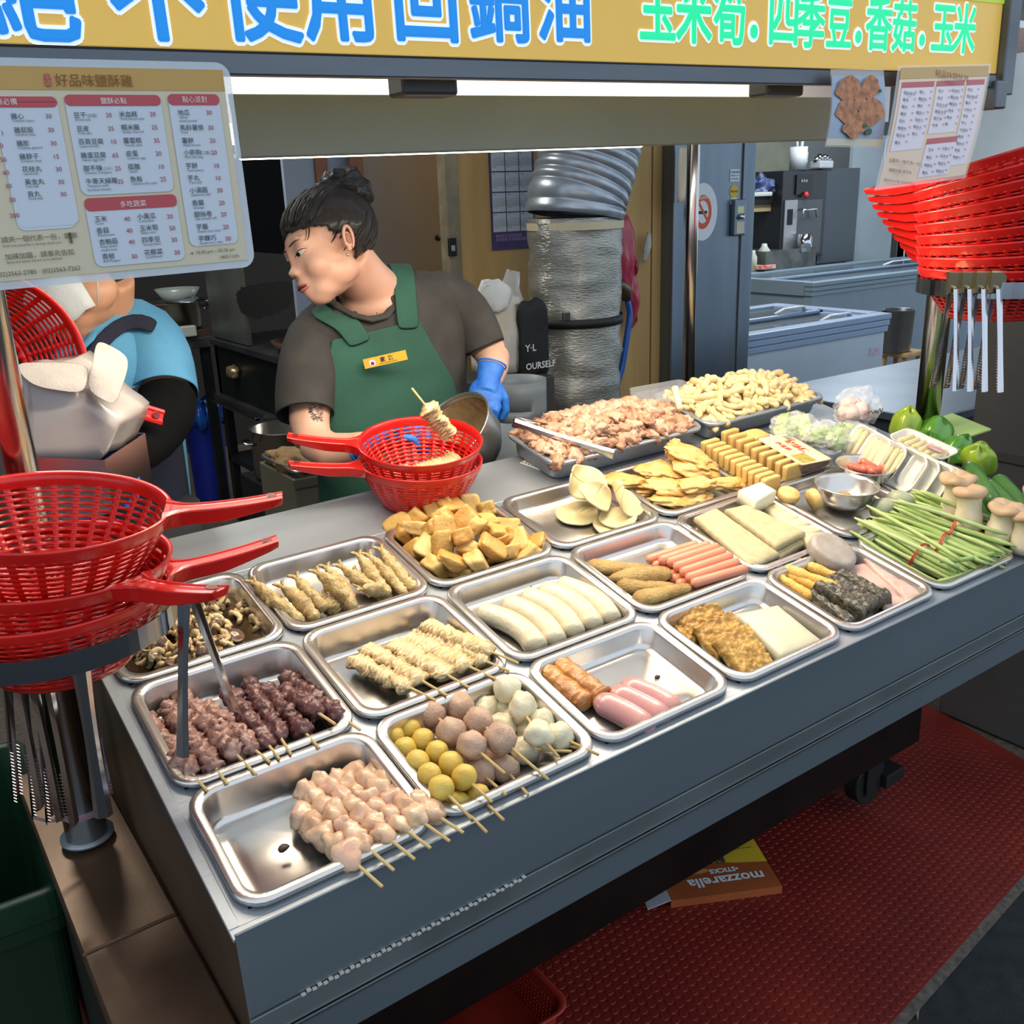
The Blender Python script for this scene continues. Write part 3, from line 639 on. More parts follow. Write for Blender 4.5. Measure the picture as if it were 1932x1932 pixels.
# tray D: fish cakes and radish cake
def c4(x, y): return (1220+x*.2277, 1080+y*.2277)
def slab(nm, me_fn, label, cat, group, corners, h0, th, m, seed=1, lift=None, **kw):
    """corners: four pixels of the top face, clockwise from back left; builds a slab of thickness th whose top is at height h0"""
    hs = lift or [h0]*4
    P = [MTI @ TP(*c_, hh) for c_, hh in zip(corners, hs)]
    cx = sum((p for p in P), Vector())/4; n = kw.get('n', 18); amp = kw.get('amp', .0015); fr = kw.get('freq', 60); rd = kw.get('round', .0035)
    rows = []
    def pt(u, v):
        u_ = max(0, min(1, u)); v_ = max(0, min(1, v))
        q = P[0]*(1-u_)*(1-v_)+P[1]*u_*(1-v_)+P[2]*u_*v_+P[3]*(1-u_)*v_
        nn = noise.noise(q*fr+Vector((seed*3, 0, 0)))+.5*noise.noise(q*fr*2.3+Vector((0, seed*3, 0)))
        return q, nn
    b = MB(); G = []
    for i in range(n+1):
        r = []
        for j in range(n+1):
            u, v = i/n, j/n; q, nn = pt(u, v); e = min(u, 1-u, v, 1-v)*n
            wv_ = kw.get('wob', 0)*noise.noise(Vector((u*3, v*3, seed)))
            dz = -rd if e < .5 else (-rd*.25 if e < 1.5 else 0)
            dirx = (q-cx); dirx.z = 0
            r.append(q + Vector((0, 0, dz+nn*amp)) + dirx*wv_ - cx)
        G.append(r)
    b.grid(G)
    ring = [G[i][0] for i in range(n)]+[G[n][j] for j in range(n)]+[G[i][n] for i in range(n, 0, -1)]+[G[0][j] for j in range(n, 0, -1)]
    low1 = [p+Vector((p.x*.01, p.y*.01, -th*.45)) + Vector((noise.noise(p*90)*amp*1.2, noise.noise(p*90+Vector((5, 0, 0)))*amp*1.2, 0)) for p in ring]
    low2 = [p*1+Vector((0, 0, -th)) for p in ring]
    b.loft([ring, low1, low2], False, True)
    me = b.mesh(nm, m, True)
    bm = bmesh.new(); bm.from_mesh(me); bmesh.ops.remove_doubles(bm, verts=bm.verts, dist=.00005); bmesh.ops.recalc_face_normals(bm, faces=bm.faces); bm.to_mesh(me); bm.free()
    if kw.get('parent'): return link(nm, me, kw['parent'], MT @ T(*cx) if kw['parent'].parent is None and False else None)
    o = link(nm, me, None, MT @ T(*cx)); return tag(o, label, cat, group)
TEMP = mat('fried_fish_cake', (206, 156, 62), (168, 116, 34), 36, rough=.42, bump=1.0, bscale=55, coat=.2)
slab('fish_cake', None, 'crinkled golden fried fish cake lying on top at the front', 'fish cake', 'fried fish cakes', (c4(560, 550), c4(830, 400), c4(1065, 725), c4(845, 868)), .0, .012, TEMP, 1, lift=(.004, .004, -.012, -.012), amp=.0042, freq=120, n=36, wob=.1)
slab('fish_cake', None, 'crinkled golden fried fish cake in the middle of the stack', 'fish cake', 'fried fish cakes', (c4(385, 440), c4(700, 310), c4(900, 560), c4(600, 700)), .0, .012, TEMP, 2, lift=(.002, .004, -.014, -.016), amp=.0042, freq=120, n=36, wob=.1)
slab('fish_cake', None, 'golden fried fish cake bent up at the rear of the stack', 'fish cake', 'fried fish cakes', (c4(215, 320), c4(590, 240), c4(740, 440), c4(400, 560)), .0, .012, TEMP, 3, lift=(-.006, .006, -.016, -.02), amp=.0044, freq=120, n=36, wob=.1)
slab('fish_cake', None, 'lowest golden fried fish cake at the left of the stack', 'fish cake', 'fried fish cakes', (c4(120, 345), c4(430, 225), c4(560, 480), c4(330, 560)), .0, .010, TEMP, 4, lift=(-.014, -.012, -.02, -.02), amp=.0042, freq=120, n=36, wob=.1)
RAD = mat('radish_cake', (208, 202, 172), (200, 192, 158), 12, rough=.38, sss=.3, bump=.08, bscale=60)
slab('radish_cake', None, 'smooth white block of radish cake', 'radish cake', None, (c4(742, 330), c4(1092, 258), c4(1472, 565), c4(1128, 690)), -.006, .020, RAD, 1, amp=.0004, n=14)
# tray E
def c6(x, y): return (1420+x*.207, 980+y*.207)
CHE = mat('yellow_stick', (238, 184, 84), (222, 160, 58), 40, rough=.5, bump=.7, bscale=90)
for i, (a, c_, h) in enumerate((((185, 500), (500, 690), -.012), ((250, 470), (620, 640), -.012), ((360, 470), (700, 600), -.004), ((430, 400), (740, 520), -.010))):
    me = dogmesh('fried_stick', CHE, .095, .0095, i+31, 0, .2, 12, 1, 8, 0, 26, .9, .0010, 200)
    item('fried_stick', me, ['bright yellow fried stick at the front', 'second bright yellow fried stick from the front', 'upper bright yellow fried stick', 'bright yellow fried stick nearest the grey disc'][i], 'fried stick', 'yellow fried sticks', c6(*a), c6(*c_), h)
NORI = mat('seaweed_block', (104, 96, 74), (40, 36, 32), 140, rough=.35, bump=1.0, bscale=80, coat=.3)
slab('seaweed_roll', None, 'dark wrinkled seaweed slice split off at the front', 'seaweed roll', 'seaweed slices', (c6(470, 610), c6(545, 640), c6(945, 890), c6(880, 945)), -.002, .024, NORI, 1, amp=.0042, freq=150, n=26)
slab('seaweed_roll', None, 'wide dark wrinkled seaweed slice in the middle of the block', 'seaweed roll', 'seaweed slices', (c6(570, 560), c6(745, 470), c6(1165, 700), c6(1030, 830)), .004, .030, NORI, 2, amp=.0042, freq=150, n=26)
slab('seaweed_roll', None, 'dark seaweed slice at the back of the block beside the pink ham', 'seaweed roll', 'seaweed slices', (c6(752, 465), c6(830, 430), c6(1275, 665), c6(1175, 700)), .006, .032, NORI, 3, amp=.0042, freq=150, n=26)
GREY = mat('grey_cake', (172, 160, 148), (158, 146, 134), 60, rough=.5, bump=.3, bscale=90)
P0 = TP(*c6(720, 300), .002); a1 = TP(*c6(955, 330), -.006)
b = MB(); rr = .042
rings = []
for r, z in ((rr*.97, -.011), (rr, -.008), (rr*1.01, 0), (rr, .007), (rr*.96, .0105), (rr*.8, .0115), (rr*.4, .0117), (.001, .0117)):
    rings.append([(r*cos(2*pi*k/40)*(1+.02*sin(3*2*pi*k/40)), r*sin(2*pi*k/40), z) for k in range(40)])
b.loft(rings)
one('fish_cake_disc', b, GREY, 'round flat grey cake leaning on the tray rim behind the yellow sticks', 'cake', M=frame(P0, EX, EN) @ RX(.28) @ RY(.1), smooth=True)
HAM = mat('pink_ham', (214, 178, 164), (196, 156, 144), 26, rough=.4, bump=.5, bscale=40, sss=.2)
slab('ham_slice', None, 'thin folded pink ham slice beside the beans', 'ham', 'folded pink ham', (c6(1000, 345), c6(1110, 320), c6(1580, 690), c6(1450, 760)), -.008, .008, HAM, 3, amp=.003, freq=50, n=26)
slab('ham_slice', None, 'pink ham slice spread flat under the seaweed block', 'ham', 'folded pink ham', (c6(830, 420), c6(1040, 370), c6(1430, 780), c6(1270, 850)), -.014, .006, HAM, 4, amp=.003, freq=45, n=26)
slab('ham_slice', None, 'folded end of pink ham at the tray front', 'ham', 'folded pink ham', (c6(1330, 600), c6(1430, 590), c6(1600, 700), c6(1420, 790)), -.006, .012, HAM, 5, amp=.002, freq=60, n=16)
# grey fish cake slabs, tofu slices, tofu block
def c8(x, y): return (1260+x*.2277, 900+y*.2277)
FISHC = mat('grey_green_cake', (196, 180, 134), (182, 164, 118), 60, rough=.5, bump=.4, bscale=120)
slab('cake_slab', None, 'speckled grey-beige cake slab on top at the left', 'cake slab', 'grey-beige cake slabs', (c8(222, 320), c8(400, 245), c8(932, 620), c8(690, 735)), .012, .011, FISHC, 1, lift=(.016, .016, .004, .004), amp=.0008, n=22)
slab('cake_slab', None, 'speckled grey-beige cake slab on top at the right, with slits', 'cake slab', 'grey-beige cake slabs', (c8(480, 255), c8(650, 215), c8(1145, 445), c8(905, 565)), .014, .012, FISHC, 2, lift=(.016, .016, .010, .010), amp=.0008, n=22)
slab('cake_slab', None, 'lower grey-beige cake slab under the left one', 'cake slab', 'grey-beige cake slabs', (c8(255, 385), c8(450, 330), c8(940, 660), c8(670, 735)), -.003, .012, FISHC, 3, lift=(.0, .0, -.008, -.008), amp=.001, n=22)
slab('cake_slab', None, 'lower grey-beige cake slab under the right one', 'cake slab', 'grey-beige cake slabs', (c8(500, 330), c8(700, 300), c8(1150, 520), c8(930, 655)), -.003, .012, FISHC, 4, lift=(.0, .0, -.004, -.006), amp=.001, n=22)
TSL = mat('pale_tofu_slice', (226, 208, 162), (212, 192, 142), 40, rough=.5, bump=.3, bscale=80)
for i in range(5):
    x0, y0 = 960+i*78, 210+i*60
    slab('tofu_slice', None, ['pale tofu slice nearest the white tofu block', 'second pale tofu slice in the row behind the grey slabs', 'middle pale tofu slice in the row behind the grey slabs', 'fourth pale tofu slice in the row behind the grey slabs', 'pale tofu slice nearest the grey disc'][i], 'tofu', 'pale tofu slices', (c8(x0-190, y0+18), c8(x0, y0-5), c8(x0+90, y0+38), c8(x0-80, y0+95)), .001, .018, TSL, i+1, amp=.0008, n=10)
TOFU = mat('white_tofu', (236, 230, 200), (226, 218, 184), 30, rough=.5, bump=.2, bscale=80, sss=.15)
slab('tofu_block', None, 'white block of firm tofu standing on the pale slices', 'tofu', None, (c8(590, 95), c8(775, 28), c8(905, 100), c8(735, 195)), .032, .026, TOFU, 1, amp=.0005, n=14)
# bowls
def bowl(px, py, R, hgt, label, tilt):
    P = TP(px, py, .0); t = thing('steel_bowl', label, 'bowl', 'steel bowls on the cart', frame(P, EX, EN) @ RX(tilt))
    b = MB(); b.lathe([(.001, -hgt), (R*.55, -hgt), (R*.72, -hgt*.93), (R*.88, -hgt*.6), (R*.97, -hgt*.15), (R, 0), (R+.003, .001), (R+.003, -.001)], 40)
    part('bowl_shell', b, STEEL, t, smooth=True, solid=.0008); return t
bw1 = bowl(1591, 940, .0565, .040, 'steel bowl holding one brown patty in front of the eggs', -.12); bw1.matrix_world = T(*(EN*.030)) @ bw1.matrix_world
bw2 = bowl(1626, 900, .0545, .034, 'steel bowl full of small red sausages', -.1); bw2.matrix_world = T(*(EN*.028)) @ bw2.matrix_world
PAT = mat('brown_patty', (186, 148, 84), (160, 122, 66), 60, rough=.6, bump=.7, bscale=120)
one('patty', sblob('patty', PAT, 3, .022, .018, .010, 3, .15, 2, 4), None, 'small brown patty lying in the front steel bowl', 'patty', M=bw1.matrix_world @ T(-.008, -.0, -.028))
RS = mat('red_sausage', (222, 108, 82), (206, 90, 68), 16, rough=.3, coat=.3, sss=.15)
mm = [dogmesh('mini_sausage', RS, .040, .0078, i, .003, .08, 12, 1, 2, 0, 16, 1.3) for i in range(3)]
random.seed(5)
for i in range(15):
    a = random.uniform(0, 6.28); r = .034*math.sqrt(random.random()) if i > 2 else .01
    o = link('mini_sausage', mm[i % 3], None, bw2.matrix_world @ T(r*cos(a), r*sin(a)*.85-.004, -.020+.012*(i/15)+(.006 if r < .02 else 0)) @ RZ(random.uniform(0, 3.1)) @ RY(random.uniform(-.3, .3)))
    tag(o, 'small red sausage among those heaped in the steel bowl', 'sausage', 'small red sausages in the bowl')
BIS = mat('pale_biscuit', (232, 190, 112), (214, 170, 92), 40, rough=.6, bump=.3, bscale=90)
b = MB(); b.lathe([(.001, -.008), (.019, -.008), (.021, -.004), (.021, .004), (.019, .008), (.001, .009)], 32)
bme = b.mesh('round_cake', BIS, True)
tag(link('round_cake', bme, None, frame(TP(1488, 934, .010), EX, EN) @ RX(.15)), 'round pale biscuit lying flat behind the pale tofu slices', 'biscuit', 'round biscuits')
tag(link('round_cake', bme, None, frame(TP(1536, 942, .010), EX, EN) @ RY(1.15) @ RX(.3)), 'round pale biscuit standing on edge against the front steel bowl', 'biscuit', 'round biscuits')
EGG = mat('grey_egg', (168, 172, 142), (150, 156, 126), 12, rough=.4, bump=.05)
em = MB(); em.lathe([(.0001, -.027)]+[(.0215*sin(pi*k/14)*(1+.10*cos(pi*k/14)), -.027*cos(pi*k/14)) for k in range(1, 14)]+[(.0001, .027)], 28)
em = em.mesh('preserved_egg', EGG, True)
tag(link('preserved_egg', em, None, frame(TP(1668, 960, .004), EX, EN) @ RY(1.3) @ RX(.4)), 'grey-green preserved egg behind the front steel bowl', 'egg', 'grey-green eggs')
tag(link('preserved_egg', em, None, frame(TP(1697, 946, .006), EX, EN) @ RY(1.2) @ RX(1.)), 'grey-green preserved egg nearest the mushrooms', 'egg', 'grey-green eggs')
# battered fish
BAT = mat('fish_batter', (206, 178, 118), (172, 144, 90), 50, rough=.5, bump=.8, bscale=110, coat=.1)
def fishmesh(L, r, seed, bend):
    n, m_ = 14, 46; rings = []
    for i in range(m_+1):
        t = i/m_; x = L*t
        pr_ = .40+.60*min(1, (t/.42))**.85 if t < .42 else 1-.30*((t-.42)/.58)**1.5
        if t > .92: pr_ *= math.sqrt(max(.03, 1-((t-.92)/.08)**2))
        ring = []
        for j in range(n):
            a = 2*pi*j/n; nn = noise.noise(Vector((x*110, cos(a)*1.6+seed*4, sin(a)*1.6)))+.5*noise.noise(Vector((x*260, cos(a)*3+seed*4, sin(a)*3)))
            s_ = r*pr_*(1.05+.42*nn); ring.append(Vector((x, cos(a)*s_*.8+bend*sin(pi*t), sin(a)*s_)))
        rings.append(ring)
    return MB().loft(rings).mesh('fish_body', BAT, True)
tailm = MB()
for sgn in (-1, 1): tailm.loft([[(.004, 0, .003), (.004, .001, 0), (.004, 0, -.003), (.004, -.001, 0)], [(-.007, sgn*.003+.004, .0012), (-.007, sgn*.003+.001, .002), (-.007, sgn*.003-.004, -.0012), (-.007, sgn*.003, -.002)], [(-.014, sgn*.008+.0035, .0008), (-.014, sgn*.008, .001), (-.014, sgn*.008-.0035, -.0008), (-.014, sgn*.008, -.001)]])
tailm = tailm.mesh('tail', BAT, True)
def c7(x, y): return (420+x*.2381, 920+y*.2381)
FS = [((260, 760), (640, 1080), .0), ((480, 790), (745, 1055), 0), ((595, 725), (815, 965), .003), ((760, 680), (1010, 905), .006), ((830, 645), (1050, 975), .002), ((950, 630), (1230, 815), .004), ((1110, 800), (1290, 830), .008), ((1085, 545), (1310, 860), .002), ((1170, 545), (1455, 855), .002), ((1260, 500), (1540, 830), -.002), ((820, 880), (920, 1000), -.018), ((1060, 680), (1330, 900), -.012)]
fl_ = ['leftmost battered fish, reaching over the tray rim', 'second battered fish from the left', 'third battered fish from the left', 'fourth battered fish from the left, lying on its neighbour', 'plump battered fish in the middle of the tray', 'thin battered fish right of the plump middle one', 'short curved battered fish lying across the tray front', 'battered fish with its tail raised, third from the right', 'second battered fish from the right', 'rightmost battered fish beside the fried tofu', 'small battered fish hidden low in the front of the tray', 'battered fish buried beneath the right hand ones']
for i, (a, c_, h) in enumerate(FS):
    A = TP(*c7(*a), h+.006 if i else .012); B = TP(*c7(*c_), h-.012); L = (B-A).length
    t = thing('battered_fish', fl_[i], 'fish', 'battered fish', frame(A, B-A, EN))
    part('body', fishmesh(L, .0135 if i not in (5, 8, 6) else .0105, i+1, random.uniform(-.004, .004)), None, t); part('tail', tailm, None, t)
# fried tofu heap
PUF = [mat('fried_tofu_'+'abc'[i], c, c2_, 22, rough=.45, bump=.45, bscale=70) for i, (c, c2_) in enumerate((((212, 168, 88), (190, 142, 62)), ((204, 152, 70), (176, 122, 46)), ((216, 176, 102), (196, 150, 74))))]
pv = [sblob('tofu', PUF[i % 3], i+1, .024, .017, .013, 9, .16, 1.1, 4, wedge=(.0, .55, .3, .6, .1, .45)[i % 6], shear=(.1, -.2, .25, 0)[i % 4], fine=.03) for i in range(10)]
def c9(x, y): return (700+x*.2174, 880+y*.2174)
PT = [(235, 520, -.004), (300, 620, -.012), (400, 540, .008), (430, 440, .006), (380, 750, -.012), (490, 690, .004), (575, 370, .018), (690, 350, .026), (640, 560, .026), (620, 700, .012), (560, 880, -.008), (700, 820, .006), (790, 890, -.012), (640, 470, .02), (800, 470, .022), (870, 380, .004), (960, 400, -.004), (800, 620, .02), (880, 560, .018), (980, 480, .01), (1060, 570, .004), (1050, 700, .012), (940, 850, .000), (1180, 540, -.004), (1200, 620, -.012), (1150, 770, -.012), (1280, 650, -.006), (1400, 680, -.012), (1350, 770, -.012), (520, 560, .012), (860, 740, .002), (1100, 640, -.008), (330, 480, -.012)]
puffs = []
for i, (x, y, h) in enumerate(PT):
    Mx = frame(TP(*c9(x, y), h), EX, EN) @ RZ(random.uniform(0, 6.28)) @ RY(random.uniform(-1.0, 1.0)) @ RX(random.uniform(-.9, .9))
    puffs.append(tag(link('fried_tofu', pv[i % 10], None, Mx), '', 'fried tofu', 'golden fried tofu pieces'))
place_labels(puffs, 'golden fried tofu piece', 'the tofu heap')
# dough shells
DOU = mat('dough_shell', (214, 198, 146), (204, 184, 128), 20, rough=.5, sss=.2, bump=.1, bscale=50)
def shell(R, fold, seed, wave=.004, ax=0.):
    b = MB(); P = []; n = 28
    for i in range(9):
        r = R*i/8; row = []
        for j in range(n+1):
            a = 2*pi*j/n; rr_ = r*(1+.10*noise.noise(Vector((cos(a), sin(a), seed*2.)))); x, y = rr_*cos(a), rr_*sin(a)*.86
            z = wave*noise.noise(Vector((x*40, y*40, seed)))
            x2 = x*cos(ax)+y*sin(ax); y2 = -x*sin(ax)+y*cos(ax)
            if fold and x2 > 0:
                kk = fold/R; th = x2*kk; x3 = sin(th)/kk; z += (1-cos(th))/kk; x2 = x3
            row.append((x2, y2, z))
        P.append(row)
    return b.grid(P).mesh('dough_shell', DOU, True)
def c10(x, y): return (920+x*.1967, 860+y*.1967)
for i, (x, y, h, R, fold, rz, rx, ry, lab) in enumerate(((860, 560, -.016, .044, .3, 0.2, 0, 0, 'pale dough shell lying flat at the left'), (930, 260, .026, .043, 1.5, 2.4, .55, -.3, 'pale dough shell folded upright at the back'), (1020, 400, .020, .040, 2.0, .6, .3, .5, 'pale dough shell curled over the others in the middle'), (1290, 430, .012, .046, 2.3, 2.7, .35, .2, 'large pale dough shell rolled like a cone at the right'), (1250, 600, -.008, .036, .7, 0, .1, 0, 'pale dough shell under the rolled one'), (1170, 670, -.016, .036, .3, 1, .05, 0, 'lowest pale dough shell at the tray front'))):
    o = one('dough_shell', shell(R, fold, i+1), None, lab, 'dough shell', 'pale dough shells', frame(TP(*c10(x, y), h), EX, EN) @ RX(rx) @ RY(ry) @ RZ(rz), solid=.0042); o.modifiers[0].offset = 0
    o.modifiers.new('u', 'SUBSURF').levels = 1
# battered chicken fillets
FIL = mat('fillet_batter', (224, 178, 100), (200, 150, 68), 30, rough=.42, bump=.7, bscale=60, coat=.2)
def c11(x, y): return (1120+x*.2277, 800+y*.2277)
fils = []
for i, (x, y, h, a_, sx, sy) in enumerate(((280, 480, .004, .45, .055, .026), (560, 390, .012, .1, .046, .03), (800, 270, .03, 1.2, .052, .032), (840, 360, .02, .6, .04, .03), (650, 540, .006, .5, .048, .022), (850, 510, .014, .2, .04, .022), (640, 650, -.008, .4, .048, .024), (860, 620, -.004, .1, .034, .018), (1100, 500, .0, .3, .045, .018), (430, 550, -.008, .4, .04, .02), (670, 180, .032, 2.3, .022, .010), (650, 270, .022, 1.9, .02, .010), (740, 480, -.004, .3, .05, .03))):
    me = sblob('battered_fillet', FIL, i+3, sx, sy, .0085, 2.6, .42, 1.7, 4, fine=.14, bend=.25)
    fils.append(tag(link('battered_fillet', me, None, frame(TP(*c11(x, y), h), EX, EN) @ RZ(-a_) @ RX(random.uniform(-.3, .3)) @ RY(random.uniform(-.2, .2))), '', 'fried chicken', 'golden battered fillets'))
place_labels(fils, 'battered chicken fillet', 'the golden fillet pile')
# yellow tofu slices in two rows
YT = mat('yellow_tofu', (224, 180, 100), (212, 166, 84), 14, rough=.45, bump=.15, bscale=60)
ym = sblob('yellow_tofu', YT, 2, .0235, .0060, .0165, 14, .05, 1, 4)
yt = []
for i in range(11): yt.append((895+i*50.0, 150+i*31.0, .014))
for i in range(9): yt.append((1060+i*64.0, 65+i*36.0, .012))
for i, (x, y, h) in enumerate(yt):
    fr = i < 11
    tag(link('yellow_tofu', ym, None, frame(TP(*c11(x+70, y+45), h), EX, EN) @ RZ(.0) @ RX(-.22+random.uniform(-.06, .06)) @ RZ(random.uniform(-.06, .06))),
        ('backmost' if i in (0, 11) else 'frontmost' if i in (10, 19) else ordinal(i if fr else i-11)+' from the back')+' yellow tofu slice standing in the '+('left' if fr else 'right')+' row', 'tofu', 'left row of yellow tofu slices' if fr else 'right row of yellow tofu slices')
tag(link('yellow_tofu', sblob('yellow_tofu_block', YT, 5, .027, .022, .014, 7, .04, 1, 3), None, frame(TP(*c11(1340, 120), .012), EX, EN)), 'thick yellow tofu block under the packaged box', 'tofu')
# sliced mushrooms
MUS = mat('mushroom_flesh', (222, 196, 138), (190, 160, 108), 60, rough=.3, coat=.4, bump=.4); MUB = mat('mushroom_cap', (112, 84, 64), (80, 58, 46), 40, rough=.22, coat=.5)
def mush(seed):
    # a curled slice: pale flesh bent into a C with the dark cap skin along its outer edge
    rnd = random.Random(seed); R = rnd.uniform(.0075, .0105); arc = rnd.uniform(2.2, 3.9); n = 10; m_ = 16; rings = []; tw = rnd.uniform(-.004, .004)
    for i in range(m_+1):
        t = i/m_; a = arc*(t-.5); w_ = .0052*(.45+.75*sin(pi*t)**.6); h_ = .0026*(1+.5*noise.noise(Vector((t*5, seed, 0)))); c_ = Vector((R*cos(a), R*sin(a), tw*(t-.5)*2)); o_ = Vector((cos(a), sin(a), 0)); r_ = []
        for j in range(n):
            q = 2*pi*j/n; nn = 1+.35*noise.noise(Vector((i*.5, j*.9, seed*3.))); r_.append(c_+o_*cos(q)*w_*.75*nn+Vector((0, 0, 1))*sin(q)*h_*1.5*nn)
        rings.append(r_)
    me = MB().loft(rings).mesh('mushroom_slice', MUS, True); me.materials.append(MUB)
    for p in me.polygons:
        c_ = p.center; rr_ = math.hypot(c_.x, c_.y)
        if rr_ > R+.0033: p.material_index = 1
    return me
mv = [mush(i) for i in range(6)]
capm = MB(); capm.lathe([(.0001, .006), (.006, .0052), (.010, .0025), (.0125, -.001), (.0115, -.003), (.006, -.001), (.0001, 0)], 16); capm = capm.mesh('mushroom_slice', MUB, True)
random.seed(8)
quad = [(225, 1215), (410, 1100), (520, 1185), (300, 1270)]
k_ = 0
while k_ < 170:
    u, v = random.random(), random.random()
    x = (1-u)*(1-v)*quad[0][0]+u*(1-v)*quad[1][0]+u*v*quad[2][0]+(1-u)*v*quad[3][0]; y = (1-u)*(1-v)*quad[0][1]+u*(1-v)*quad[1][1]+u*v*quad[2][1]+(1-u)*v*quad[3][1]
    dens = 1.0 if x < 420 else .28
    if random.random() > dens: continue
    k_ += 1; hh = -.025+random.random()*(.022 if x < 430 else .006)
    me = capm if random.random() < .12 else random.choice(mv)
    tag(link('mushroom_slice', me, None, frame(TP(x, y, hh), EX, EN) @ Matrix.Rotation(random.uniform(0, 6.28), 4, Vector((random.uniform(-1, 1), random.uniform(-1, 1), random.uniform(-.3, 1))).normalized()) @ Matrix.Scale(random.uniform(.8, 1.2), 4)), 'wet slice of brown capped mushroom in the tray behind the gizzards', 'mushroom', 'wet mushroom slices')
wt = MB(); a_, b_ = UL[0]+.024, UL[1]-.024; wt.loft([rrect(b_-a_, .165, .02, z, 5, (a_+b_)/2, (VL[2]+VL[3])/2) for z in (-.0318, -.028)], True, True)
one('mushroom_water', wt, mat('brown_liquid', (150, 120, 84), rough=.05, trans=.9, ior=1.33), 'thin brown liquid on the floor of the mushroom tray', 'liquid', M=MT)
bpy.data.objects['mushroom_water']['kind'] = 'stuff'
# crumbs on tray floors
CR = mat('dark_crumb', (84, 60, 34), (50, 34, 20), 60, rough=.5)
cm = blob('crumb', CR, 3, .0042, .003, .0022, .4, 2, 2)
for (px, py, s_, lab) in ((534, 1600, 1.6, 'brown scrap of meat lying on the bare floor of the front left tray'), (578, 1655, .6, 'tiny dark speck on the floor of the front left tray'), (1240, 1277, 1.1, 'tiny brown crumb in the middle of the sausage tray'), (1186, 1216, .7, 'small crumb at the rear corner of the sausage tray'), (1150, 1063+40, .5, 'dark speck in front of the breaded nuggets'), (1002, 1107, .45, 'dark speck behind the white rice rolls')):
    tag(link('crumb', cm, None, frame(TP(px, py, -.028), EX, EN) @ Matrix.Scale(s_, 4)), lab, 'crumb')
# ================================================================== right end of the cart
b = MB(); b.box(1.2, -.19, H-.004, 1.432, -.002, H); part('deck_plate', b, BRUSH, cart, Mt)
b = MB(); b.box(1.2, .216, H-.004, 1.432, .4145, H); part('deck_plate', b, BRUSH, cart, Mt)
# green beans in bundles held by red bands
BN = [mat('bean_green_'+'abc'[i], c, c2_, 16, rough=.42, bump=.1, bscale=60, coat=.15) for i, (c, c2_) in enumerate((((176, 194, 112), (150, 176, 88)), ((156, 180, 92), (128, 158, 70)), ((192, 206, 132), (164, 186, 102))))]
bean_m = []
for i in range(8):
    rnd = random.Random(i+40); L = rnd.uniform(.185, .215); r = .0042; ph = rnd.uniform(0, 6); am = rnd.uniform(.002, .006)
    pts = [((t-.5)*L, am*sin(t*5+ph), am*.6*sin(t*4+ph*2)) for t in [k/16 for k in range(17)]]
    rr = [r*(.35 if k in (0, 16) else .75 if k in (1, 15) else 1+.1*sin(k*1.7+ph)) for k in range(17)]
    b = MB(); b.tube(pts, rr, 8); bean_m.append(b.mesh('bean', BN[i % 3], True))
BAND = mat('red_band', (206, 60, 40), rough=.45)
random.seed(21)
bund = [((1640, 1000), (1812, 1090), -.006, .55, 'front bundle of green beans tied with a red band'), ((1668, 985), (1850, 1062), .004, .58, 'second bundle of green beans from the front'),
        ((1702, 965), (1885, 1040), .010, .52, 'third bundle of green beans, upper layer'), ((1748, 945), (1905, 1008), .012, .72, 'rear bundle of green beans beside the king oyster mushrooms'),
        ((1690, 1000), (1868, 1076), -.016, .6, 'lowest bundle of green beans under the others')]
for i, (a, c_, h, tb, lab) in enumerate(bund):
    A = TP(*a, h); B = TP(*c_, h-.008); t = thing('bean_bundle', lab, 'green beans', 'bundled green beans', frame((A+B)/2, B-A, EN))
    k_ = 0; bx = (tb-.5)*.2
    for ring, cnt in ((0, 1), (.009, 6), (.017, 11)):
        for j in range(cnt):
            a_ = 2*pi*j/cnt+ring*80; y, z = ring*cos(a_), ring*.85*sin(a_)
            # beans fan out away from the band
            part('bean', random.choice(bean_m), None, t, T(random.uniform(-.012, .012), y*1.25, z) @ RZ(random.uniform(-.05, .05)+y*2.2) @ RY(random.uniform(-.04, .04)-z*1.5) @ RX(random.uniform(0, 6)))
    b = MB(); P = [(bx+.0012*sin(3*q), .0285*cos(q), .0235*sin(q)) for q in [2*pi*k/28 for k in range(29)]]
    b.tube(P, .0013, 6); b.tube([(x+.003, y*1.02, z*1.02) for x, y, z in P], .0012, 6); part('rubber_band', b, BAND, t, smooth=True)
lb_ = []
# loose beans on top and poking out
for i, (a, c_, h) in enumerate((((1650, 960), (1800, 1050), .034), ((1618, 1012), (1770, 1100), .004), ((1700, 950), (1880, 1000), .038), ((1770, 940), (1890, 985), .036), ((1780, 1060), (1920, 1040), .01), ((1630, 985), (1790, 1062), .028), ((1760, 1100), (1880, 1060), -.004))):
    lb_.append(tag(link('green_bean', bean_m[i], None, frame((TP(*a, h)+TP(*c_, h-.01))/2, TP(*c_, h-.01)-TP(*a, h), EN)), '', 'green bean', 'loose green beans'))
place_labels(lb_, 'loose green bean', 'beans atop the bundles')
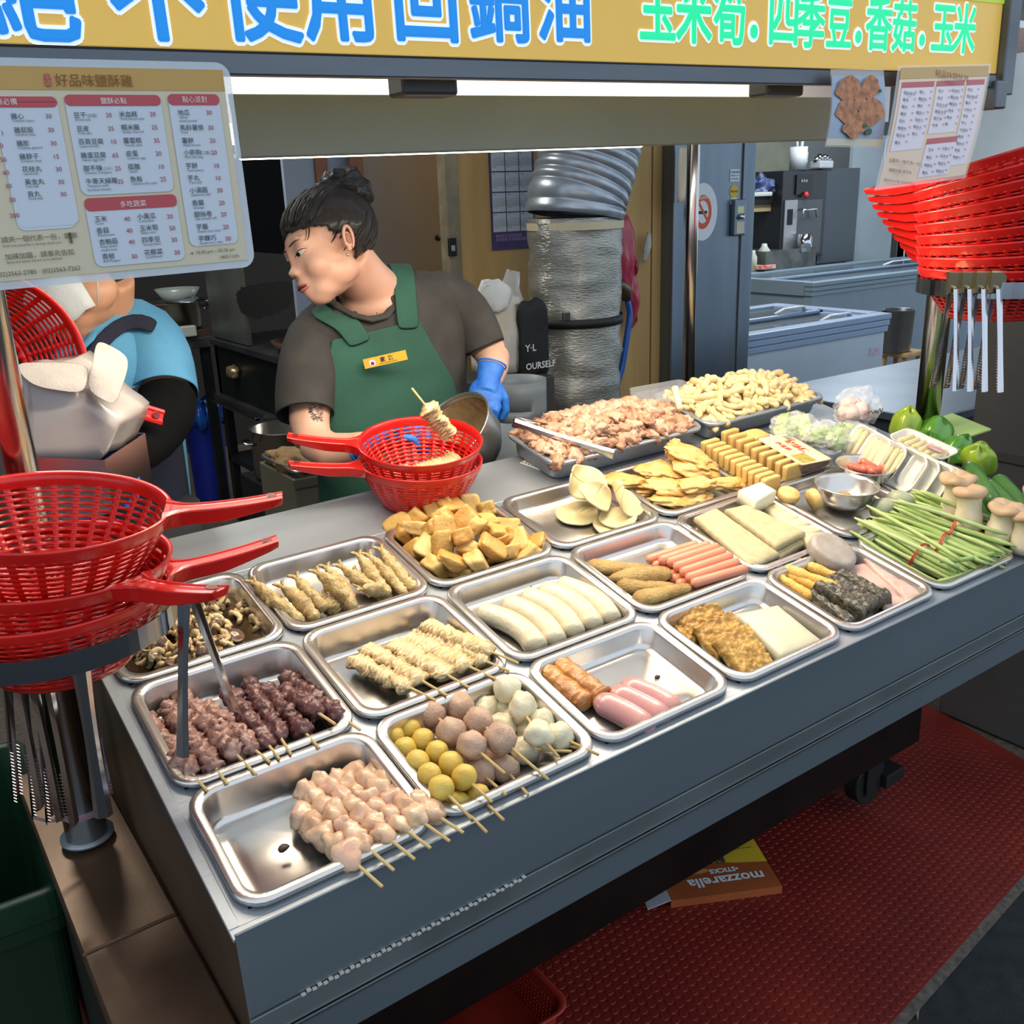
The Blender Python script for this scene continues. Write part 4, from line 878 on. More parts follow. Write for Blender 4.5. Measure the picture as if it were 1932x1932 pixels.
# king oyster mushrooms
KOS = mat('mushroom_stem', (226, 212, 180), (210, 192, 156), 20, rough=.55, bump=.15, bscale=60, sss=.1); KOC = mat('mushroom_cap_tan', (204, 168, 128), (182, 146, 108), 24, rough=.55, bump=.2, bscale=60)
def oyster(px, py, hcap, stem, R, tilt, label, wig, dirn=0.):
    P = TP(px, py, 0); base = P
    t = thing('king_oyster_mushroom', label, 'mushroom', 'king oyster mushrooms', frame(base, EX, (0, 0, 1)) @ RZ(dirn) @ RX(tilt))
    b = MB(); rs = [(.023, 0), (.024, .012), (.0235, .03), (.021, stem*.7), (.021, stem), (.026, stem+.008)]
    b.lathe(rs, 24, cap0=True); part('stem', b, KOS, t, smooth=True)
    b = MB(); rings = []
    for r, z in ((.1, -.004), (.6, -.002), (.93, .0), (1.0, .007), (.92, .014), (.6, .018), (.25, .014), (.02, .012)):
        rings.append([(R*r*cos(q)*(1+wig*sin(3*q+R*90)), R*r*sin(q)*(1+wig*cos(2*q)), stem+.006+z+wig*.03*sin(4*q)*r) for q in [2*pi*k/32 for k in range(32)]])
    b.loft(rings); part('cap', b, KOC, t, smooth=True, sub=1)
oyster(1797, 975, 0, .062, .036, .05, 'tall king oyster mushroom with a torn cap beside the foam trays', .14)
oyster(1826, 1000, 0, .060, .031, -.05, 'king oyster mushroom with a smooth rounded cap', .03)
oyster(1882, 1020, 0, .050, .036, .12, 'king oyster mushroom behind the tied ends of the beans', .12, .5)
oyster(1932, 1040, 0, .055, .034, .0, 'king oyster mushroom cut off by the right edge of the picture', .08)
oyster(1950, 985, 0, .05, .033, .1, 'farther king oyster mushroom at the right edge of the picture', .05)
# cucumbers
CUC = mat('cucumber_green', (52, 104, 40), (84, 132, 56), 30, rough=.35, bump=.25, bscale=60, coat=.2, stretch=(.3, 1, 1))
for i, (a, c_, h, lab) in enumerate((((1828, 885), (1872, 945), .03, 'dark green cucumber leaning behind the tall king oyster mushroom'), ((1868, 920), (1925, 985), .03, 'pale tipped cucumber in front of the others'), ((1882, 905), (1940, 975), .02, 'rear cucumber by the cart edge'), ((1838, 925), (1890, 1000), .0, 'cucumber low behind the round capped mushroom'))):
    me = dogmesh('cucumber', CUC, .17, .0165, i+2, .004, .05, 16, 1, 2, 0, 26, 1.3)
    item('cucumber', me, lab, 'cucumber', 'cucumbers', a, c_, h)
# bell peppers
PG = mat('pepper_green', (62, 128, 30), (84, 148, 36), 8, rough=.2, coat=.6); PY = mat('pepper_lime', (150, 176, 30), (122, 160, 30), 8, rough=.2, coat=.6)
def pepper(px, py, h, R, L, m, label, rot):
    b = MB(); rings = []
    for i in range(17):
        t = i/16; z = L*(t-.5); r = R*math.sqrt(max(.0, 1-(2*abs(t-.45))**3.2))*(1.0-.18*t) + .001
        rings.append([(r*(1+.13*cos(4*q))*cos(q), r*(1+.13*cos(4*q))*sin(q), z + (.006*cos(4*q) if i in (0, 1, 15, 16) else 0)) for q in [2*pi*k/32 for k in range(32)]])
    b.loft(rings)
    t = thing('bell_pepper', label, 'pepper', 'bell peppers', frame(TP(px, py, h), EX, (0, 0, 1)) @ RZ(rot[2]) @ RY(rot[1]) @ RX(rot[0]))
    part('flesh', b, m, t, smooth=True); b = MB(); b.tube([(0, 0, -L/2+.004), (0, 0, -L/2-.006), (.004, 0, -L/2-.016)], [.009, .0045, .0035], 10); part('stem', b, mat('pepper_stem', (96, 128, 60), rough=.6), t, smooth=True)
pepper(1710, 800, .030, .032, .072, PY, 'yellow-green bell pepper left of the bare steel pole', (.1, .15, .3))
pepper(1764, 815, .025, .037, .078, PG, 'dark green bell pepper right of the bare steel pole', (.2, .9, .4))
pepper(1806, 848, .022, .032, .07, PG, 'green bell pepper between two others', (.3, .7, .2))
pepper(1846, 866, .022, .035, .085, PY, 'yellow-green bell pepper nearest the cucumbers', (.1, -.6, .3))
one('cutting_board', MB().box(-.07, -.05, -.003, .07, .05, .003), mat('board_lime', (176, 204, 110), rough=.5), 'thin lime green plastic board behind the bell peppers', 'board', M=frame(TP(1800, 806, .01), EX, EN), bev=.002)
# foam trays of baby corn
FOAM = mat('white_foam', (226, 224, 214), (216, 212, 200), 60, rough=.6, bump=.1, bscale=200); CORN = mat('baby_corn', (234, 214, 132), (220, 194, 104), 90, rough=.45, bump=.4, bscale=260)
FILM = mat('clear_film', (255, 255, 255), rough=.06, alpha=.16)
def foam(name_label, Mx, corn=True, L=.115, W=.085, film=True):
    t = thing('foam_tray', name_label, 'foam tray', 'foam trays of baby corn', Mx)
    b = MB(); b.loft([rrect(L-.03, W-.03, .012, 0), rrect(L-.024, W-.024, .014, .001), rrect(L-.006, W-.006, .018, .016), rrect(L, W, .02, .017), rrect(L, W, .02, .014), rrect(L-.008, W-.008, .018, .012), rrect(L-.03, W-.03, .012, -.003)], True, True)
    part('foam_shell', b, FOAM, t, smooth=False)
    if corn:
        cmx = dogmesh('baby_corn', CORN, .062, .0068, 1, 0, .08, 10, 1, 3, .35, 12, 1.4)
        for k in range(6): part('baby_corn', cmx, None, t, T(-.038+k*.0152, random.uniform(-.002, .002), .0095) @ RZ(pi/2+random.uniform(-.06, .06)))
    if film:
        P = [[(L*(i/8-.5)*.97, W*(j/8-.5)*.97, .0185+.0012*sin(i*2.1+j*1.3)) for j in range(9)] for i in range(9)]
        part('cling_film', MB().grid(P), FILM, t, smooth=True)
    return t
foam('foam tray of baby corn lying flat on top, price sticker on its film', frame(TP(1738, 850, .050), TP(1790, 868, .05)-TP(1690, 823, .055), EN) @ RZ(.0), L=.12, W=.082)
lb = link('price_sticker', MB().box(-.016, -.010, 0, .016, .010, .0004).mesh('price_sticker', mat('label_pink', (206, 120, 110), (190, 170, 180), 60, rough=.4), False), None, frame(TP(1765, 846, .070), TP(1790, 868, .05)-TP(1690, 823, .055), EN)); tag(lb, 'small pinkish price sticker on the film of the top baby corn tray', 'label')
for i, (px, py, lab, cn) in enumerate(((1640, 850, 'upright foam tray of baby corn beside the broccoli bag', True), (1668, 866, 'upright foam tray of baby corn behind the red sausage bowl', True), (1706, 885, 'upright foam tray behind the nearer grey egg', False), (1728, 895, 'middle upright foam tray of the white row', False), (1752, 906, 'upright foam tray leaning below the flat corn tray', False), (1775, 918, 'last upright foam tray beside the tall king oyster mushroom', False))):
    foam(lab, frame(TP(px, py, .030), EX, EN) @ RZ(-.15) @ RY(radians(-62)) @ RZ(pi/2), cn, L=.1, W=.08, film=cn)
# broccoli in bags, garlic bag
GRN = [mat('leaf_green', (96, 138, 62), (150, 180, 84), 30, rough=.5, bump=.5, bscale=80), mat('leaf_pale', (190, 206, 140), (150, 184, 92), 25, rough=.5, bump=.4, bscale=80)]
BAG = mat('clear_bag', (250, 252, 255), rough=.08, alpha=.20)
def bagmesh(nm, sx, sy, sz, seed, m=None, tie=True):
    bm = bmesh.new(); bmesh.ops.create_icosphere(bm, subdivisions=4, radius=1); off = Vector((seed*3.3, seed, 0))
    for v in bm.verts:
        p = v.co.copy(); n = abs(noise.noise(p*2.2+off))*.35+abs(noise.noise(p*5+off))*.16
        q = p*(1+n-.1)
        if q.z < -.6: q.z = -.6
        v.co = (q.x*sx, q.y*sy, q.z*sz)
    me = bpy.data.meshes.new(nm); bm.to_mesh(me); bm.free(); me.materials.append(m or BAG)
    for p in me.polygons: p.use_smooth = False
    return me
def cluster(t, n, R, m, ox=0, oy=0, seed=0, nm='broccoli_floret', fl=.012):
    rnd = random.Random(seed)
    vs_ = [blob(nm, m, seed*5+i, fl, fl, fl, .5, 2.2, 3, sharp=.4) for i in range(3)]
    for i in range(n):
        a = rnd.uniform(0, 6.28); r = R*math.sqrt(rnd.random()); part(nm, rnd.choice(vs_), None, t, T(ox+r*cos(a), oy+r*sin(a)*.8, rnd.uniform(0, .022)) @ RZ(a) @ RX(a*2) @ Matrix.Scale(rnd.uniform(.8, 1.3), 4))
for px, py, h, s_, lab, sd in ((1500, 818, .02, .052, 'clear bag of broccoli nearest the fritter tray', 1), (1560, 835, .02, .050, 'clear bag of broccoli in front, leaning on the box', 2), (1612, 836, .018, .045, 'clear bag of pale leafy greens at the right', 3)):
    t = thing('vegetable_bag', lab, 'bag', 'bags of greens', frame(TP(px, py, h), EX, EN))
    cluster(t, 16, s_*.78, GRN[sd % 2] if sd != 3 else GRN[1], seed=sd); cluster(t, 10, s_*.7, GRN[0] if sd != 2 else GRN[1], seed=sd+9, nm='broccoli_stalk', fl=.009)
    part('plastic_bag', bagmesh('plastic_bag', s_*1.12, s_*.95, .030, sd), None, t, T(0, 0, .012))
t = thing('garlic_bag', 'knotted clear bag with pinkish white contents and black brush writing', 'bag', M=frame(TP(1612, 782, .035), EX, EN))
GAR = mat('pink_white', (232, 206, 190), (210, 160, 150), 18, rough=.5)
for i in range(7):
    a = i*.9; part('garlic_bulb', blob('garlic_bulb', GAR, i+3, .018, .018, .020, .2, 1.6, 3), None, t, T(.026*cos(a), .018*sin(a), .004+.006*(i % 3)))
part('plastic_bag', bagmesh('plastic_bag', .056, .044, .046, 7), None, t, T(.004, 0, .016))
b = MB(); b.tube([(-.03, -.05, .028), (-.022, -.052, .033), (-.016, -.052, .026), (-.008, -.053, .031), (.0, -.053, .024), (.008, -.052, .033), (.014, -.052, .024), (.022, -.05, .030)], .0009, 6)
part('brush_writing', b, mat('ink_black', (30, 30, 32), rough=.6), t, smooth=True)
# packaged box
bc = [(1427, 832), (1487, 814), (1572, 862), (1508, 882)]
Pb = [TP(*q, .028) for q in bc]; cx_ = sum(Pb, Vector())/4
t = thing('packaged_food_box', 'flat clear plastic box with a printed paper cover in front of the bagged greens', 'box', M=frame(cx_, Pb[2]-Pb[1], EN))
inv = t.matrix_world.inverted(); q = [inv @ p for p in Pb]; hx = (abs(q[0].x)+abs(q[2].x))/2*1.0; hx = max(abs(v.x) for v in q)*.93; hy = max(abs(v.y) for v in q)*.8
b = MB(); b.loft([rrect(2*hx-.012, 2*hy-.012, .006, -.024), rrect(2*hx, 2*hy, .008, -.002), rrect(2*hx+.004, 2*hy+.004, .009, 0)], True, False); part('plastic_shell', b, mat('brownish_plastic', (150, 110, 96), rough=.12, alpha=.55), t, smooth=False)
b = MB(); b.loft([rrect(2*hx-.004, 2*hy-.004, .006, -.0015), rrect(2*hx-.004, 2*hy-.004, .006, .0005)]); part('paper_cover', b, mat('cream_print', (232, 214, 166), (224, 200, 150), 20, rough=.5), t)
text('lettering', '玻絲糕', mat('print_red', (206, 60, 44), rough=.5), .020, T(-hx*.55, hy*.15, .0012) @ RZ(-.0), t, bold=.0004)
text('lettering', '炸豆腐', mat('print_red', (206, 60, 44), rough=.5), .014, T(-hx*.55, -hy*.45, .0012), t, bold=.0003)
b = MB(); b.box(-hx*.85, hy*.45, .0006, -hx*.45, hy*.8, .0011); part('barcode', b, mat('ink_dark', (60, 66, 60), (190, 186, 160), 300, rough=.6, stretch=(1, 0, 0)), t)
part('printed_food', MB().box(hx*.35, -hy*.75, .0006, hx*.9, hy*.1, .0011), mat('print_food', (226, 150, 60), (120, 140, 60), 60, rough=.5), t)
# ------------------------------------------------------------------ big meat trays
def bigtray(u0, u1, v0, v1, hr, dep, lab):
    me = tray_mesh('large_tray', u1-u0, v1-v0, dep, BRUSH, .03, .010)
    o = link('large_tray', me, None, MT @ T((u0+u1)/2, (v0+v1)/2, hr)); mods(o, solid=.001); return tag(o, lab, 'tray', 'large trays at the back of the cart')
HR = .036
bigtray(.612, 1.012, .418, .588, HR, .044, 'large stainless tray heaped with raw marinated chicken pieces')
bigtray(1.024, 1.405, .418, .610, HR, .044, 'large stainless tray heaped with pale squid strips at the back')
MEAT = [mat('marinated_meat_'+'abc'[i], c, c2_, 50, rough=.4, bump=.9, bscale=110, sss=.1, coat=.15) for i, (c, c2_) in enumerate((((212, 166, 136), (182, 132, 104)), ((218, 178, 148), (194, 144, 114)), ((200, 148, 112), (172, 118, 84))))]
mvv = [blob('marinated_meat', MEAT[i % 3], i+101, .021, .015, .011, .55, 2.2, 3, sharp=.22) for i in range(9)]
FRIT = [mat('pale_strip_'+'abc'[i], c, c2_, 40, rough=.38, bump=.5, bscale=80, sss=.2, coat=.25) for i, (c, c2_) in enumerate((((230, 204, 148), (214, 182, 118)), ((236, 212, 160), (220, 190, 128))))]
fv = []
for i in range(6):
    me = dogmesh('squid_strip', FRIT[i % 2], .046, .0078, i+2, .008*((i % 3)-1)+.003, .35, 12, .9, 4, .1, 20, 1.1, .001, 120); fv.append(me)
random.seed(31)
def heap(u0, u1, v0, v1, h0, top, variants, n, nm, lab, cat, grp, sk):
    # a low filler mound, then countable pieces over it
    def hh(u, v):
        a = (u-u0)/(u1-u0); c_ = (v-v0)/(v1-v0); return h0+top*max(0, min(1, 2.6*min(a*1.25+sk, 1-a*.92)))*max(0, min(1, 2.6*min(c_, 1-c_)))**.6
    P = [[(u0+(u1-u0)*i/24, v0+(v1-v0)*j/14, hh(u0+(u1-u0)*i/24, v0+(v1-v0)*j/14)-.012) for j in range(15)] for i in range(25)]
    o = one(nm+'_bed', MB().grid(P), variants[0].materials[0], 'lower layers of the heap of '+grp, cat, M=MT, smooth=True); o['kind'] = 'stuff'
    cols = int(math.sqrt(n*(u1-u0)/(v1-v0))); rows = int(n/cols)
    for i in range(cols):
        for j in range(rows):
            u = u0+(u1-u0)*(i+.5+random.uniform(-.35, .35))/cols; v = v0+(v1-v0)*(j+.5+random.uniform(-.35, .35))/rows
            Mx = MT @ T(u, v, hh(u, v)+random.uniform(-.004, .005)) @ RZ(random.uniform(0, 6.28)) @ RY(random.uniform(-.5, .5)) @ RX(random.uniform(0, 6.28) if random.random() < .5 else random.uniform(-.6, .6)) @ Matrix.Scale(random.uniform(.85, 1.2), 4)
            tag(link(nm, random.choice(variants), None, Mx), lab, cat, grp)
heap(.628, .996, .434, .572, HR-.008, .046, mvv, 190, 'chicken_piece', 'raw marinated brownish pink chicken piece in the heap under the tongs', 'meat', 'marinated chicken pieces', .12)
heap(1.040, 1.390, .434, .594, HR-.008, .040, fv, 210, 'squid_strip', 'pale coated strip in the heap of the rearmost tray', 'strip', 'pale coated strips', .15)
# tongs builder
TNG = mat('tongs_steel', (200, 200, 204), rough=.16, metal=1)
def tongs(label, Mx, L=.235, spread=.03, group='food tongs', teeth=True):
    """hinge at origin, arms along -Z, opening in Y"""
    t = thing('food_tongs', label, 'tongs', group, Mx)
    for sg in (-1, 1):
        b = MB(); rings = []
        for i in range(14):
            z = -L*i/13; y = sg*(.004+spread*(i/13)**1.0); w_ = .0100-.003*sin(pi*i/13); c_ = .0045
            rings.append([(-w_, y, z), (-w_*.5, y+sg*c_, z), (w_*.5, y+sg*c_, z), (w_, y, z), (w_*.5, y+sg*(c_-.001), z), (-w_*.5, y+sg*(c_-.001), z)])
        b.loft(rings); a_ = part('arm', b, TNG, t, smooth=False)
        if teeth:
            b = MB()
            for i in range(16):
                z = -L+.004+i*.005; y = sg*(.004+spread*(-z/L))
                for x in (-.0068, .0068): b.loft([[(x-.0004, y, z), (x+.0004, y, z), (x+.0004, y, z+.0035), (x-.0004, y, z+.0035)], [(x-.0003, y-sg*.0035, z+.0012), (x+.0003, y-sg*.0035, z+.0012), (x+.0003, y-sg*.0035, z+.002), (x-.0003, y-sg*.0035, z+.002)]])
            part('teeth', b, TNG, t)
    b = MB(); P = []
    for i in range(9):
        a_ = pi*i/8; P.append([(-.0095, -.0045*cos(a_), .006*sin(a_)), (.0095, -.0045*cos(a_), .006*sin(a_))])
    b.grid(P); part('hinge', b, TNG, t, solid=.001)
    return t
def hang(p, down, side, **k):                 # matrix: -Z along down, X along side
    z = -Vector(down).normalized(); x = Vector(side); x = (x-z*x.dot(z)).normalized(); y = z.cross(x)
    Mx = Matrix((x, y, z)).transposed().to_4x4(); Mx.translation = p; return Mx
A = TP(972, 797, .072); B = TP(1142, 838, .056)
tongs('steel tongs lying closed on the heap of marinated chicken', hang(A, B-A, EN), .20, .032)
# scoop
t = thing('food_scoop', 'clear plastic scoop lid with crumbs resting at the back of the pale strips', 'scoop', M=frame(TP(1255, 745, .045), EX, EN) @ RZ(-.05))
b = MB(); b.loft([rrect(.15, .075, .012, 0), rrect(.156, .08, .014, .012)], True, False); part('scoop_shell', b, mat('clear_plastic', (210, 216, 226), rough=.08, alpha=.35), t)
b = MB(); a0 = TP(1283, 772, .062); a1 = TP(1273, 733, .085); b.tube([a0, (a0+a1)/2, a1], [.007, .0062, .0085], 14)
one('spoon_handle', b, mat('cream_plastic', (226, 218, 176), rough=.35), 'cream plastic handle sticking up from the pale strips', 'spoon', smooth=True)
# white perforated strip on the counter
b = MB(); p0 = TL(985, 872, -.008); p1 = TL(1062, 900, -.008); d = (p1-p0).normalized(); n_ = Vector((-d.y, d.x, 0)); L = (p1-p0).length
t = thing('perforated_strip', 'white perforated plastic strip on the counter beside the big meat tray', 'strip', M=MT @ T(*p0) @ RZ(math.atan2(d.y, d.x)))
part('strip', MB().box(0, -.008, 0, L, .008, .002), mat('strip_white', (222, 220, 212), rough=.5), t, bev=.0008)
b = MB()
for i in range(int(L/.007)):
    for j in (-1, 1): b.add([(.004+i*.007+(.0035 if j > 0 else 0)+.0018*cos(a), j*.0036+.0018*sin(a), .0024) for a in [2*pi*k/8 for k in range(8)]], [tuple(range(8))])
part('holes', b, mat('hole_grey', (84, 84, 82), rough=.8), t)
# ================================================================== menus
YM = YS-.014
def mk(x, y): return (x*.28986, y*.28986)
def rectpx(parent, nm, m, tl, br, d, rnd=0., yb=None):
    a = CY(*tl, YM); c_ = CY(*br, YM); x0, z1, x1, z0 = a.x, a.z, c_.x, c_.z
    w_, h_ = x1-x0, z1-z0; b = MB()
    if rnd:
        r = [(p.x, YM-d, p.y) for p in rrect(w_, h_, rnd, 0, 5, (x0+x1)/2, (z0+z1)/2)]; b.add(r, [tuple(range(len(r)))])
    else: b.add([(x0, YM-d, z0), (x1, YM-d, z0), (x1, YM-d, z1), (x0, YM-d, z1)], [(0, 1, 2, 3)])
    return part(nm, b, m, parent)
menu = thing('menu_sheet', 'large laminated price menu hanging from the sign at the left', 'menu', 'laminated menus', MC)
CREAM = mat('menu_cream', (206, 192, 158), rough=.35, coat=.6); GOLD = mat('menu_gold', (192, 142, 44), rough=.35, coat=.6); MRED = mat('menu_red', (190, 40, 52), rough=.35, coat=.6); MWH = mat('menu_white', (196, 204, 216), rough=.35, coat=.6)
MINK = mat('menu_ink', (44, 48, 60), rough=.6); MNUM = mat('menu_number', (170, 50, 66), rough=.6); MLT = mat('menu_light', (236, 220, 214), rough=.6); MBR = mat('menu_brown', (140, 84, 34), rough=.6); MGR = mat('menu_small', (110, 118, 134), rough=.6); MTB = mat('menu_note', (110, 94, 66), rough=.6)
a = CY(432, 118, YM); c_ = CY(480, 503, YM); XL = -.62
LAM = mat('laminate_edge', (214, 224, 232), rough=.12, alpha=.55, coat=.5)
b = MB(); r = [(p.x, YM+.0006, p.y) for p in rrect(a.x-XL, a.z-c_.z, .012, 0, 5, (a.x+XL)/2, (a.z+c_.z)/2)]; b.add(r, [tuple(range(len(r)))]); part('laminate', b, LAM, menu, solid=.0004)
a = CY(419, 132, YM); c_ = CY(466, 490, YM)
part('paper', MB().box(XL+.02, YM-.0004, c_.z, a.x, YM, a.z), CREAM, menu)
h_ = CY(420, 172, YM)
part('header_band', MB().box(XL+.02, YM-.0008, h_.z, a.x, YM-.0004, a.z), GOLD, menu)
def ptxt(s, x, y, hpx, m, bold=.0, align='LEFT', f=mk, parent=menu, d=.0022):
    px, py = f(x, y); hp = hpx*.28986 if f is mk else hpx
    p = CY(px, py+hp*.5, YM); q = CY(px, py-hp*.5, YM); sz = (q.z-p.z)*1.18
    return text('menu_text', s, m, sz, T(p.x, YM-d, p.z) @ FACE, parent, bold=0, align=align)
rectpx(menu, 'panel', MWH, mk(-60, 640), mk(500, 1480), .0010, .006)
for (x0, y0, x1, y1, xb, yb) in ((-60, 628, 362, 700, 500, 1478), (410, 616, 1036, 690, 1120, 1262), (1084, 612, 1418, 686, 1545, 1600), (541, 1292, 1144, 1362, 1206, 1718)):
    a = CY(*mk(x0, y0), YM); e = CY(*mk(x1, y0), YM); hb_ = CY(*mk((x0+x1)/2, y1), YM); bb = CY(*mk((x0+xb)/2, yb), YM)
    r = [(p.x, YM-.0012, p.y) for p in rrect(e.x-a.x, a.z-bb.z, .006, 0, 5, (a.x+e.x)/2, (a.z+bb.z)/2)]; part('panel', MB().add(r, [tuple(range(len(r)))]), MWH, menu)
    r = [(p.x, YM-.0016, p.y) for p in rrect(e.x-a.x, a.z-hb_.z, .004, 0, 5, (a.x+e.x)/2, (a.z+hb_.z)/2)]; part('panel_header', MB().add(r, [tuple(range(len(r)))]), MRED, menu)
ptxt('好品味鹽酥雞', 360, 518, 76, MBR, .016)
rectpx(menu, 'seal', MRED, mk(278, 478), mk(338, 566), .0016, .002); ptxt('中', 286, 500, 38, GOLD, .02); ptxt('崎', 290, 542, 38, GOLD, .02)
ptxt('鼎必備', -30, 660, 40, MLT, .012); ptxt('鹽酥必點', 652, 655, 38, MLT, .012); ptxt('點心派對', 1182, 646, 38, MLT, .012); ptxt('多吃蔬菜', 778, 1328, 38, MLT, .012)
rows = [((70, 755, '雞心', 'Chicken heart', 294, '30'), (90, 845, '雞屁股', 'Chicken butt', 310, '30'), (107, 932, '雞胗', 'Chicken gizzard', 327, '30'), (125, 1018, '雞脖子', 'Chicken neck', 343, '15'), (143, 1100, '花枝丸', 'Squid ball', 360, '30'), (160, 1183, '黃金丸', 'Fish ball', 376, '30'), (178, 1262, '貢丸', 'Pork ball', 390, '30')),
        ((478, 748, '豆干', 'Dried tofu', 686, '20'), (497, 836, '豆皮', 'Tofu skin', 701, '25'), (508, 921, '百頁豆腐', 'Layered tofu', 716, '10'), (524, 1010, '雞蛋豆腐', 'Sweet egg tofu', 729, '65'), (540, 1095, '甜不辣', 'Chinese Tempura', 746, '25'), (557, 1180, '牛蒡天婦羅', 'Tempura with', 762, '25')),
        ((772, 742, '米血糕', 'Pork blood cake', 972, '20'), (786, 828, '糯米腸', 'Sticky rice roll', 984, '25'), (800, 914, '蘿蔔糕', 'Turnip cake', 998, '35'), (817, 998, '皮蛋', 'Century egg', 1010, '20'), (830, 1084, '孤雛', 'Quail', 1026, '10'), (845, 1165, '魚板', 'Chinese fish cake', 1040, '25')),
        ((1154, 732, '地瓜', 'Sweet', 1338, '30'), (1168, 830, '馬鈴薯條', 'Fries', 1350, '30'), (1180, 914, '薯餅', 'Hash brown', 1361, '20'), (1191, 992, '小熱狗', 'Mini hot dog', 1371, '20'), (1205, 1078, '芋餅', 'Taro pastry', 1386, '10'), (1218, 1158, '芋丸', 'Taro ball', 1396, '10'), (1231, 1238, '小湯圓', 'Glutinous ball', 1408, '30'), (1246, 1320, '香腸', 'Sausage', 1421, '20'), (1260, 1394, '銀絲卷', 'Silk thread roll', 1434, '20'), (1274, 1476, '芋籤', 'Sweet taro stick', 1447, '20'), (1287, 1552, '芋粿巧', 'Sweet taro cake', 1462, '30')),
        ((612, 1424, '玉米', 'Corn', 806, '40'), (626, 1500, '香菇', 'Mushroom', 820, '40'), (642, 1574, '杏鮑菇', 'King oyster', 835, '40'), (662, 1668, '青椒', 'Bell Pepper', 852, '30')),
        ((890, 1408, '小黃瓜', 'Cucumber', 1084, '20'), (906, 1484, '玉米筍', 'Baby corn', 1099, '50'), (920, 1560, '四季豆', 'String beans', 1112, '30'), (936, 1642, '花椰菜', 'Cauliflower', 1130, '30'))]
for col in rows:
    for (x, y, zh, en, xn, num) in col:
        ptxt(zh, x, y, 36, MINK, .012); ptxt(en, x+9, y+29, 21, MGR); ptxt(num, xn, y-2, 36, MNUM, .01)
for x, y, s in ((0, 945, '0'), (0, 1036, '50'), (18, 1120, '60'), (34, 1208, '30'), (58, 1297, '30'), (62, 1400, '200'), (8, 860, ')')): ptxt(s, x, y, 36, MNUM, .01)
ptxt('（四塊）', 545, 752, 22, MGR); ptxt('（三片）', 645, 1098, 22, MGR); ptxt('（三隻）', 1288, 994, 22, MGR); ptxt('burdock shreds', 568, 1234, 21, MGR); ptxt('sliced potato', 1162, 784, 21, MGR); ptxt('mushroom', 655, 1626, 21, MGR)
ptxt('請夾一個代表一份，謝謝', 8, 1560, 38, MTB); ptxt('Grab one piece for a serving, thank you', 14, 1600, 20, MTB); ptxt('加辣加醬，請事先告知', 32, 1670, 38, MTB); ptxt('Spicy and sauce, inform us in advance', 40, 1706, 20, MTB)
ptxt('(02)2563-2780 · (02)2563-7262', -24, 1785, 36, MTB); ptxt('16:30 pm ~ 03:30 am', 1270, 1640, 27, MTB); ptxt('(每週三公休)', 1430, 1672, 20, MTB); ptxt('■', 1240, 1648, 14, MTB); ptxt('▎', 452, 1546, 60, MTB)
tp = AY(45*1, 103, YS-.008); q = MCI @ tp
# right hand menu, curled toward the street
def curl_sheet(nm, label, cat, grp, TLp, TRp, BRp, BLp, yt, yb, n=10):
    A, B_, C_, D = AY(*TLp, yt), AY(*TRp, yt), AY(*BRp, yb), AY(*BLp, yb)
    t = thing(nm, label, cat, grp, T(*A)); A0 = A.copy(); A, B_, C_, D = [p-A0 for p in (A, B_, C_, D)]
    nr = (B_-A).cross(D-A).normalized(); nr = nr if nr.y < 0 else -nr
    def at(u, v, d=0.): return A*(1-u)*(1-v)+B_*u*(1-v)+C_*u*v+D*(1-u)*v + nr*(d+.004*sin(pi*v)*1.0)
    def quad(nm_, m, u0, v0, u1, v1, d):
        P = [[at(u0+(u1-u0)*i/n, v0+(v1-v0)*j/n, d) for j in range(n+1)] for i in range(n+1)]; return part(nm_, MB().grid(P), m, t, smooth=True)
    xx = (B_-A).normalized(); yy = -((D-A)-(D-A).dot(xx)*xx).normalized()
    def tx(s, u, v, hfrac, m, bold=0., align='LEFT', d=.0012):
        sz = (D-A).length*hfrac; p = at(u, v, d); z = xx.cross(yy); R = Matrix((xx, (A-D).normalized(), z)).transposed().to_4x4(); R.translation = p
        return text('menu_text', s, m, sz*1.15, R, t, bold=0, align=align)
    return t, quad, tx
t, quad, tx = curl_sheet('menu_sheet', 'small laminated price menu curling off the right end of the sign', 'menu', 'laminated menus', (1700, 128), (1866, 124), (1820, 330), (1657, 352), YS-.02, YS-.055)
PK = mat('menu_cream_pink', (230, 192, 158), rough=.3, coat=.5); PW = mat('menu_lilac', (222, 206, 212), rough=.3, coat=.5)
LAM2 = mat('laminate_clear', (235, 226, 220), rough=.12, alpha=.4, coat=.4)
quad('laminate', LAM2, -.03, -.02, 1.03, 1.03, -.0006); quad('paper', PK, 0, 0, 1, 1, 0); quad('header_band', GOLD, 0, 0, 1, .10, .0004)
for (u0, v0, u1, v1) in ((.03, .13, .38, .72), (.41, .13, .73, .60), (.76, .13, .97, .90), (.42, .64, .78, .97)): quad('panel', PW, u0, v0, u1, v1, .0005); quad('panel_header', MRED, u0, v0, u1, v0+.05, .0007)
tx('好品味鹽酥雞', .38, .075, .05, MBR, .02)
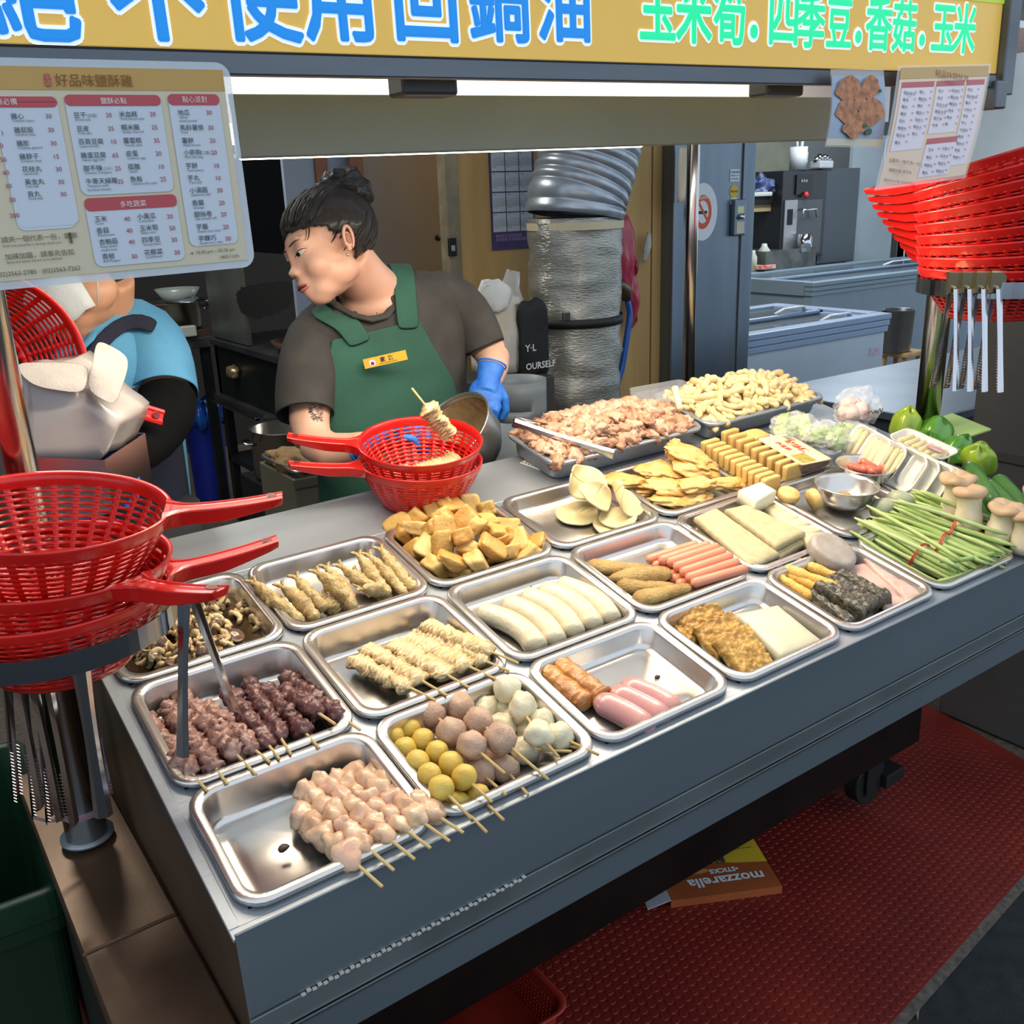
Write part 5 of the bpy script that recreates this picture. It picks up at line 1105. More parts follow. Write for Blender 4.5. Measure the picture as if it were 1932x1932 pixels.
for (u, v0, l1, l2, n_) in ((.06, .23, ('超級雞排', '雞塊', '雞翅', '雞腿', '花枝', '柳葉魚', '甜不辣', '雞皮'), 30, 8), (.23, .23, ('雞心', '雞屁股', '雞胗', '雞脖子', '花枝丸', '黃金丸', '貢丸'), 30, 7), (.44, .23, ('豆干', '豆皮', '百頁豆腐', '雞蛋豆腐', '甜不辣', '牛蒡'), 20, 6), (.59, .23, ('米血糕', '糯米腸', '蘿蔔糕', '皮蛋', '魚板', '雛'), 25, 6), (.78, .23, ('地瓜', '馬鈴薯條', '薯餅', '小熱狗', '芋餅', '芋丸', '小湯圓', '香腸', '銀絲卷', '芋籤', '芋粿巧'), 30, 11)):
    for k, s in enumerate(l1): tx(s, u, v0+k*.0605, .024, MINK, .01); tx(str(l2), u+.115, v0+k*.0605, .02, MNUM)
for (u, l1) in ((.46, ('玉米', '香菇', '杏鮑菇', '青椒')), (.62, ('小黃瓜', '玉米筍', '四季豆', '花椰菜'))):
    for k, s in enumerate(l1): tx(s, u, .745+k*.065, .024, MINK, .01); tx('40', u+.11, .745+k*.065, .02, MNUM)
tx('[ 請夾一個代表一份 ]', .05, .80, .03, MTB); tx('加辣加醬 請告知', .07, .88, .026, MTB); tx('(02)2563-2780 (02)2563-7262', .04, .955, .022, MTB)
# food photograph card
t, quad, tx = curl_sheet('food_photo', 'printed photo card of fried chicken taped beside the small menu', 'photo', None, (1569, 143), (1667, 143), (1663, 276), (1558, 274), YS-.02, YS-.03)
quad('laminate', LAM2, -.01, -.10, 1.02, 1.02, -.0006); quad('card', mat('card_cream', (214, 204, 178), rough=.4), 0, .88, 1, 1, .0002); quad('print_ground', mat('print_blue_grey', (150, 166, 190), rough=.35, coat=.4), 0, 0, 1, .90, .0004)
FPH = mat('photo_orange', (208, 128, 74), (150, 84, 40), 120, rough=.4)
A, B_, C_, D = [AY(*p, y) for p, y in (((1569, 143), YS-.02), ((1667, 143), YS-.02), ((1663, 276), YS-.03), ((1558, 274), YS-.03))]; A0 = A.copy(); nr = Vector((0, -1, 0))
for (u, v, ru, rv) in ((.28, .2, .24, .19), (.68, .17, .18, .17), (.26, .5, .2, .17), (.72, .52, .26, .2), (.42, .72, .22, .17), (.5, .38, .12, .12)):
    c0 = (A*(1-u)*(1-v)+B_*u*(1-v)+C_*u*v+D*(1-u)*v)-A0
    part('printed_food', MB().add([c0+(B_-A)*ru*cos(q)*(1+.1*sin(5*q))+(D-A)*rv*sin(q)*(1+.1*cos(4*q))+nr*(.0055+.0002*u) for q in [2*pi*k/24 for k in range(24)]], [tuple(range(24))]), FPH, t)
for (u, v, ru) in ((.68, .8, .07), (.6, .72, .05), (.86, .22, .04)):
    c0 = (A*(1-u)*(1-v)+B_*u*(1-v)+C_*u*v+D*(1-u)*v)-A0
    part('printed_leaf', MB().add([c0+(B_-A)*ru*cos(q)+(D-A)*ru*.8*sin(q)+nr*.006 for q in [2*pi*k/9 for k in range(9)]], [tuple(range(9))]), mat('photo_green', (50, 90, 44), rough=.5), t)
# ================================================================== red colanders
def colander_meshes(R, Hh, np_=30, rows=11):
    b = MB(); prof = []
    for i in range(2*rows+1):
        t = i/(2*rows); prof.append((R*(1-.26*t-.10*t*t), -.010-(Hh-.014)*t))
    na = np_*3; faces = []; V = []
    for r, z in prof:
        for j in range(na):
            k, m_ = divmod(j, 3); a = 2*pi*(k+(0, .30, .65)[m_])/np_; V.append((r*cos(a), r*sin(a), z))
    for i in range(2*rows):
        for j in range(na):
            slot = (i % 2 == 1) and (j % 3 != 0)
            if slot and i < 2*rows-1: continue
            a = i*na+j; c_ = i*na+(j+1) % na; faces.append((a, c_, c_+na, a+na))
    b.add(V, faces)
    # floor with radial slots
    r0 = prof[-1][0]; z0 = prof[-1][1]; rings = [r0, r0*.93, r0*.72, r0*.66, r0*.45, r0*.38, r0*.16, .004]
    V = []; faces = []
    for q, r in enumerate(rings):
        for j in range(na): k, m_ = divmod(j, 3); a = 2*pi*(k+(0, .42, .7)[m_])/np_; V.append((r*cos(a), r*sin(a), z0-.006*min(1, q)))
    for i in range(len(rings)-1):
        for j in range(na):
            if i in (1, 3, 5) and j % 3 != 0: continue
            a = i*na+j; c_ = i*na+(j+1) % na; faces.append((a, c_, c_+na, a+na))
    b.add(V, faces)
    wall = b.mesh('slotted_wall', RED, True)
    b = MB(); b.lathe([(R*1.0-.001, -.014), (R*1.0+.0015, -.009), (R*1.035, -.001), (R*1.04, .0015), (R*1.03, .003), (R*.995, .001), (R*.985, -.006), (R*.985, -.014)], 64)
    rim = b.mesh('rim', RED, True)
    b = MB(); Lh = .125; w0, w1 = .034, .013; rings = []
    for i in range(15):
        t = i/14; x = R*.97+Lh*t+.0; w_ = w1+(w0-w1)*max(0, 1-t*4)**2; dz = .020*(1-max(0, (t-.5)))*.85; z = .002+.012*t*t+.004*t; e = 1 if 0 < i < 14 else .8
        rings.append([(x, -w_, z), (x, -w_*.55, z+.0022), (x, -w_*.4, z), (x, w_*.4, z), (x, w_*.55, z+.0022), (x, w_, z), (x, w_*.8*e, z-dz), (x, -w_*.8*e, z-dz)])
    b.loft(rings); handle = b.mesh('handle', RED, False)
    b = MB(); b.lathe([(.0038, .0), (.0052, .0008), (.0062, 0)], 16, c=(R*.97+Lh*.9, 0, .0175)); b.add([(R*.97+Lh*.9+.004*cos(q), .004*sin(q), .0178) for q in [2*pi*k/12 for k in range(12)]], [tuple(range(12))])
    hole = b.mesh('hang_hole', mat('deep_red', (120, 8, 6), rough=.4), True)
    return wall, rim, handle, hole
def colander(ms, label, Mx, group='red colanders'):
    t = thing('colander', label, 'colander', group, Mx)
    part('slotted_wall', ms[0], None, t, solid=.0016); part('rim', ms[1], None, t); h = part('handle', ms[2], None, t, bev=.0012); link('hang_hole', ms[3], h)
    return t
def colM(c_, tilt, ax, hdir):                # centre of rim, tilt about a horizontal axis, handle heading
    return T(*c_) @ Matrix.Rotation(tilt, 4, Vector((cos(ax), sin(ax), 0))) @ RZ(hdir)
big = colander_meshes(.121, .088); mid_ = colander_meshes(.106, .082); wide = colander_meshes(.134, .088, 34)
# left stack in its ring holder
YL = .10
cA = AY(88, 962, YL); cB = AY(92, 1055, YL); cD = AY(96, 1105, YL)
colander(big, 'top red colander of the left stack, handle pointing right and up', colM(cA, radians(7), radians(40), radians(-22)))
colander(big, 'second red colander of the left stack, handle pointing at the mushroom tray', colM(cB, radians(4), radians(60), radians(-62)))
colander(big, 'third red colander of the left stack, handle half hidden behind', colM(cD, radians(2), 0, radians(-14)))
RINGM = mat('ring_steel', (150, 156, 164), rough=.2, metal=1)
def ringholder(label, c_, R, w_, pole_pt):
    t = thing('ring_holder', label, 'ring holder', 'steel ring holders', T(*c_))
    b = MB(); b.lathe([(R, -w_), (R+.0015, -w_), (R+.0015, 0), (R, 0), (R, -w_)], 64); part('band', b, RINGM, t, smooth=False)
    d = Vector(pole_pt)-Vector(c_); d.z = 0; L = d.length; d.normalize()
    b = MB(); b.tube([d*(R), d*max(R+.01, L-.02)], .011, 10, flat=.5); part('bracket', b, RINGM, t)
    return t
cR = AY(96, 1150, YL); ringholder('steel ring holder of the left colander stack', cR, .128, .024, (PL.x, PL.y, cR.z))
# tilted colander behind the tissue box
c_ = AY(-8, 640, .32)
colander(big, 'red colander standing on its side behind the tissue packet', colM(AY(2, 684, .52), radians(78), radians(18), radians(-12)))
# middle stack on the counter
c1_ = TP(788, 850, .0); bz = .088
m1_ = TP(793, 868, .068); m0_ = m1_+Vector((.002, .0, .028))
colander(mid_, 'lower red colander standing on the counter in front of the woman', colM(m1_, radians(6), radians(0), radians(165)) )
tcol = colander(mid_, 'upper red colander holding a chicken skin skewer, handle pointing left', colM(m0_+Vector((.0, 0, .006)), radians(10), radians(-20), radians(150)))
A, d = m0_+Vector((-.020, -.02, .105)), Vector((.085, .02, -.105))
t = thing('skin_skewer', 'chicken skin skewer standing in the middle red colander, stick pointing up', 'skewer', 'chicken skin skewers', frame(A, d, (0, -1, 0)))
part('stick', stick(.15), None, t); part('pleated_skin', skinmesh(.085, .016, .012, 9), None, t, T(.045, 0, 0))
for i in range(4):
    t = thing('noodle_bundle', 'pale pleated food lying inside the middle red colander', 'food', 'pale food inside the middle colander', frame(m0_+Vector((.01+.02*(i-1.5), .0, -.045)), Vector((1, .3*i-.5, .1)), (0, 0, 1)))
    part('pleated_skin', skinmesh(.09, .016, .011, 12+i), None, t, T(-.045, 0, 0))
# right stack in its ring holder
CRr = CP+_ray(1882, 516).normalized()*2.05
ringholder('steel ring holder of the right colander stack', CRr+Vector((0, 0, -.004)), .137, .028, (PR.x, PR.y, CRr.z))
for i in range(9):
    tl = radians(.5+1.9*i); ax_ = radians(90+34+0)
    # rims rise to the right: rotate about the viewing direction
    dirv = (CRr-CP); dirv.z = 0; dirv.normalize()
    cc = CRr + Vector((0, 0, .012+.0235*i)) - RT*(.0035*i)
    Mx = T(*cc) @ Matrix.Rotation(-tl, 4, dirv) @ RZ(radians(70+i*3))
    colander(wide, ['lowest', 'second lowest', 'third lowest', 'fourth lowest', 'fifth from the bottom', 'fourth from the top', 'third from the top', 'second from the top', 'topmost'][i]+' red colander of the tilted right stack', Mx)
# hanging tongs at the right ring
for i, px in enumerate((1800, 1826, 1852, 1880)):
    P = CP+_ray(px, 545).normalized()*1.915
    dn = (CP+_ray(px-16+i*1, 700).normalized()*1.93)-P
    tongs(['leftmost tongs hanging from the right ring holder', 'second tongs from the left hanging at the right ring holder', 'third tongs from the left hanging at the right ring holder', 'rightmost tongs hanging from the right ring holder'][i], hang(P, dn, RT*.75+FW*.65), .178, .017)
    b = MB(); q = P+Vector((0, 0, .0)); a_ = RT; o = -FW
    b.loft([[P+Vector((0, 0, -.008))+RT*sx*.013+o*oy for sx, oy in ((-1, -.004), (1, -.004), (1, .004), (-1, .004))], [P+Vector((0, 0, .026))+RT*sx*.013+o*oy for sx, oy in ((-1, -.006), (1, -.006), (1, .006), (-1, .006))], [P+Vector((0, 0, .030))+RT*sx*.013+o*oy for sx, oy in ((-1, -.02), (1, -.02), (1, .003), (-1, .003))]])
    one('hanging_clip', b, mat('clip_steel', (196, 180, 140), rough=.22, metal=1), ['leftmost', 'second', 'third', 'rightmost'][i]+' steel clip over the right ring holder band, one tongs below it', 'clip', 'steel clips')
# tongs at the left ring
P = AY(352, 1112, .02); e1 = AY(338, 1392, .03); e2 = AY(452, 1378, .03); mid = (e1+e2)/2; L = (mid-P).length
t = tongs('open tongs hanging from the left ring holder down into the gizzard tray', hang(P, mid-P, (mid-P).cross(e2-e1).normalized()+(e2-e1).normalized()*.6), L, (e2-e1).length/2*1.15, teeth=False)
P = AY(148, 1228, .00); e = AY(196, 1520, .03)
tongs('closed toothed tongs hanging in front of the left chrome pole', hang(P, e-P, RT+FW*.4), (e-P).length, .012)
b = MB(); cc = AY(144, 1198, .0)
b.loft([[cc+Vector((0, 0, z))+RT*sx*.016-FW*oy for sx, oy in ((-1, -.012), (1, -.012), (1, f_), (-1, f_))] for z, f_ in ((-.012, .002), (.010, .004), (.014, -.004))])
one('hanging_clip', b, RINGM, 'steel clip on the left ring holder above the toothed tongs', 'clip', 'steel clips', bev=.002)
for i, (px, py, qx, qy, lab) in enumerate(((20, 1262, 55, 1515, 'dim tongs hanging left of the chrome pole above the green crate'), (48, 1262, 92, 1540, 'second dim tongs hanging left of the chrome pole'), (78, 1264, 118, 1550, 'dim tongs hanging closest to the chrome pole'))):
    P = AY(px, py, .14); e = AY(qx, qy, .18); tongs(lab, hang(P, e-P, FW), (e-P).length, .010)
# green crate, bottom left
GC = mat('green_crate', (22, 66, 40), (16, 50, 30), 5, rough=.42, bump=.05, coat=.1)
zg = .60; crn = AZ(132, 1668, zg); t = thing('green_crate', 'dark green plastic crate in the lower left corner', 'crate', M=T(crn.x, crn.y, zg) @ RZ(radians(-2)))
b = MB(); W_, D_, Hc = .34, .46, .30
o_ = rrect(W_, D_, .03, 0, 5, -W_/2, D_/2)
def rr2(g, z): return rrect(W_-2*g, D_-2*g, max(.012, .03-g*.6), z, 5, -W_/2, D_/2)
b.loft([rr2(.02, -Hc), rr2(.012, -.07), rr2(.004, -.068), rr2(.004, -.045), rr2(0, -.043), rr2(0, 0), rr2(.008, .001), rr2(.016, -.001), rr2(.02, -.04), rr2(.028, -Hc+.01)], True, True)
part('shell', b, GC, t, smooth=False, bev=.0015)
# red crate and cheese stick box under the cart
RC = mat('crate_red', (176, 44, 26), (150, 34, 20), 8, rough=.45)
br = AZ(1078, 1895, .0)
t = thing('red_crate', 'low perforated red plastic basket lying on the mat under the cart', 'basket', M=T(.277, .262, .085) @ RZ(radians(0)))
def rr3(g, z): return rrect(.235-2*g, .34-2*g, .035, z, 6)
b = MB(); b.loft([rr3(.0, 0), rr3(.004, .001), rr3(.008, 0), rr3(.012, -.006)], False, False); part('rim', b, RC, t, smooth=True, solid=.002)
b = MB(); rows_ = 17; na = 4*7
def wallgrid(p0, p1, inn, nx, nz):           # perforated wall between two top points
    V = []; F = []; d = Vector(p1)-Vector(p0)
    for j in range(2*nz+1):
        for i in range(2*nx+1): V.append(Vector(p0)+d*(i/(2*nx))+Vector(inn)*(j/(2*nz))+Vector((0, 0, -.006-.074*j/(2*nz))))
    for j in range(2*nz):
        for i in range(2*nx):
            if i % 2 == 1 and j % 2 == 1 and 0 < i < 2*nx-1 and j > 1: continue
            a = j*(2*nx+1)+i; F.append((a, a+1, a+2*nx+2, a+2*nx+1))
    return V, F
w2, d2 = .105, .158
for p0, p1, inn, nx in (((-w2+.03, -d2, 0), (w2-.03, -d2, 0), (0, .012, 0), 18), ((w2, -d2+.03, 0), (w2, d2-.03, 0), (-.012, 0, 0), 28), ((w2-.03, d2, 0), (-w2+.03, d2, 0), (0, -.012, 0), 18), ((-w2, d2-.03, 0), (-w2, -d2+.03, 0), (.012, 0, 0), 28)): b.add(*wallgrid(p0, p1, inn, nx, 9))
for cx, cy, a0 in ((w2-.03, d2-.03, 0), (-w2+.03, d2-.03, pi/2), (-w2+.03, -d2+.03, pi), (w2-.03, -d2+.03, 3*pi/2)):
    b.grid([[(cx+(.03-.012*j)*cos(a0+pi/2*i/6), cy+(.03-.012*j)*sin(a0+pi/2*i/6), -.006-.074*j) for j in (0, 1)] for i in range(7)])
part('slotted_wall', b, RC, t, solid=.0016)
part('floor', MB().box(-w2+.012, -d2+.012, -.082, w2-.012, d2-.012, -.079), RC, t)
A, B_ = AZ(1475, 1686, .0), AZ(1222, 1720, .0); d = (B_-A); L = d.length; bang = math.atan2(d.y, d.x)
t = thing('food_carton', 'brown and yellow cheese stick carton lying upside down under the cart', 'box', M=T(A.x, A.y, 0) @ RZ(bang))
hh_ = .020; CB = mat('carton_brown', (178, 88, 38), (158, 76, 32), 8, rough=.5); CYl = mat('carton_yellow', (216, 178, 28), rough=.5)
dd = -.23 if ((Matrix.Rotation(bang, 4, 'Z') @ Vector((0, 1, 0))).y < 0) else .16
part('carton', MB().box(0, min(0, dd), .001, L*.83, max(0, dd), hh_), CB, t)
part('yellow_panel', MB().add([(0, dd*.36, hh_+.0006), (0, dd, hh_+.0006), (L*.83, dd, hh_+.0006), (L*.62, dd*.70, hh_+.0006), (L*.45, dd*.46, hh_+.0006), (L*.25, dd*.40, hh_+.0006)], [(0, 1, 2, 3, 4, 5)]), CYl, t)
part('open_flap', MB().hexa([(L*.83, 0, .02), (L*1.0, 0, .004), (L*1.0, dd*.5, .004), (L*.83, dd*.6, .02)], [(L*.83, 0, .022), (L*1.0, 0, .006), (L*1.0, dd*.5, .006), (L*.83, dd*.6, .022)]), mat('carton_white', (190, 196, 206), rough=.6), t)
CW = mat('carton_text', (214, 220, 226), rough=.5)
text('lettering', 'mozzarella', CW, .040, T(L*.08, dd*.235, hh_+.0012), t, bold=.0010)
text('lettering', '•STICKS', CW, .019, T(L*.24, dd*.34, hh_+.0012), t, bold=.0008)
text('lettering', '起士棒', MINK, .024, T(L*.30, dd*.50, hh_+.0014), t, bold=.0006)
text('lettering', '經典起司美味', MINK, .008, T(L*.30, dd*.60, hh_+.0014), t)
text('lettering', 'MADE IN TAIWAN', MINK, .006, T(L*.05, dd*.60, hh_+.0014), t)
FD = mat('print_stick', (206, 140, 70), rough=.5)
for i in range(4): part('printed_stick', MB().add([(L*.56+.012*i*.4+.030*cos(q), dd*(.34+.09*i)+.008*sin(q), hh_+.0010+i*.0002) for q in [2*pi*k/16 for k in range(16)]], [tuple(range(16))]), FD if i != 2 else CW, t)
# leaf on the asphalt
p = AZ(1735, 1890, -.011)
one('dry_leaf', MB().loft([[(x, y+w_*.5, .001) , (x, y-w_*.5, .001), (x, y, .004)] for x, y, w_ in ((-.05, 0, .001), (-.02, .003, .008), (.01, .002, .009), (.05, 0, .001))]), mat('dry_leaf', (110, 108, 84), rough=.7), 'thin dry leaf on the black asphalt', 'leaf', M=T(p.x, p.y, -.011) @ RZ(.5))
# ================================================================== people
def ell(bm_list, c_, r, R=None, n=3):
    bm_list.append((Vector(c_), r, R, n))
def union(nm, m, ells=(), tubes=(), meshes=(), vox=.0035, smooth=8, parent=None, Mx=None, post=None):
    """one continuous surface out of overlapping ellipsoids and tubes (voxel remesh, then relaxed)"""
    bm = bmesh.new()
    for c_, r, R, n in ells:
        g = bmesh.ops.create_icosphere(bm, subdivisions=n, radius=1)
        S = Matrix.Diagonal((*r, 1)); Q = T(*c_) @ (R if R is not None else Matrix.Identity(4)) @ S
        bmesh.ops.transform(bm, matrix=Q, verts=g['verts'])
    me = bpy.data.meshes.new(nm)
    for tb in tubes:
        b = MB(); b.tube(*tb[:2], tb[2] if len(tb) > 2 else 16, True, tb[3] if len(tb) > 3 else 1., tb[4] if len(tb) > 4 else None); q = b.mesh('q', None, True); bm.from_mesh(q); bpy.data.meshes.remove(q)
    for q in meshes: bm.from_mesh(q); bpy.data.meshes.remove(q)
    bm.to_mesh(me); bm.free()
    o = bpy.data.objects.new(nm, me)
    rm = o.modifiers.new('r', 'REMESH'); rm.mode = 'VOXEL'; rm.voxel_size = vox; rm.use_smooth_shade = True
    sm = o.modifiers.new('s', 'SMOOTH'); sm.factor = .5; sm.iterations = smooth
    COL.objects.link(o); dg = bpy.context.evaluated_depsgraph_get(); dg.update()
    out = bpy.data.meshes.new_from_object(o.evaluated_get(dg)); bpy.data.objects.remove(o)
    out.materials.clear(); out.materials.append(m); out.name = nm
    for p in out.polygons: p.use_smooth = True
    if post: post(out)
    return link(nm, out, parent, Mx)
SKINM = mat('skin_face', (222, 174, 146), (212, 158, 132), 14, rough=.42, sss=.22, bump=.04, bscale=500)
SKIN2 = mat('skin_arm', (216, 170, 142), (206, 156, 128), 10, rough=.45, sss=.2)
HAIR = mat('black_hair', (34, 27, 23), (20, 16, 14), 60, rough=.38, bump=.9, bscale=120, stretch=(1, 6, 1), coat=.2)
LIP = mat('lip_red', (196, 118, 104), rough=.35, sss=.1); EYW = mat('eye_white', (226, 222, 216), rough=.2); IRI = mat('iris_dark', (28, 18, 14), rough=.1)
GLV = mat('blue_glove', (40, 122, 224), (26, 98, 204), 40, rough=.38, bump=.5, bscale=160)
TSH = mat('charcoal_shirt', (66, 64, 60), (54, 52, 49), 14, rough=.85, bump=.25, bscale=60); APR = mat('green_apron', (40, 92, 74), (34, 80, 64), 8, rough=.8, bump=.25, bscale=70)
RTH = Vector((RT.x, RT.y, 0)).normalized(); FWH = Vector((FW.x, FW.y, 0)).normalized(); ZV = Vector((0, 0, 1))
def headframe(c_, F, U):
    x = F.normalized(); y = U.cross(x).normalized(); z = x.cross(y); Mx = Matrix((x, y, z)).transposed().to_4x4(); Mx.translation = c_; return Mx
HE = []
ell(HE, (-.022, 0, .038), (.094, .076, .080)); ell(HE, (.030, 0, -.020), (.060, .060, .072)); ell(HE, (.040, 0, .018), (.050, .058, .050))
for s_ in (1, -1):
    ell(HE, (.048, s_*.034, -.034), (.034, .030, .034)); ell(HE, (.010, s_*.036, -.054), (.044, .025, .034)); ell(HE, (.044, s_*.018, -.078), (.034, .024, .022))
    ell(HE, (.0935, s_*.0115, -.0345), (.0095, .0075, .0070)); ell(HE, (.070, s_*.036, .024), (.016, .024, .0075))
    ell(HE, (.070, s_*.033, .010), (.016, .020, .012))
ell(HE, (.054, 0, -.088), (.031, .028, .022)); ell(HE, (.0845, 0, .000), (.012, .009, .030)); ell(HE, (.0955, 0, -.029), (.0135, .0125, .0105))
ell(HE, (.040, 0, -.052), (.046, .052, .040)); ell(HE, (.026, 0, -.070), (.046, .048, .030))
ell(HE, (.078, 0, -.058), (.020, .024, .018)); ell(HE, (.075, 0, -.079), (.016, .016, .010))
def build_head(parent, Mh, neck_to, skin, extra_tubes=(), extra_ells=(), extra_meshes=(), nm='body', ears=True):
    e = []
    for c_, r, R, n in HE: e.append((Mh @ c_, r, Mh.to_3x3().to_4x4(), n))
    e += list(extra_ells)
    n0 = Mh @ Vector((-.026, 0, -.022)); n1 = neck_to
    tb = [([n0, n0.lerp(n1, .5), n1], [.053, .053, .060], 20)] + list(extra_tubes)
    if ears:
        for s_ in (1, -1):
            e.append((Mh @ Vector((-.012, s_*.077, -.008)), (.0165, .006, .029), Mh.to_3x3().to_4x4() @ RZ(s_*.35) @ RY(-.18), 3))
    return union(nm, skin, e, tb, extra_meshes, .0034, 26, parent)
def face_parts(parent, Mh, body, lips=True):
    from mathutils.bvhtree import BVHTree as BT_
    inv = Mh.inverted(); bv = BT_.FromPolygons([(inv @ v.co)[:] for v in body.data.vertices], [tuple(p.vertices) for p in body.data.polygons])
    def S(y, z, off=.0007):
        r_ = bv.ray_cast(Vector((.25, y, z)), Vector((-1, 0, 0)))
        return Mh @ (r_[0]+Vector((off, 0, 0)) + (r_[1]*off*.5)) if r_[0] is not None else Mh @ Vector((.09, y, z))
    for s_ in (1, -1):
        yc, zc, hw, hh = s_*.0335, -.001, .0145, .0052
        def top(u): return zc+s_*0+.0035*u+hh*(1-u*u)**.8
        def bot(u): return zc+.0035*u-hh*.75*(1-u*u)**.9
        def yy(u): return yc+s_*hw*u
        ey = part('eye', MB().grid([[S(yy(u), bot(u)+(top(u)-bot(u))*j/6) for j in range(7)] for u in [k/9-1 for k in range(19)]]), EYW, parent, smooth=True)
        c_ = (s_*.0335-s_*.0045, zc-.0002); P = [[S(c_[0]+r_*cos(q), max(bot((c_[0]+r_*cos(q)-yc)/(s_*hw)), min(top((c_[0]+r_*cos(q)-yc)/(s_*hw)), c_[1]+r_*sin(q))), .0011) for q in [2*pi*k/24 for k in range(25)]] for r_ in (.0001, .0026, .0050)]
        part('iris', MB().grid(P), IRI, ey, smooth=True)
        part('upper_lid', MB().tube([S(yy(u), top(u)+.0018, -.0004) for u in [k/6*1.12-1.12 for k in range(13)]] if False else [S(yy(u*1.05), zc+.0035*u+hh*max(0, 1-u*u)**.8+.0014, -.0002) for u in [k/6-1 for k in range(13)]], [.0008+.0016*sin(pi*k/12) for k in range(13)], 8), SKINM, ey, smooth=True)
        part('lashes', MB().tube([S(yy(u*1.02), zc+.0035*u+hh*max(0, 1-u*u)**.8, .0010) for u in [k/6-1 for k in range(13)]], [.0004]+[.0009]*10+[.0008, .0003], 6), IRI, ey, smooth=True)
        part('lower_lid', MB().tube([S(yy(u), zc+.0035*u-hh*.75*max(0, 1-u*u)**.9-.0008, -.0004) for u in [k/6-1 for k in range(13)]], [.0005+.0010*sin(pi*k/12) for k in range(13)], 8), SKINM, ey, smooth=True)
        part('eyebrow', MB().tube([S(s_*(.012+.040*k/9), .0215+.0028*sin(pi*k/9*.9), .0004) for k in range(10)], [.0010, .0019, .0023, .0024, .0023, .0021, .0018, .0014, .0010, .0005], 8, True, .6), mat('brow_dark', (84, 62, 50), rough=.9), parent, smooth=True)
        if lips: part('nostril', blob('nostril', mat('nostril_dark', (96, 52, 42), rough=.8), 2, .0028, .0032, .0016, .05, 1, 2), None, parent, Mh @ T(.0995, s_*.0066, -.0395))
    if lips:
        for nm, z0, th, up_ in (('upper_lip', -.0590, .0042, 1), ('lower_lip', -.0695, .0054, -1)):
            P = []; rr = []
            for k in range(15):
                t = k/7-1; P.append(S(.0215*t, z0-up_*.0040*t*t+(.0010*cos(t*8) if up_ > 0 else 0), -.0012)); rr.append(max(.0007, th*math.sqrt(max(0, 1-t*t))))
            part(nm, MB().tube(P, rr, 12, True, .75), LIP, parent, smooth=True)
        part('mouth_opening', MB().tube([S(.0195*t, -.0636-.0004*t*t, .0016) for t in [k/7-1 for k in range(15)]], [.0004]+[.0018]*13+[.0004], 6), mat('mouth_dark', (92, 40, 34), rough=.6), parent, smooth=True)
def ear_detail(parent, Mh, s_, skin):
    q = Mh @ T(-.012, s_*.082, -.008) @ RZ(s_*.35) @ RY(-.18)
    b = MB(); P = []
    for k in range(15):
        a = radians(-60+300*k/14); P.append(q @ Vector((-.0125*cos(a)*-1*1.0, s_*(.002+.002*sin(a)), .0235*sin(a)*1.0+.002)))
    b.tube(P, [.0018+.0018*sin(pi*k/14) for k in range(15)], 8); part('ear_rim', b, skin, parent, smooth=True)
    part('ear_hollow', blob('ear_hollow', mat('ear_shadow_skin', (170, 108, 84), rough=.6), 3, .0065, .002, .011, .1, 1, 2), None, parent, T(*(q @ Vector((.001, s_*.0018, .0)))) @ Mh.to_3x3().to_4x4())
def hair_cap(parent, Mh, nm='hair', hl=.050, seed=1):
    bm = bmesh.new(); bmesh.ops.create_uvsphere(bm, u_segments=96, v_segments=64, radius=1)
    for v in bm.verts:
        p = v.co.copy(); ang = math.atan2(p.y, p.x)
        rdg = .014*abs(sin(ang*26+3*noise.noise(p*3)))*(1-abs(p.z))+.012*noise.noise(p*5)
        r = 1+rdg; v.co = Vector((-.020+p.x*.1015*r, p.y*.0825*r, .040+p.z*.0875*r))
    dele = []
    for f in bm.faces:
        c_ = f.calc_center_median(); x, y, z = c_
        lim = hl+.004*noise.noise(Vector((y*40, seed, 0)))-.018*(abs(y)/.075)**2 if x > .02 else (-.004-(.02-x)*.9 + (.048 if False else 0))
        if x > .02: keep = z > lim
        elif x > -.035: keep = z > .020-(.02-x)*.45+(0 if abs(y) > .05 else 0)
        else: keep = z > -.062+(x+.035)*.35
        if not keep: dele.append(f)
    bmesh.ops.delete(bm, geom=dele, context='FACES')
    me = bpy.data.meshes.new(nm); bm.to_mesh(me); bm.free(); me.materials.append(HAIR)
    for p in me.polygons: p.use_smooth = True
    me.transform(Mh); return part(nm, me, None, parent, solid=.004)
def ringrow(Lp, Rp, yc, dep, n=28, sq=2.4, zl=0.):
    L = AY(*Lp, yc); R = AY(*Rp, yc); c_ = (L+R)/2; ax = (R-L)/2; out = []
    for k in range(n):
        a = 2*pi*k/n; cx, sx = cos(a), sin(a)
        ex = abs(cx)**(2/sq)*(1 if cx > 0 else -1); ey = abs(sx)**(2/sq)*(1 if sx > 0 else -1)
        out.append(c_+ax*ex+FWH*dep*ey)
    return out
def wrinkle(me, amp, f=40, seed=0, aniso=(1, 1, .5)):
    for v in me.vertices:
        p = Vector((v.co.x*aniso[0], v.co.y*aniso[1], v.co.z*aniso[2])); n = noise.noise(p*f+Vector((seed, 0, 0)))*.7+noise.noise(p*f*2.1+Vector((0, seed, 0)))*.3
        v.co += v.normal*n*amp
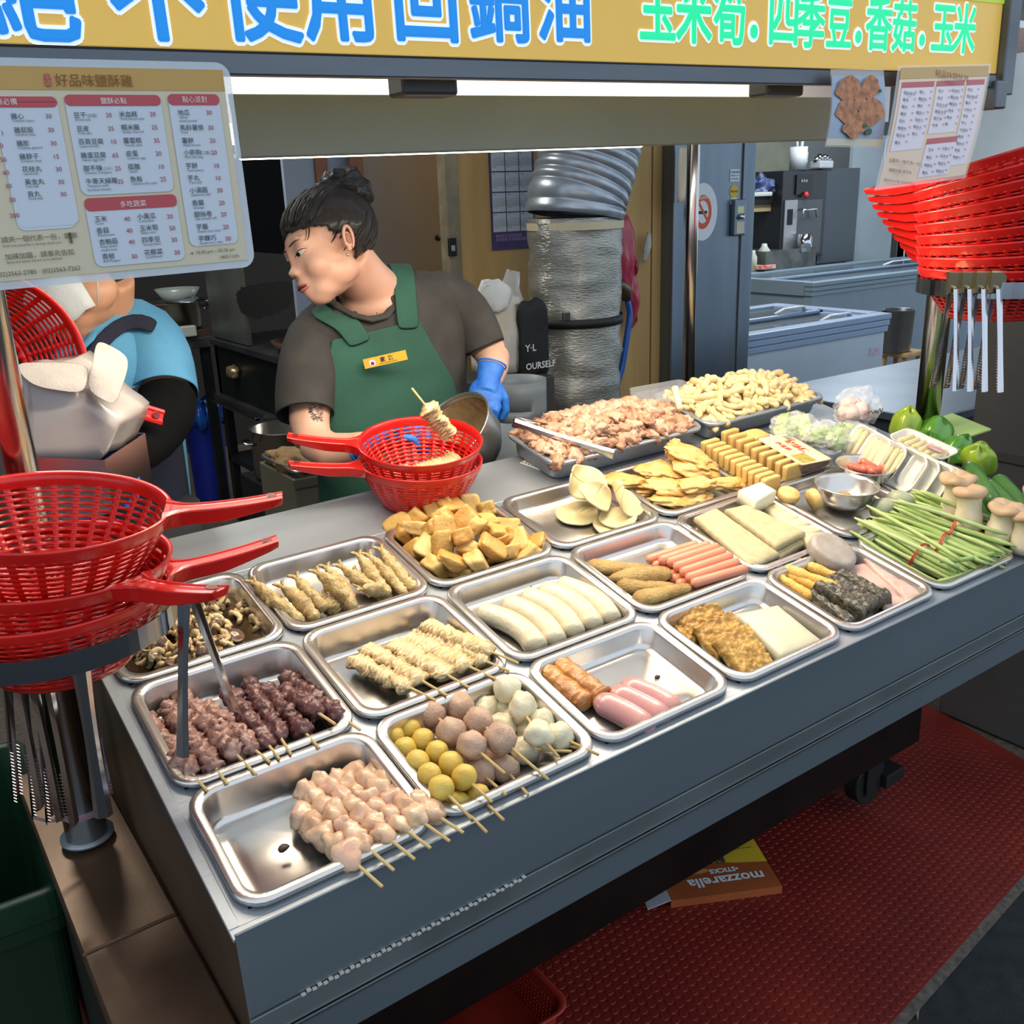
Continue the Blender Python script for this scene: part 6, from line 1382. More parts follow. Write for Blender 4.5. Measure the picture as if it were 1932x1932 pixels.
# ---- woman in the green apron
wm = thing('person', 'woman in grey t-shirt and green apron, hair in a bun, looking down sideways', 'person')
YC_ = .86
hc = AY(620, 470, .80)
F = RT*(-.78)+UP*(-.36)-FW*.48; U = RT*(-.34)+UP*.92-FW*.10
Mh = headframe(hc, F, U) @ Matrix.Scale(.90, 4)
neckb = AY(718, 566, .85)
def arm_pts(l): return [AY(px, py, y) for px, py, y in l]
armR = arm_pts([(598, 640, .84), (590, 720, .80), (583, 790, .77), (590, 838, .74)]); foreR = arm_pts([(588, 832, .745), (625, 852, .70), (668, 846, .66), (700, 835, .635)])
armL = arm_pts([(862, 585, .86), (905, 640, .85), (932, 672, .82)]); foreL = arm_pts([(932, 672, .82), (930, 695, .78), (924, 722, .745)])
hb_w = build_head(wm, Mh, neckb, SKINM, [(armR, [.046, .044, .040, .037]), (foreR, [.037, .037, .031, .024]), (armL, [.045, .040, .037]), (foreL, [.037, .034, .026]),
    ([AY(650, 590, .86), AY(718, 580, .86), AY(800, 545, .87)], [.05, .072, .055], 18, .7)],
    [(AY(705, 575, .86), (.085, .085, .05), None, 3), (AY(690, 555, .85), (.06, .07, .05), None, 3)], nm='body')
face_parts(wm, Mh, hb_w); ear_detail(wm, Mh, 1, SKINM); hair_cap(wm, Mh)
er = Mh @ Vector((.004, .084, -.040)); part('earring', blob('earring', mat('gold_stud', (240, 214, 170), rough=.2, metal=1), 1, .003, .003, .003, .1, 1, 2), None, wm, T(*er))
# bun and strands
bc_ = Mh @ Vector((-.085, 0, .108)); b = MB()
q = Mh.to_3x3().to_4x4(); q.translation = bc_
bun = blob('hair_bun', HAIR, 4, .054, .050, .048, .22, 2.4, 4, sharp=.25); bo = part('hair_bun', bun, None, wm, q)
rnd = random.Random(4)
b = MB()
for k in range(9):
    a = rnd.uniform(0, 6.28); P = []
    for i in range(14):
        t = i/13*4.4+a; r = .048+rnd.uniform(-.001, .001); P.append(Vector((r*cos(t)*cos(k*.7), r*cos(t)*sin(k*.7)*.9, r*sin(t)*.95)))
    b.tube(P, [.001+.0058*sin(pi*i/13) for i in range(14)], 8)
part('hair_coil', b, HAIR, bo, smooth=True)
b = MB()
for k in range(60):                       # combed strands over the cap
    y0 = rnd.uniform(-.07, .078); P = []
    x0 = .066-.30*y0*y0/.078+rnd.uniform(-.01, .004); z0 = .060-.2*abs(y0)+rnd.uniform(-.004, .006)
    for i in range(9):
        t = i/8; p = Vector((x0, y0, z0)).lerp(Vector((-.080, y0*.15, .100)), t); p.x -= 0; d_ = p-Vector((-.020, 0, .040)); s_ = math.sqrt((d_.x/.1045)**2+(d_.y/.085)**2+(d_.z/.090)**2); p = Vector((-.020, 0, .040))+d_/s_*(1.0+.012*sin(k)); P.append(Mh @ p)
    b.tube(P, [.0008]+[.0022]*7+[.001], 5)
for k in range(26):                       # strands from the nape and temple up to the bun
    y0 = rnd.uniform(.02, .074); x0 = rnd.uniform(-.11, .015); z0 = -.045+max(0, x0+.06)*.75; P = []
    for i in range(9):
        t = i/8; p = Vector((x0, y0, z0)).lerp(Vector((-.082, y0*.15, .098)), t); d_ = p-Vector((-.020, 0, .040)); s_ = math.sqrt((d_.x/.1045)**2+(d_.y/.085)**2+(d_.z/.090)**2); P.append(Mh @ (Vector((-.020, 0, .040))+d_/max(s_, .6)*1.01))
    b.tube(P, [.0006]+[.0022]*7+[.001], 5)
part('combed_hair', b, HAIR, wm, smooth=True)
b = MB()
for k in range(4):
    y0 = rnd.uniform(.03, .07); P = [Mh @ Vector((.070-.4*y0*y0/.07+.004*i, y0+.002*i, .050-.2*y0-.009*i+.0008*i*i)) for i in range(6)]; b.tube(P, [.0006, .0007, .0006, .0005, .0004, .0002], 4)
P = [bc_+RT*(.034+.010*sin(i*.6))+UP*(.018+.014*cos(i*.6)) for i in range(8)]; b.tube(P, .0005, 4)
part('loose_hair', b, HAIR, wm, smooth=True)
b = MB(); P = [AY(px, py, y) for px, py, y in ((702, 520, .80), (706, 548, .79), (710, 572, .785), (711, 592, .785))]
part('necklace', b.tube(P, .0009, 6), mat('gold_stud', (240, 214, 170), rough=.2, metal=1), wm, smooth=True)
# shirt
rows = [((632, 575), (772, 512), .070), ((610, 586), (800, 512), .080), ((578, 600), (842, 520), .095), ((560, 628), (872, 552), .108), ((560, 680), (884, 620), .118), ((572, 740), (880, 695), .120), ((588, 800), (880, 765), .120), ((600, 880), (885, 860), .122), ((604, 960), (892, 950), .125), ((600, 1060), (900, 1060), .125)]
NR = []
for i in range((len(rows)-1)*4+1):
    t = i/4; k = min(int(t), len(rows)-2); f_ = t-k; a, c_ = rows[k], rows[k+1]
    NR.append(ringrow([a[0][j]*(1-f_)+c_[0][j]*f_ for j in (0, 1)], [a[1][j]*(1-f_)+c_[1][j]*f_ for j in (0, 1)], YC_, a[2]*(1-f_)+c_[2]*f_, 40))
me = MB().loft(NR, False, False).mesh('shirt_torso', TSH, True); 
slR = MB(); slR.tube([AY(px, py, y) for px, py, y in ((660, 600, .88), (622, 606, .86), (592, 640, .84), (580, 700, .81), (574, 750, .79), (577, 784, .77))], [.035, .052, .060, .060, .058, .056], 24, False)
slL = MB(); slL.tube([AY(px, py, y) for px, py, y in ((780, 560, .88), (822, 550, .87), (862, 572, .87), (893, 615, .86), (912, 660, .84))], [.035, .056, .060, .058, .053], 24, False)
wrinkle(me, .004, 22, 3); mr = slR.mesh('q', None, True); ml = slL.mesh('q', None, True)
for q_ in (mr, ml): wrinkle(q_, .005, 26, 5)
bm = bmesh.new(); bm.from_mesh(me); bm.from_mesh(mr); bm.from_mesh(ml); bm.to_mesh(me); bm.free()
NECK = [(604, 560), (640, 578), (668, 592), (700, 600), (728, 592), (742, 575), (745, 545), (742, 515), (735, 470), (600, 470)]
def inpoly(x, y, P):
    c = False
    for i in range(len(P)):
        (x1, y1), (x2, y2) = P[i], P[i-1]
        if (y1 > y) != (y2 > y) and x < (x2-x1)*(y-y1)/(y2-y1)+x1: c = not c
    return c
def topx(p): q = Vector(p)-CP; z = q.dot(FW); return 966+FPX*q.dot(RT)/z, 966-FPX*q.dot(UP)/z
bm = bmesh.new(); bm.from_mesh(me); bmesh.ops.delete(bm, geom=[f for f in bm.faces if inpoly(*topx(f.calc_center_median()), NECK)], context='FACES'); bm.to_mesh(me); bm.free()
from mathutils.bvhtree import BVHTree
def bvh_of(mesh): return BVHTree.FromPolygons([v.co[:] for v in mesh.vertices], [tuple(p.vertices) for p in mesh.polygons])
def hit(bv, px, py, dflt, off=.006):
    d = _ray(px, py).normalized(); r_ = bv.ray_cast(CP, d)
    return (r_[0]-d*off) if r_[0] is not None else AY(px, py, dflt)
SHB = bvh_of(me)
part('t_shirt', me, None, wm, solid=.002, sub=1)
b = MB(); P = [AY(px, py, y) for px, py, y in ((618, 566, .82), (640, 580, .79), (668, 595, .77), (700, 603, .762), (728, 596, .768), (744, 576, .78), (748, 545, .81), (745, 515, .85), (730, 500, .92), (690, 510, .95), (640, 545, .92))]
b.tube(P+[P[0], P[1]], .0085, 10, True, .6); part('collar', b, TSH, wm, smooth=True)
# apron: arcs of the torso rings, pushed out
def apron_rows(data, grow, n=24):
    P = []
    for (Lp, Rp, dep, sl, sr) in data:
        L = AY(*Lp, YC_); R = AY(*Rp, YC_); c_ = (L+R)/2; ax = (R-L)/2; row = []
        for j in range(n+1):
            s_ = sl+(sr-sl)*j/n; s2 = max(-1, min(1, s_)); yy = (1-abs(s2)**2.4)**(1/2.4)
            row.append(c_+ax*s_*1.0*(1+grow/ax.length)-FWH*(dep*yy+grow))
        P.append(row)
    return P
def sofpx(px, Lp, Rp): return (px-(Lp[0]+Rp[0])/2)/((Rp[0]-Lp[0])/2)
spec = [(((566, 645), (877, 572)), .111, 640, 790), (((560, 680), (884, 620)), .118, 634, 812), (((572, 740), (880, 695)), .120, 636, 850), (((588, 800), (880, 765)), .120, 636, 872), (((600, 880), (885, 860)), .122, 622, 883), (((604, 960), (892, 950)), .125, 610, 890), (((600, 1060), (900, 1060)), .125, 606, 896)]
sp2 = []
for i in range((len(spec)-1)*4+1):
    t = i/4; k = min(int(t), len(spec)-2); f_ = t-k; a, c_ = spec[k], spec[k+1]
    Lp = [a[0][0][j]*(1-f_)+c_[0][0][j]*f_ for j in (0, 1)]; Rp = [a[0][1][j]*(1-f_)+c_[0][1][j]*f_ for j in (0, 1)]
    sp2.append((Lp, Rp, a[1]*(1-f_)+c_[1]*f_, sofpx(a[2]*(1-f_)+c_[2]*f_, Lp, Rp), sofpx(a[3]*(1-f_)+c_[3]*f_, Lp, Rp)))
me = MB().grid(apron_rows(sp2, .007)).mesh('apron', APR, True); wrinkle(me, .0035, 18, 9)
ap = part('apron', me, None, wm, solid=.002, sub=1)
# straps
def strap(pts, w_, nm='apron_strap'):
    b = MB(); P = []
    for i, (px, py, y, ang) in enumerate(pts):
        d = RT*cos(ang)+UP*sin(ang); row = []
        for s_ in (-1, -.3, .3, 1): row.append(hit(SHB, px+w_*s_*cos(ang), py-w_*s_*sin(ang), y, .011))
        P.append(row)
    return part(nm, b.grid(P), APR, ap, smooth=True, solid=.002, sub=1)
strap([(682, 650, .742, .35), (664, 622, .75, .5), (648, 604, .75, .8), (624, 590, .765, 1.05), (604, 580, .80, 1.2), (594, 570, .88, 1.25), (596, 560, .95, 1.2)], 23)
strap([(772, 622, .757, 0.05), (768, 592, .757, 0.05), (766, 560, .765, 0.05), (763, 530, .785, 0.03), (760, 508, .83, 0), (754, 496, .89, 0), (745, 500, .95, 0)], 21)
nb = AY(727, 678, .722)
tg = part('name_tag', MB().box(-.043, -.002, -.0095, .043, .0, .0095), mat('tag_yellow', (226, 176, 40), rough=.45), wm, frame(nb, RT*.975+UP*.22, ZV))
b = MB(); b.add([(-.026+.0066*cos(q), -.0024, -.001+.0066*sin(q)) for q in [2*pi*k/20 for k in range(20)]], [tuple(range(20))]); part('emblem', b, mat('emblem_white', (222, 210, 224), rough=.5), tg)
b = MB(); b.add([(-.026+.0035*cos(q), -.0027, -.002+.0035*sin(q)) for q in [2*pi*k/10 for k in range(10)]], [tuple(range(10))]); part('emblem', b, mat('emblem_mark', (90, 60, 130), rough=.5), tg)
text('lettering', '家  潔', MINK, .0105, T(-.010, -.0026, -.0022) @ FACE, tg, bold=.0003); text('lettering', 'www.taiwanfood.com', MINK, .0042, T(-.014, -.0026, -.0070) @ FACE, tg)
SKB = bvh_of(hb_w.data)
# tattoo band under the sleeve
b = MB(); rnd = random.Random(9)
for k in range(44):
    px, py = rnd.uniform(584, 616), rnd.uniform(764, 792); c_ = hit(SKB, px, py, .74, .0008); P = [c_+RT*(.004*cos(i*1.3+k))+UP*(.004*sin(i*1.1+k*2)) for i in range(6)]; b.tube(P, .0004, 4)
part('tattoo', b, mat('tattoo_ink', (78, 76, 84), rough=.6), wm, smooth=True)
def glove_hand(parent, Mx, side=1, curl=1., nm='glove'):
    """wrist at origin, hand along +X, back of the hand +Z, thumb on +Y*side"""
    e = [(Vector((.035, 0, 0)), (.042, .038, .015), None, 3), (Vector((.058, 0, .0)), (.022, .040, .013), None, 3)]
    tb = [([(-.035, 0, 0), (0, 0, 0), (.03, 0, 0)], [.030, .026, .028], 16, .75)]
    for k, (y, L, r) in enumerate(((.028, .068, .0088), (.0095, .076, .0092), (-.0095, .070, .0088), (-.027, .056, .0078))):
        p = Vector((.066, y*side, .0)); pts = [Vector((.045, y*side*.9, 0)), p]; a = 0
        for j, (f_, da) in enumerate(((.42, .55), (.33, .75), (.25, .5))):
            a += da*curl*(1+.06*k); p = p+Vector((cos(a), -.02*side*k, -sin(a)))*L*f_; pts.append(p.copy())
        tb.append((pts, [r*1.1, r*1.08, r, r*.92, r*.72], 12))
    tb.append(([Vector((.012, .020*side, -.004)), Vector((.030, .040*side, -.012)), Vector((.052, .050*side, -.026)), Vector((.070, .044*side, -.038))], [.015, .0125, .0105, .008], 12))
    me_o = union(nm, GLV, e, tb, (), .0026, 4, parent, Mx)
    b = MB(); b.tube([(-.034, 0, 0), (-.038, 0, 0)], [.0315, .0325], 20, False, .78); part('cuff', b, GLV, me_o, smooth=True, solid=.002)
    return me_o
def handM(w_, tip, back): x = (tip-w_).normalized(); z = back-x*back.dot(x); z.normalize(); y = z.cross(x); Mx = Matrix((x, y, z)).transposed().to_4x4(); Mx.translation = w_; return Mx
glove_hand(wm, handM(AY(922, 716, .745), AY(908, 785, .715), -FW*.9+RT*.15+UP*.3), -1 if False else 1, 1.25)
glove_hand(wm, handM(AY(700, 835, .635), AY(755, 815, .60), UP*.8-FW*.4), 1, .9)
# trousers and shoes behind the cart
PANT = mat('dark_trousers', (34, 36, 42), rough=.85)
hip = AY(750, 1060, YC_)
b = MB()
for s_ in (-1, 1):
    c_ = hip+RTH*.085*s_; b.tube([Vector((c_.x, c_.y, hip.z+.12)), Vector((c_.x, c_.y, hip.z-.15)), Vector((c_.x, c_.y, .42)), Vector((c_.x, c_.y, .07))], [.10, .088, .062, .05], 18)
part('trousers', b, PANT, wm, smooth=True)
for s_ in (-1, 1):
    c_ = hip+RTH*.085*s_; part('shoe', sblob('shoe', BLACK, 2, .05, .12, .045, 3, .06, 1, 3), None, wm, T(c_.x, c_.y, .045) @ RZ(YAW*-1))
# steel pot she tilts
pc = AY(846, 812, .66)
n0 = (-FW*.62+UP*.55-RT*.55).normalized()
Mp = frame(pc, RT*.9+UP*.3+FW*.3, n0); R_ = .075
zz = n0; xx = (RT+UP*.35).normalized(); xx = (xx-zz*xx.dot(zz)).normalized(); yy = zz.cross(xx); Mp = Matrix((xx, yy, zz)).transposed().to_4x4(); Mp.translation = pc
t = thing('steel_pot', 'tilted round steel basin with oily brown inside, held by the woman', 'pot', M=Mp)
b = MB(); b.lathe([(.0975, -.002), (.0995, 0), (.096, .002), (.094, -.006), (.088, -.06), (.072, -.086), (.001, -.09)], 48); part('basin', b, mat('basin_steel', (186, 184, 176), (160, 158, 150), 10, rough=.3, metal=.9), t, smooth=True, solid=.001)
b = MB(); b.lathe([(.092, -.012), (.086, -.058), (.070, -.083), (.001, -.087)], 48); part('oily_lining', b, mat('oily_brown', (168, 142, 104), (140, 112, 74), 60, rough=.35, metal=.3, bump=.3, bscale=200), t, smooth=True)
# ---- second worker
w2 = thing('person', 'masked worker in blue shirt, navy apron and black sleeves, behind the tissue packet', 'person')
hc2 = AY(150, 508, .78)
F2 = RT*(-.75)+UP*(-.48)-FW*.42; U2 = RT*(-.42)+UP*.85-FW*.05
Mh2 = headframe(hc2, F2, U2)
aU = [AY(px, py, y) for px, py, y in ((272, 640, .80), (306, 700, .76), (318, 770, .70))]; aF = [AY(px, py, y) for px, py, y in ((318, 775, .70), (285, 822, .62), (240, 856, .56), (222, 868, .54))]
SK3 = mat('skin_tan', (206, 152, 116), (192, 138, 104), 12, rough=.45, sss=.2)
hb_2 = build_head(w2, Mh2, AY(190, 622, .82), SK3, [(aU, [.048, .045, .040]), (aF, [.040, .037, .030, .026])], [], nm='body')
face_parts(w2, Mh2, hb_2, lips=False); hair_cap(w2, Mh2, seed=2); ear_detail(w2, Mh2, 1, SK3)
MSK = mat('mask_white', (206, 214, 214), (192, 202, 204), 20, rough=.8, bump=.2, bscale=60)
P = []
for i in range(13):
    az = radians(-78+156*i/12); row = []
    for j in range(9):
        v = j/8; z = -.012-.078*v; r = .070+.034*max(0, cos(az))**1.5*(1-.35*abs(v-.35)*2)+.0012*(j % 2)
        row.append(Mh2 @ Vector((.006+r*cos(az)*1.0, r*sin(az)*.92, z*(1 if abs(az) < 1 else 1)-.006*(abs(az) > 1.1)*(v > .5)*-1)))
    P.append(row)
mk_ = part('face_mask', MB().grid(P), MSK, w2, smooth=True, solid=.0015)
b = MB(); b.tube([Mh2 @ Vector((.018, .066, -.018)), Mh2 @ Vector((-.002, .080, .004)), Mh2 @ Vector((-.014, .082, .020))], .0011, 6); b.tube([Mh2 @ Vector((.016, .066, -.082)), Mh2 @ Vector((-.004, .078, -.045)), Mh2 @ Vector((-.018, .084, -.02))], .0011, 6); part('ear_loop', b, MSK, mk_, smooth=True)
b = MB(); P = [Mh2 @ Vector((.085+.004*cos(q), .034+.021*cos(q), -.002+.015*sin(q))) for q in [2*pi*k/20 for k in range(21)]]; b.tube(P, .0012, 6); b.tube([Mh2 @ Vector((.080, .055, 0)), Mh2 @ Vector((-.004, .080, .006))], .0012, 6); part('glasses', b, BLACK, w2, smooth=True)
BSH = mat('blue_shirt', (74, 146, 188), (62, 130, 172), 12, rough=.8, bump=.2, bscale=50); NVY = mat('navy_apron', (24, 30, 54), (18, 24, 44), 8, rough=.85, bump=.2, bscale=50); BSL = mat('black_sleeve', (10, 11, 13), (6, 6, 8), 20, rough=.85, ior=1.2, bump=.35, bscale=60)
rows = [((120, 660), (205, 555), .06), ((105, 690), (250, 570), .09), ((95, 720), (300, 610), .11), ((90, 760), (328, 680), .125), ((80, 810), (335, 760), .13), ((80, 870), (338, 840), .13), ((80, 960), (350, 930), .13), ((80, 1080), (356, 1060), .13)]
NR = []
for i in range((len(rows)-1)*4+1):
    tt = i/4; k = min(int(tt), len(rows)-2); f_ = tt-k; a, c_ = rows[k], rows[k+1]
    NR.append(ringrow([a[0][j]*(1-f_)+c_[0][j]*f_ for j in (0, 1)], [a[1][j]*(1-f_)+c_[1][j]*f_ for j in (0, 1)], .80, a[2]*(1-f_)+c_[2]*f_, 40))
me = MB().loft(NR, False, False).mesh('t_shirt', BSH, True); wrinkle(me, .004, 22, 3)
sl = MB(); sl.tube([AY(px, py, y) for px, py, y in ((190, 640, .84), (225, 610, .82), (268, 632, .80), (292, 680, .78), (302, 728, .75), (306, 752, .73))], [.035, .060, .070, .068, .064, .062], 24, False); ml = sl.mesh('q', None, True); wrinkle(ml, .004, 24, 4)
bm = bmesh.new(); bm.from_mesh(me); bm.from_mesh(ml); bm.to_mesh(me); bm.free(); SHB2 = bvh_of(me); part('t_shirt', me, None, w2, solid=.002, sub=1)
b = MB(); P = [AY(px, py, y) for px, py, y in ((205, 548, .86), (196, 590, .78), (170, 640, .71), (140, 668, .69))]; b.tube(P, .0075, 8, True, .5); part('collar', b, BSH, w2, smooth=True)
def wstrap(pts, w_, m, par, nm):
    b = MB(); P = []
    for i, (px, py, y, ang) in enumerate(pts):
        a0, a1 = pts[max(0, i-1)], pts[min(len(pts)-1, i+1)]; dx, dy = a1[0]-a0[0], a1[1]-a0[1]; l_ = math.hypot(dx, dy); nx, ny = -dy/l_, dx/l_
        P.append([hit(SHB2, px+w_*s_*nx, py+w_*s_*ny, y, .010) for s_ in (-1, -.3, .3, 1)])
    return part(nm, b.grid(P), m, par, smooth=True, solid=.003, sub=1)
me = MB().grid([[r_[j]+(r_[j]-sum(r_, Vector())/40)*.05 for j in list(range(20, 41))[:21] if j < 40]+[r_[0]+(r_[0]-sum(r_, Vector())/40)*.05] for r_ in NR[13:]]).mesh('apron', NVY, True)
ap2 = part('apron', me, None, w2, solid=.003)
wstrap([(140, 740, .665, .7), (158, 700, .665, .7), (180, 660, .68, .7), (206, 628, .70, .9), (236, 608, .745, 1.4), (266, 604, .78, 1.8), (294, 618, .80, 2.2)], 15, NVY, ap2, 'apron_strap')
sl = MB(); sl.tube([AY(px, py, y) for px, py, y in ((312, 752, .72), (316, 778, .695), (285, 824, .62), (240, 856, .56), (232, 862, .55))], [.052, .050, .045, .037, .036], 24, False); ml = sl.mesh('arm_sleeve', BSL, True); wrinkle(ml, .003, 40, 2); part('arm_sleeve', ml, None, w2, solid=.002, sub=1)
glove_hand(w2, handM(AY(220, 872, .54), AY(180, 905, .50), UP*.7-FW*.5), 1, .6)
hip = AY(200, 1080, .8); b = MB()
for s_ in (-1, 1):
    c_ = hip+RTH*.085*s_; b.tube([Vector((c_.x, c_.y, hip.z+.12)), Vector((c_.x, c_.y, .42)), Vector((c_.x, c_.y, .07))], [.10, .066, .05], 18)
part('trousers', b, PANT, w2, smooth=True)
for s_ in (-1, 1):
    c_ = hip+RTH*.085*s_; part('shoe', sblob('shoe', BLACK, 2, .05, .12, .045, 3, .06, 1, 3), None, w2, T(c_.x, c_.y, .045))
# ================================================================== back of the shop
# tissue packet in its steel box beside the left pole
YTB = .40
tb = thing('tissue_box', 'open stainless box holding a packet of paper towels behind the left colanders', 'box')
A, B_ = AY(58, 862, YTB), AY(196, 868, YTB); zb_ = AY(120, 985, YTB).z
b = MB(); q = FWH*.16; u_ = (B_-A).normalized(); A2 = A-u_*.12
for p0, p1 in ((A2, B_), (B_, B_+q), (B_+q, A2+q), (A2+q, A2)):
    b.add([p0, p1, Vector((p1.x, p1.y, zb_)), Vector((p0.x, p0.y, zb_))], [(0, 1, 2, 3)])
b.add([Vector((p.x, p.y, zb_)) for p in (A2, B_, B_+q, A2+q)], [(0, 1, 2, 3)])
part('steel_case', b, mat('case_steel', (196, 176, 178), rough=.22, metal=1), tb, solid=.0016)
PKT = mat('packet_film', (196, 188, 184), (180, 172, 168), 5, rough=.28, coat=.5, bump=.15, bscale=25)
def ptsq(l): return [AY(px, py, y) for px, py, y in l]
f_ = ptsq([(40, 880, .41), (192, 868, .41), (222, 795, .40), (150, 740, .41), (95, 690, .42), (28, 700, .42)]); bk = [p+FWH*.13 for p in f_]
me = MB().loft([f_, bk]).mesh('tissue_packet', PKT, False)
bm = bmesh.new(); bm.from_mesh(me); bmesh.ops.triangulate(bm, faces=bm.faces); bmesh.ops.subdivide_edges(bm, edges=bm.edges, cuts=3, use_grid_fill=True); bm.to_mesh(me); bm.free(); wrinkle(me, .009, 26, 2)
tk = link('paper_towel_packet', me, None); tag(tk, 'crumpled plastic packet of white paper towels standing in the steel box', 'packet')
for p in me.polygons: p.use_smooth = True
b = MB(); r_ = ptsq([(40, 752, .405), (55, 755, .405), (50, 790, .405), (42, 795, .405)]); b.add([p-FWH*.006 for p in r_], [(0, 1, 2, 3)]); part('print_mark', b, mat('print_yellow', (230, 176, 40), rough=.5), tk)
TIS = mat('paper_towel', (178, 172, 168), (166, 160, 156), 30, rough=.8, bump=.4, bscale=120)
def sheet(nm, label, rows_, par=None, m=TIS, lab2=None):
    P = []
    for r in rows_:
        pr_ = ptsq(r); P.append(pr_)
    b = MB().grid(P); o = link(nm, b.mesh(nm, m, True), par); mods(o, 0, 2, .0008)
    for e_ in o.data.vertices: e_.co += Vector((0, .006*noise.noise(e_.co*60), 0))
    if not par: tag(o, label, 'paper')
    return o
sheet('paper_towel', 'white paper towel pulled up from the packet, pointing right', [[(182, 638, .47), (212, 652, .46), (249, 673, .45)], [(176, 665, .44), (205, 690, .42), (238, 715, .42)], [(174, 690, .41), (195, 715, .395), (226, 748, .40)], [(160, 735, .40), (185, 752, .38), (216, 768, .385)]])
sheet('paper_towel', 'white paper towel lying over the top of the packet', [[(28, 682, .44), (90, 683, .44), (175, 682, .44)], [(30, 700, .40), (95, 706, .40), (168, 722, .40)], [(60, 730, .39), (110, 738, .39), (158, 745, .395)]])
# exhaust duct
DUC = mat('foil_duct', (172, 172, 164), (148, 148, 138), 14, rough=.34, metal=.6, bump=1., bscale=46, stretch=(.5, .5, 2.0))
DUR = mat('ribbed_foil', (168, 178, 188), (148, 158, 168), 20, rough=.34, metal=.55)
YD = 1.52
du = thing('exhaust_duct', 'fat silver foil wrapped exhaust duct rising to the ceiling by the calendar', 'duct')
c0 = AY(1085, 760, YD); c1_ = AY(1085, 410, YD); rD = (AY(1160, 500, YD)-AY(1013, 500, YD)).length/2*.93
b = MB(); rings = []
zz0, zz1 = .0, c1_.z
for i in range(90):
    z = zz0+(zz1-zz0)*i/89; cx_ = c1_.x+(c0.x-c1_.x)*((zz1-z)/(zz1-c0.z)) if z > c0.z else c0.x; cy_ = YD
    rings.append([(cx_+(rD+.010*noise.noise(Vector((cos(a)*1.5, z*16, sin(a)*1.5)))+.006*noise.noise(Vector((cos(a)*3, z*70, sin(a)*3))))*cos(a), cy_+(rD+.010*noise.noise(Vector((cos(a)*1.5, z*16, sin(a)*1.5)))+.006*noise.noise(Vector((cos(a)*3, z*70, 0))))*sin(a), z) for a in [2*pi*k/48 for k in range(48)]])
b.loft(rings, False, True); part('foil_wrap', b, DUC, du, smooth=True)
b = MB(); pts = [AY(px, py, YD) for px, py in ((1085, 408), (1088, 380), (1096, 350), (1106, 315), (1114, 280), (1120, 240), (1124, 190), (1126, 120), (1127, -60))]
def cr(P, n):
    out = []
    for i in range(len(P)-1):
        p0, p1, p2, p3 = P[max(i-1, 0)], P[i], P[i+1], P[min(i+2, len(P)-1)]
        for k in range(n):
            t = k/n; out.append(.5*((2*p1)+(p2-p0)*t+(2*p0-5*p1+4*p2-p3)*t*t+(3*p1-p0-3*p2+p3)*t**3))
    return out+[P[-1]]
pp = cr(pts, 26); L_ = 0; rr = []
for i, p in enumerate(pp):
    L_ += (p-pp[max(0, i-1)]).length; rr.append(rD*1.02*(1+.045*abs(sin(L_*pi/.034))))
b.tube(pp, rr, 36, False, 1., up=(0, 1, 0)); part('ribbed_hose', b, DUR, du, smooth=True)
b = MB(); b.tube([c1_+Vector((0, 0, -.035)), c1_+Vector((0, 0, -.012))], rD*1.035, 40, False); part('tape_band', b, mat('tape_beige', (198, 186, 150), rough=.6), du, smooth=True)
b = MB(); zs_ = AY(1090, 600, YD).z; b.tube([Vector((c0.x, YD, zs_-.014)), Vector((c0.x, YD, zs_+.014))], rD*1.06, 40, False); st_ = part('black_strap', b, mat('strap_black', (26, 25, 24), rough=.6), du, smooth=True, solid=.002)
p = AY(1067, 597, YD-rD*1.08); part('buckle', MB().box(p.x-.014, p.y-.008, p.z-.014, p.x+.014, p.y, p.z+.014), mat('buckle_metal', (120, 118, 110), rough=.3, metal=1), st_, bev=.003)
# calendar
YK = YW-.006
cA_, cB_ = AY(924, 285, YK), AY(1009, 467, YK)
t = thing('calendar', 'purple bordered wall calendar with twelve months on the yellow wall', 'calendar', M=T(cA_.x, YK, cA_.z))
W_ = AY(1003, 285, YK).x-cA_.x; Hh = cA_.z-cB_.z
part('backing', MB().box(-.004, 0, -Hh, W_+.006, .002, .12), mat('calendar_purple', (78, 62, 116), (66, 52, 100), 8, rough=.6), t)
mw, mh = W_/3, Hh*.82/4; PG_ = mat('calendar_page', (190, 200, 208), rough=.6)
for r_ in range(-2, 4):
    for c_ in range(3):
        x0, z0 = c_*mw+.003, -(r_+1)*mh+.002
        if z0+mh > .12: continue
        pg = part('month_page', MB().box(x0, -.001, z0, x0+mw-.004, 0, z0+mh-.004), PG_, t)
        text('lettering', '%d' % ((r_+2)*3+c_+1), INKB, mh*.16, T(x0+.004, -.0016, z0+mh*.80) @ FACE, pg)
        s_ = '\n'.join(' '.join('%2d' % (1+7*k+j) for j in range(7) if 7*k+j < 30) for k in range(5)); text('lettering', s_, INK, mh*.105, T(x0+.004, -.0016, z0+mh*.60) @ FACE, pg)
text('lettering', '國定假日及節氣說明\n全年服務 各項業務諮詢', mat('cal_light', (168, 150, 196), rough=.6), .012, T(.01, -.002, -Hh*.87) @ FACE, t)
p = AY(1013, 340, YK); t = thing('paper_note', 'pale printed note on the wall half hidden by the duct', 'note', M=T(p.x-.012, YK, p.z))
part('sheet', MB().box(0, -.001, -.05, .075, 0, .05), mat('note_pale', (206, 200, 182), rough=.7), t); text('lettering', '內用', INK, .022, T(.006, -.002, .0) @ FACE, t)
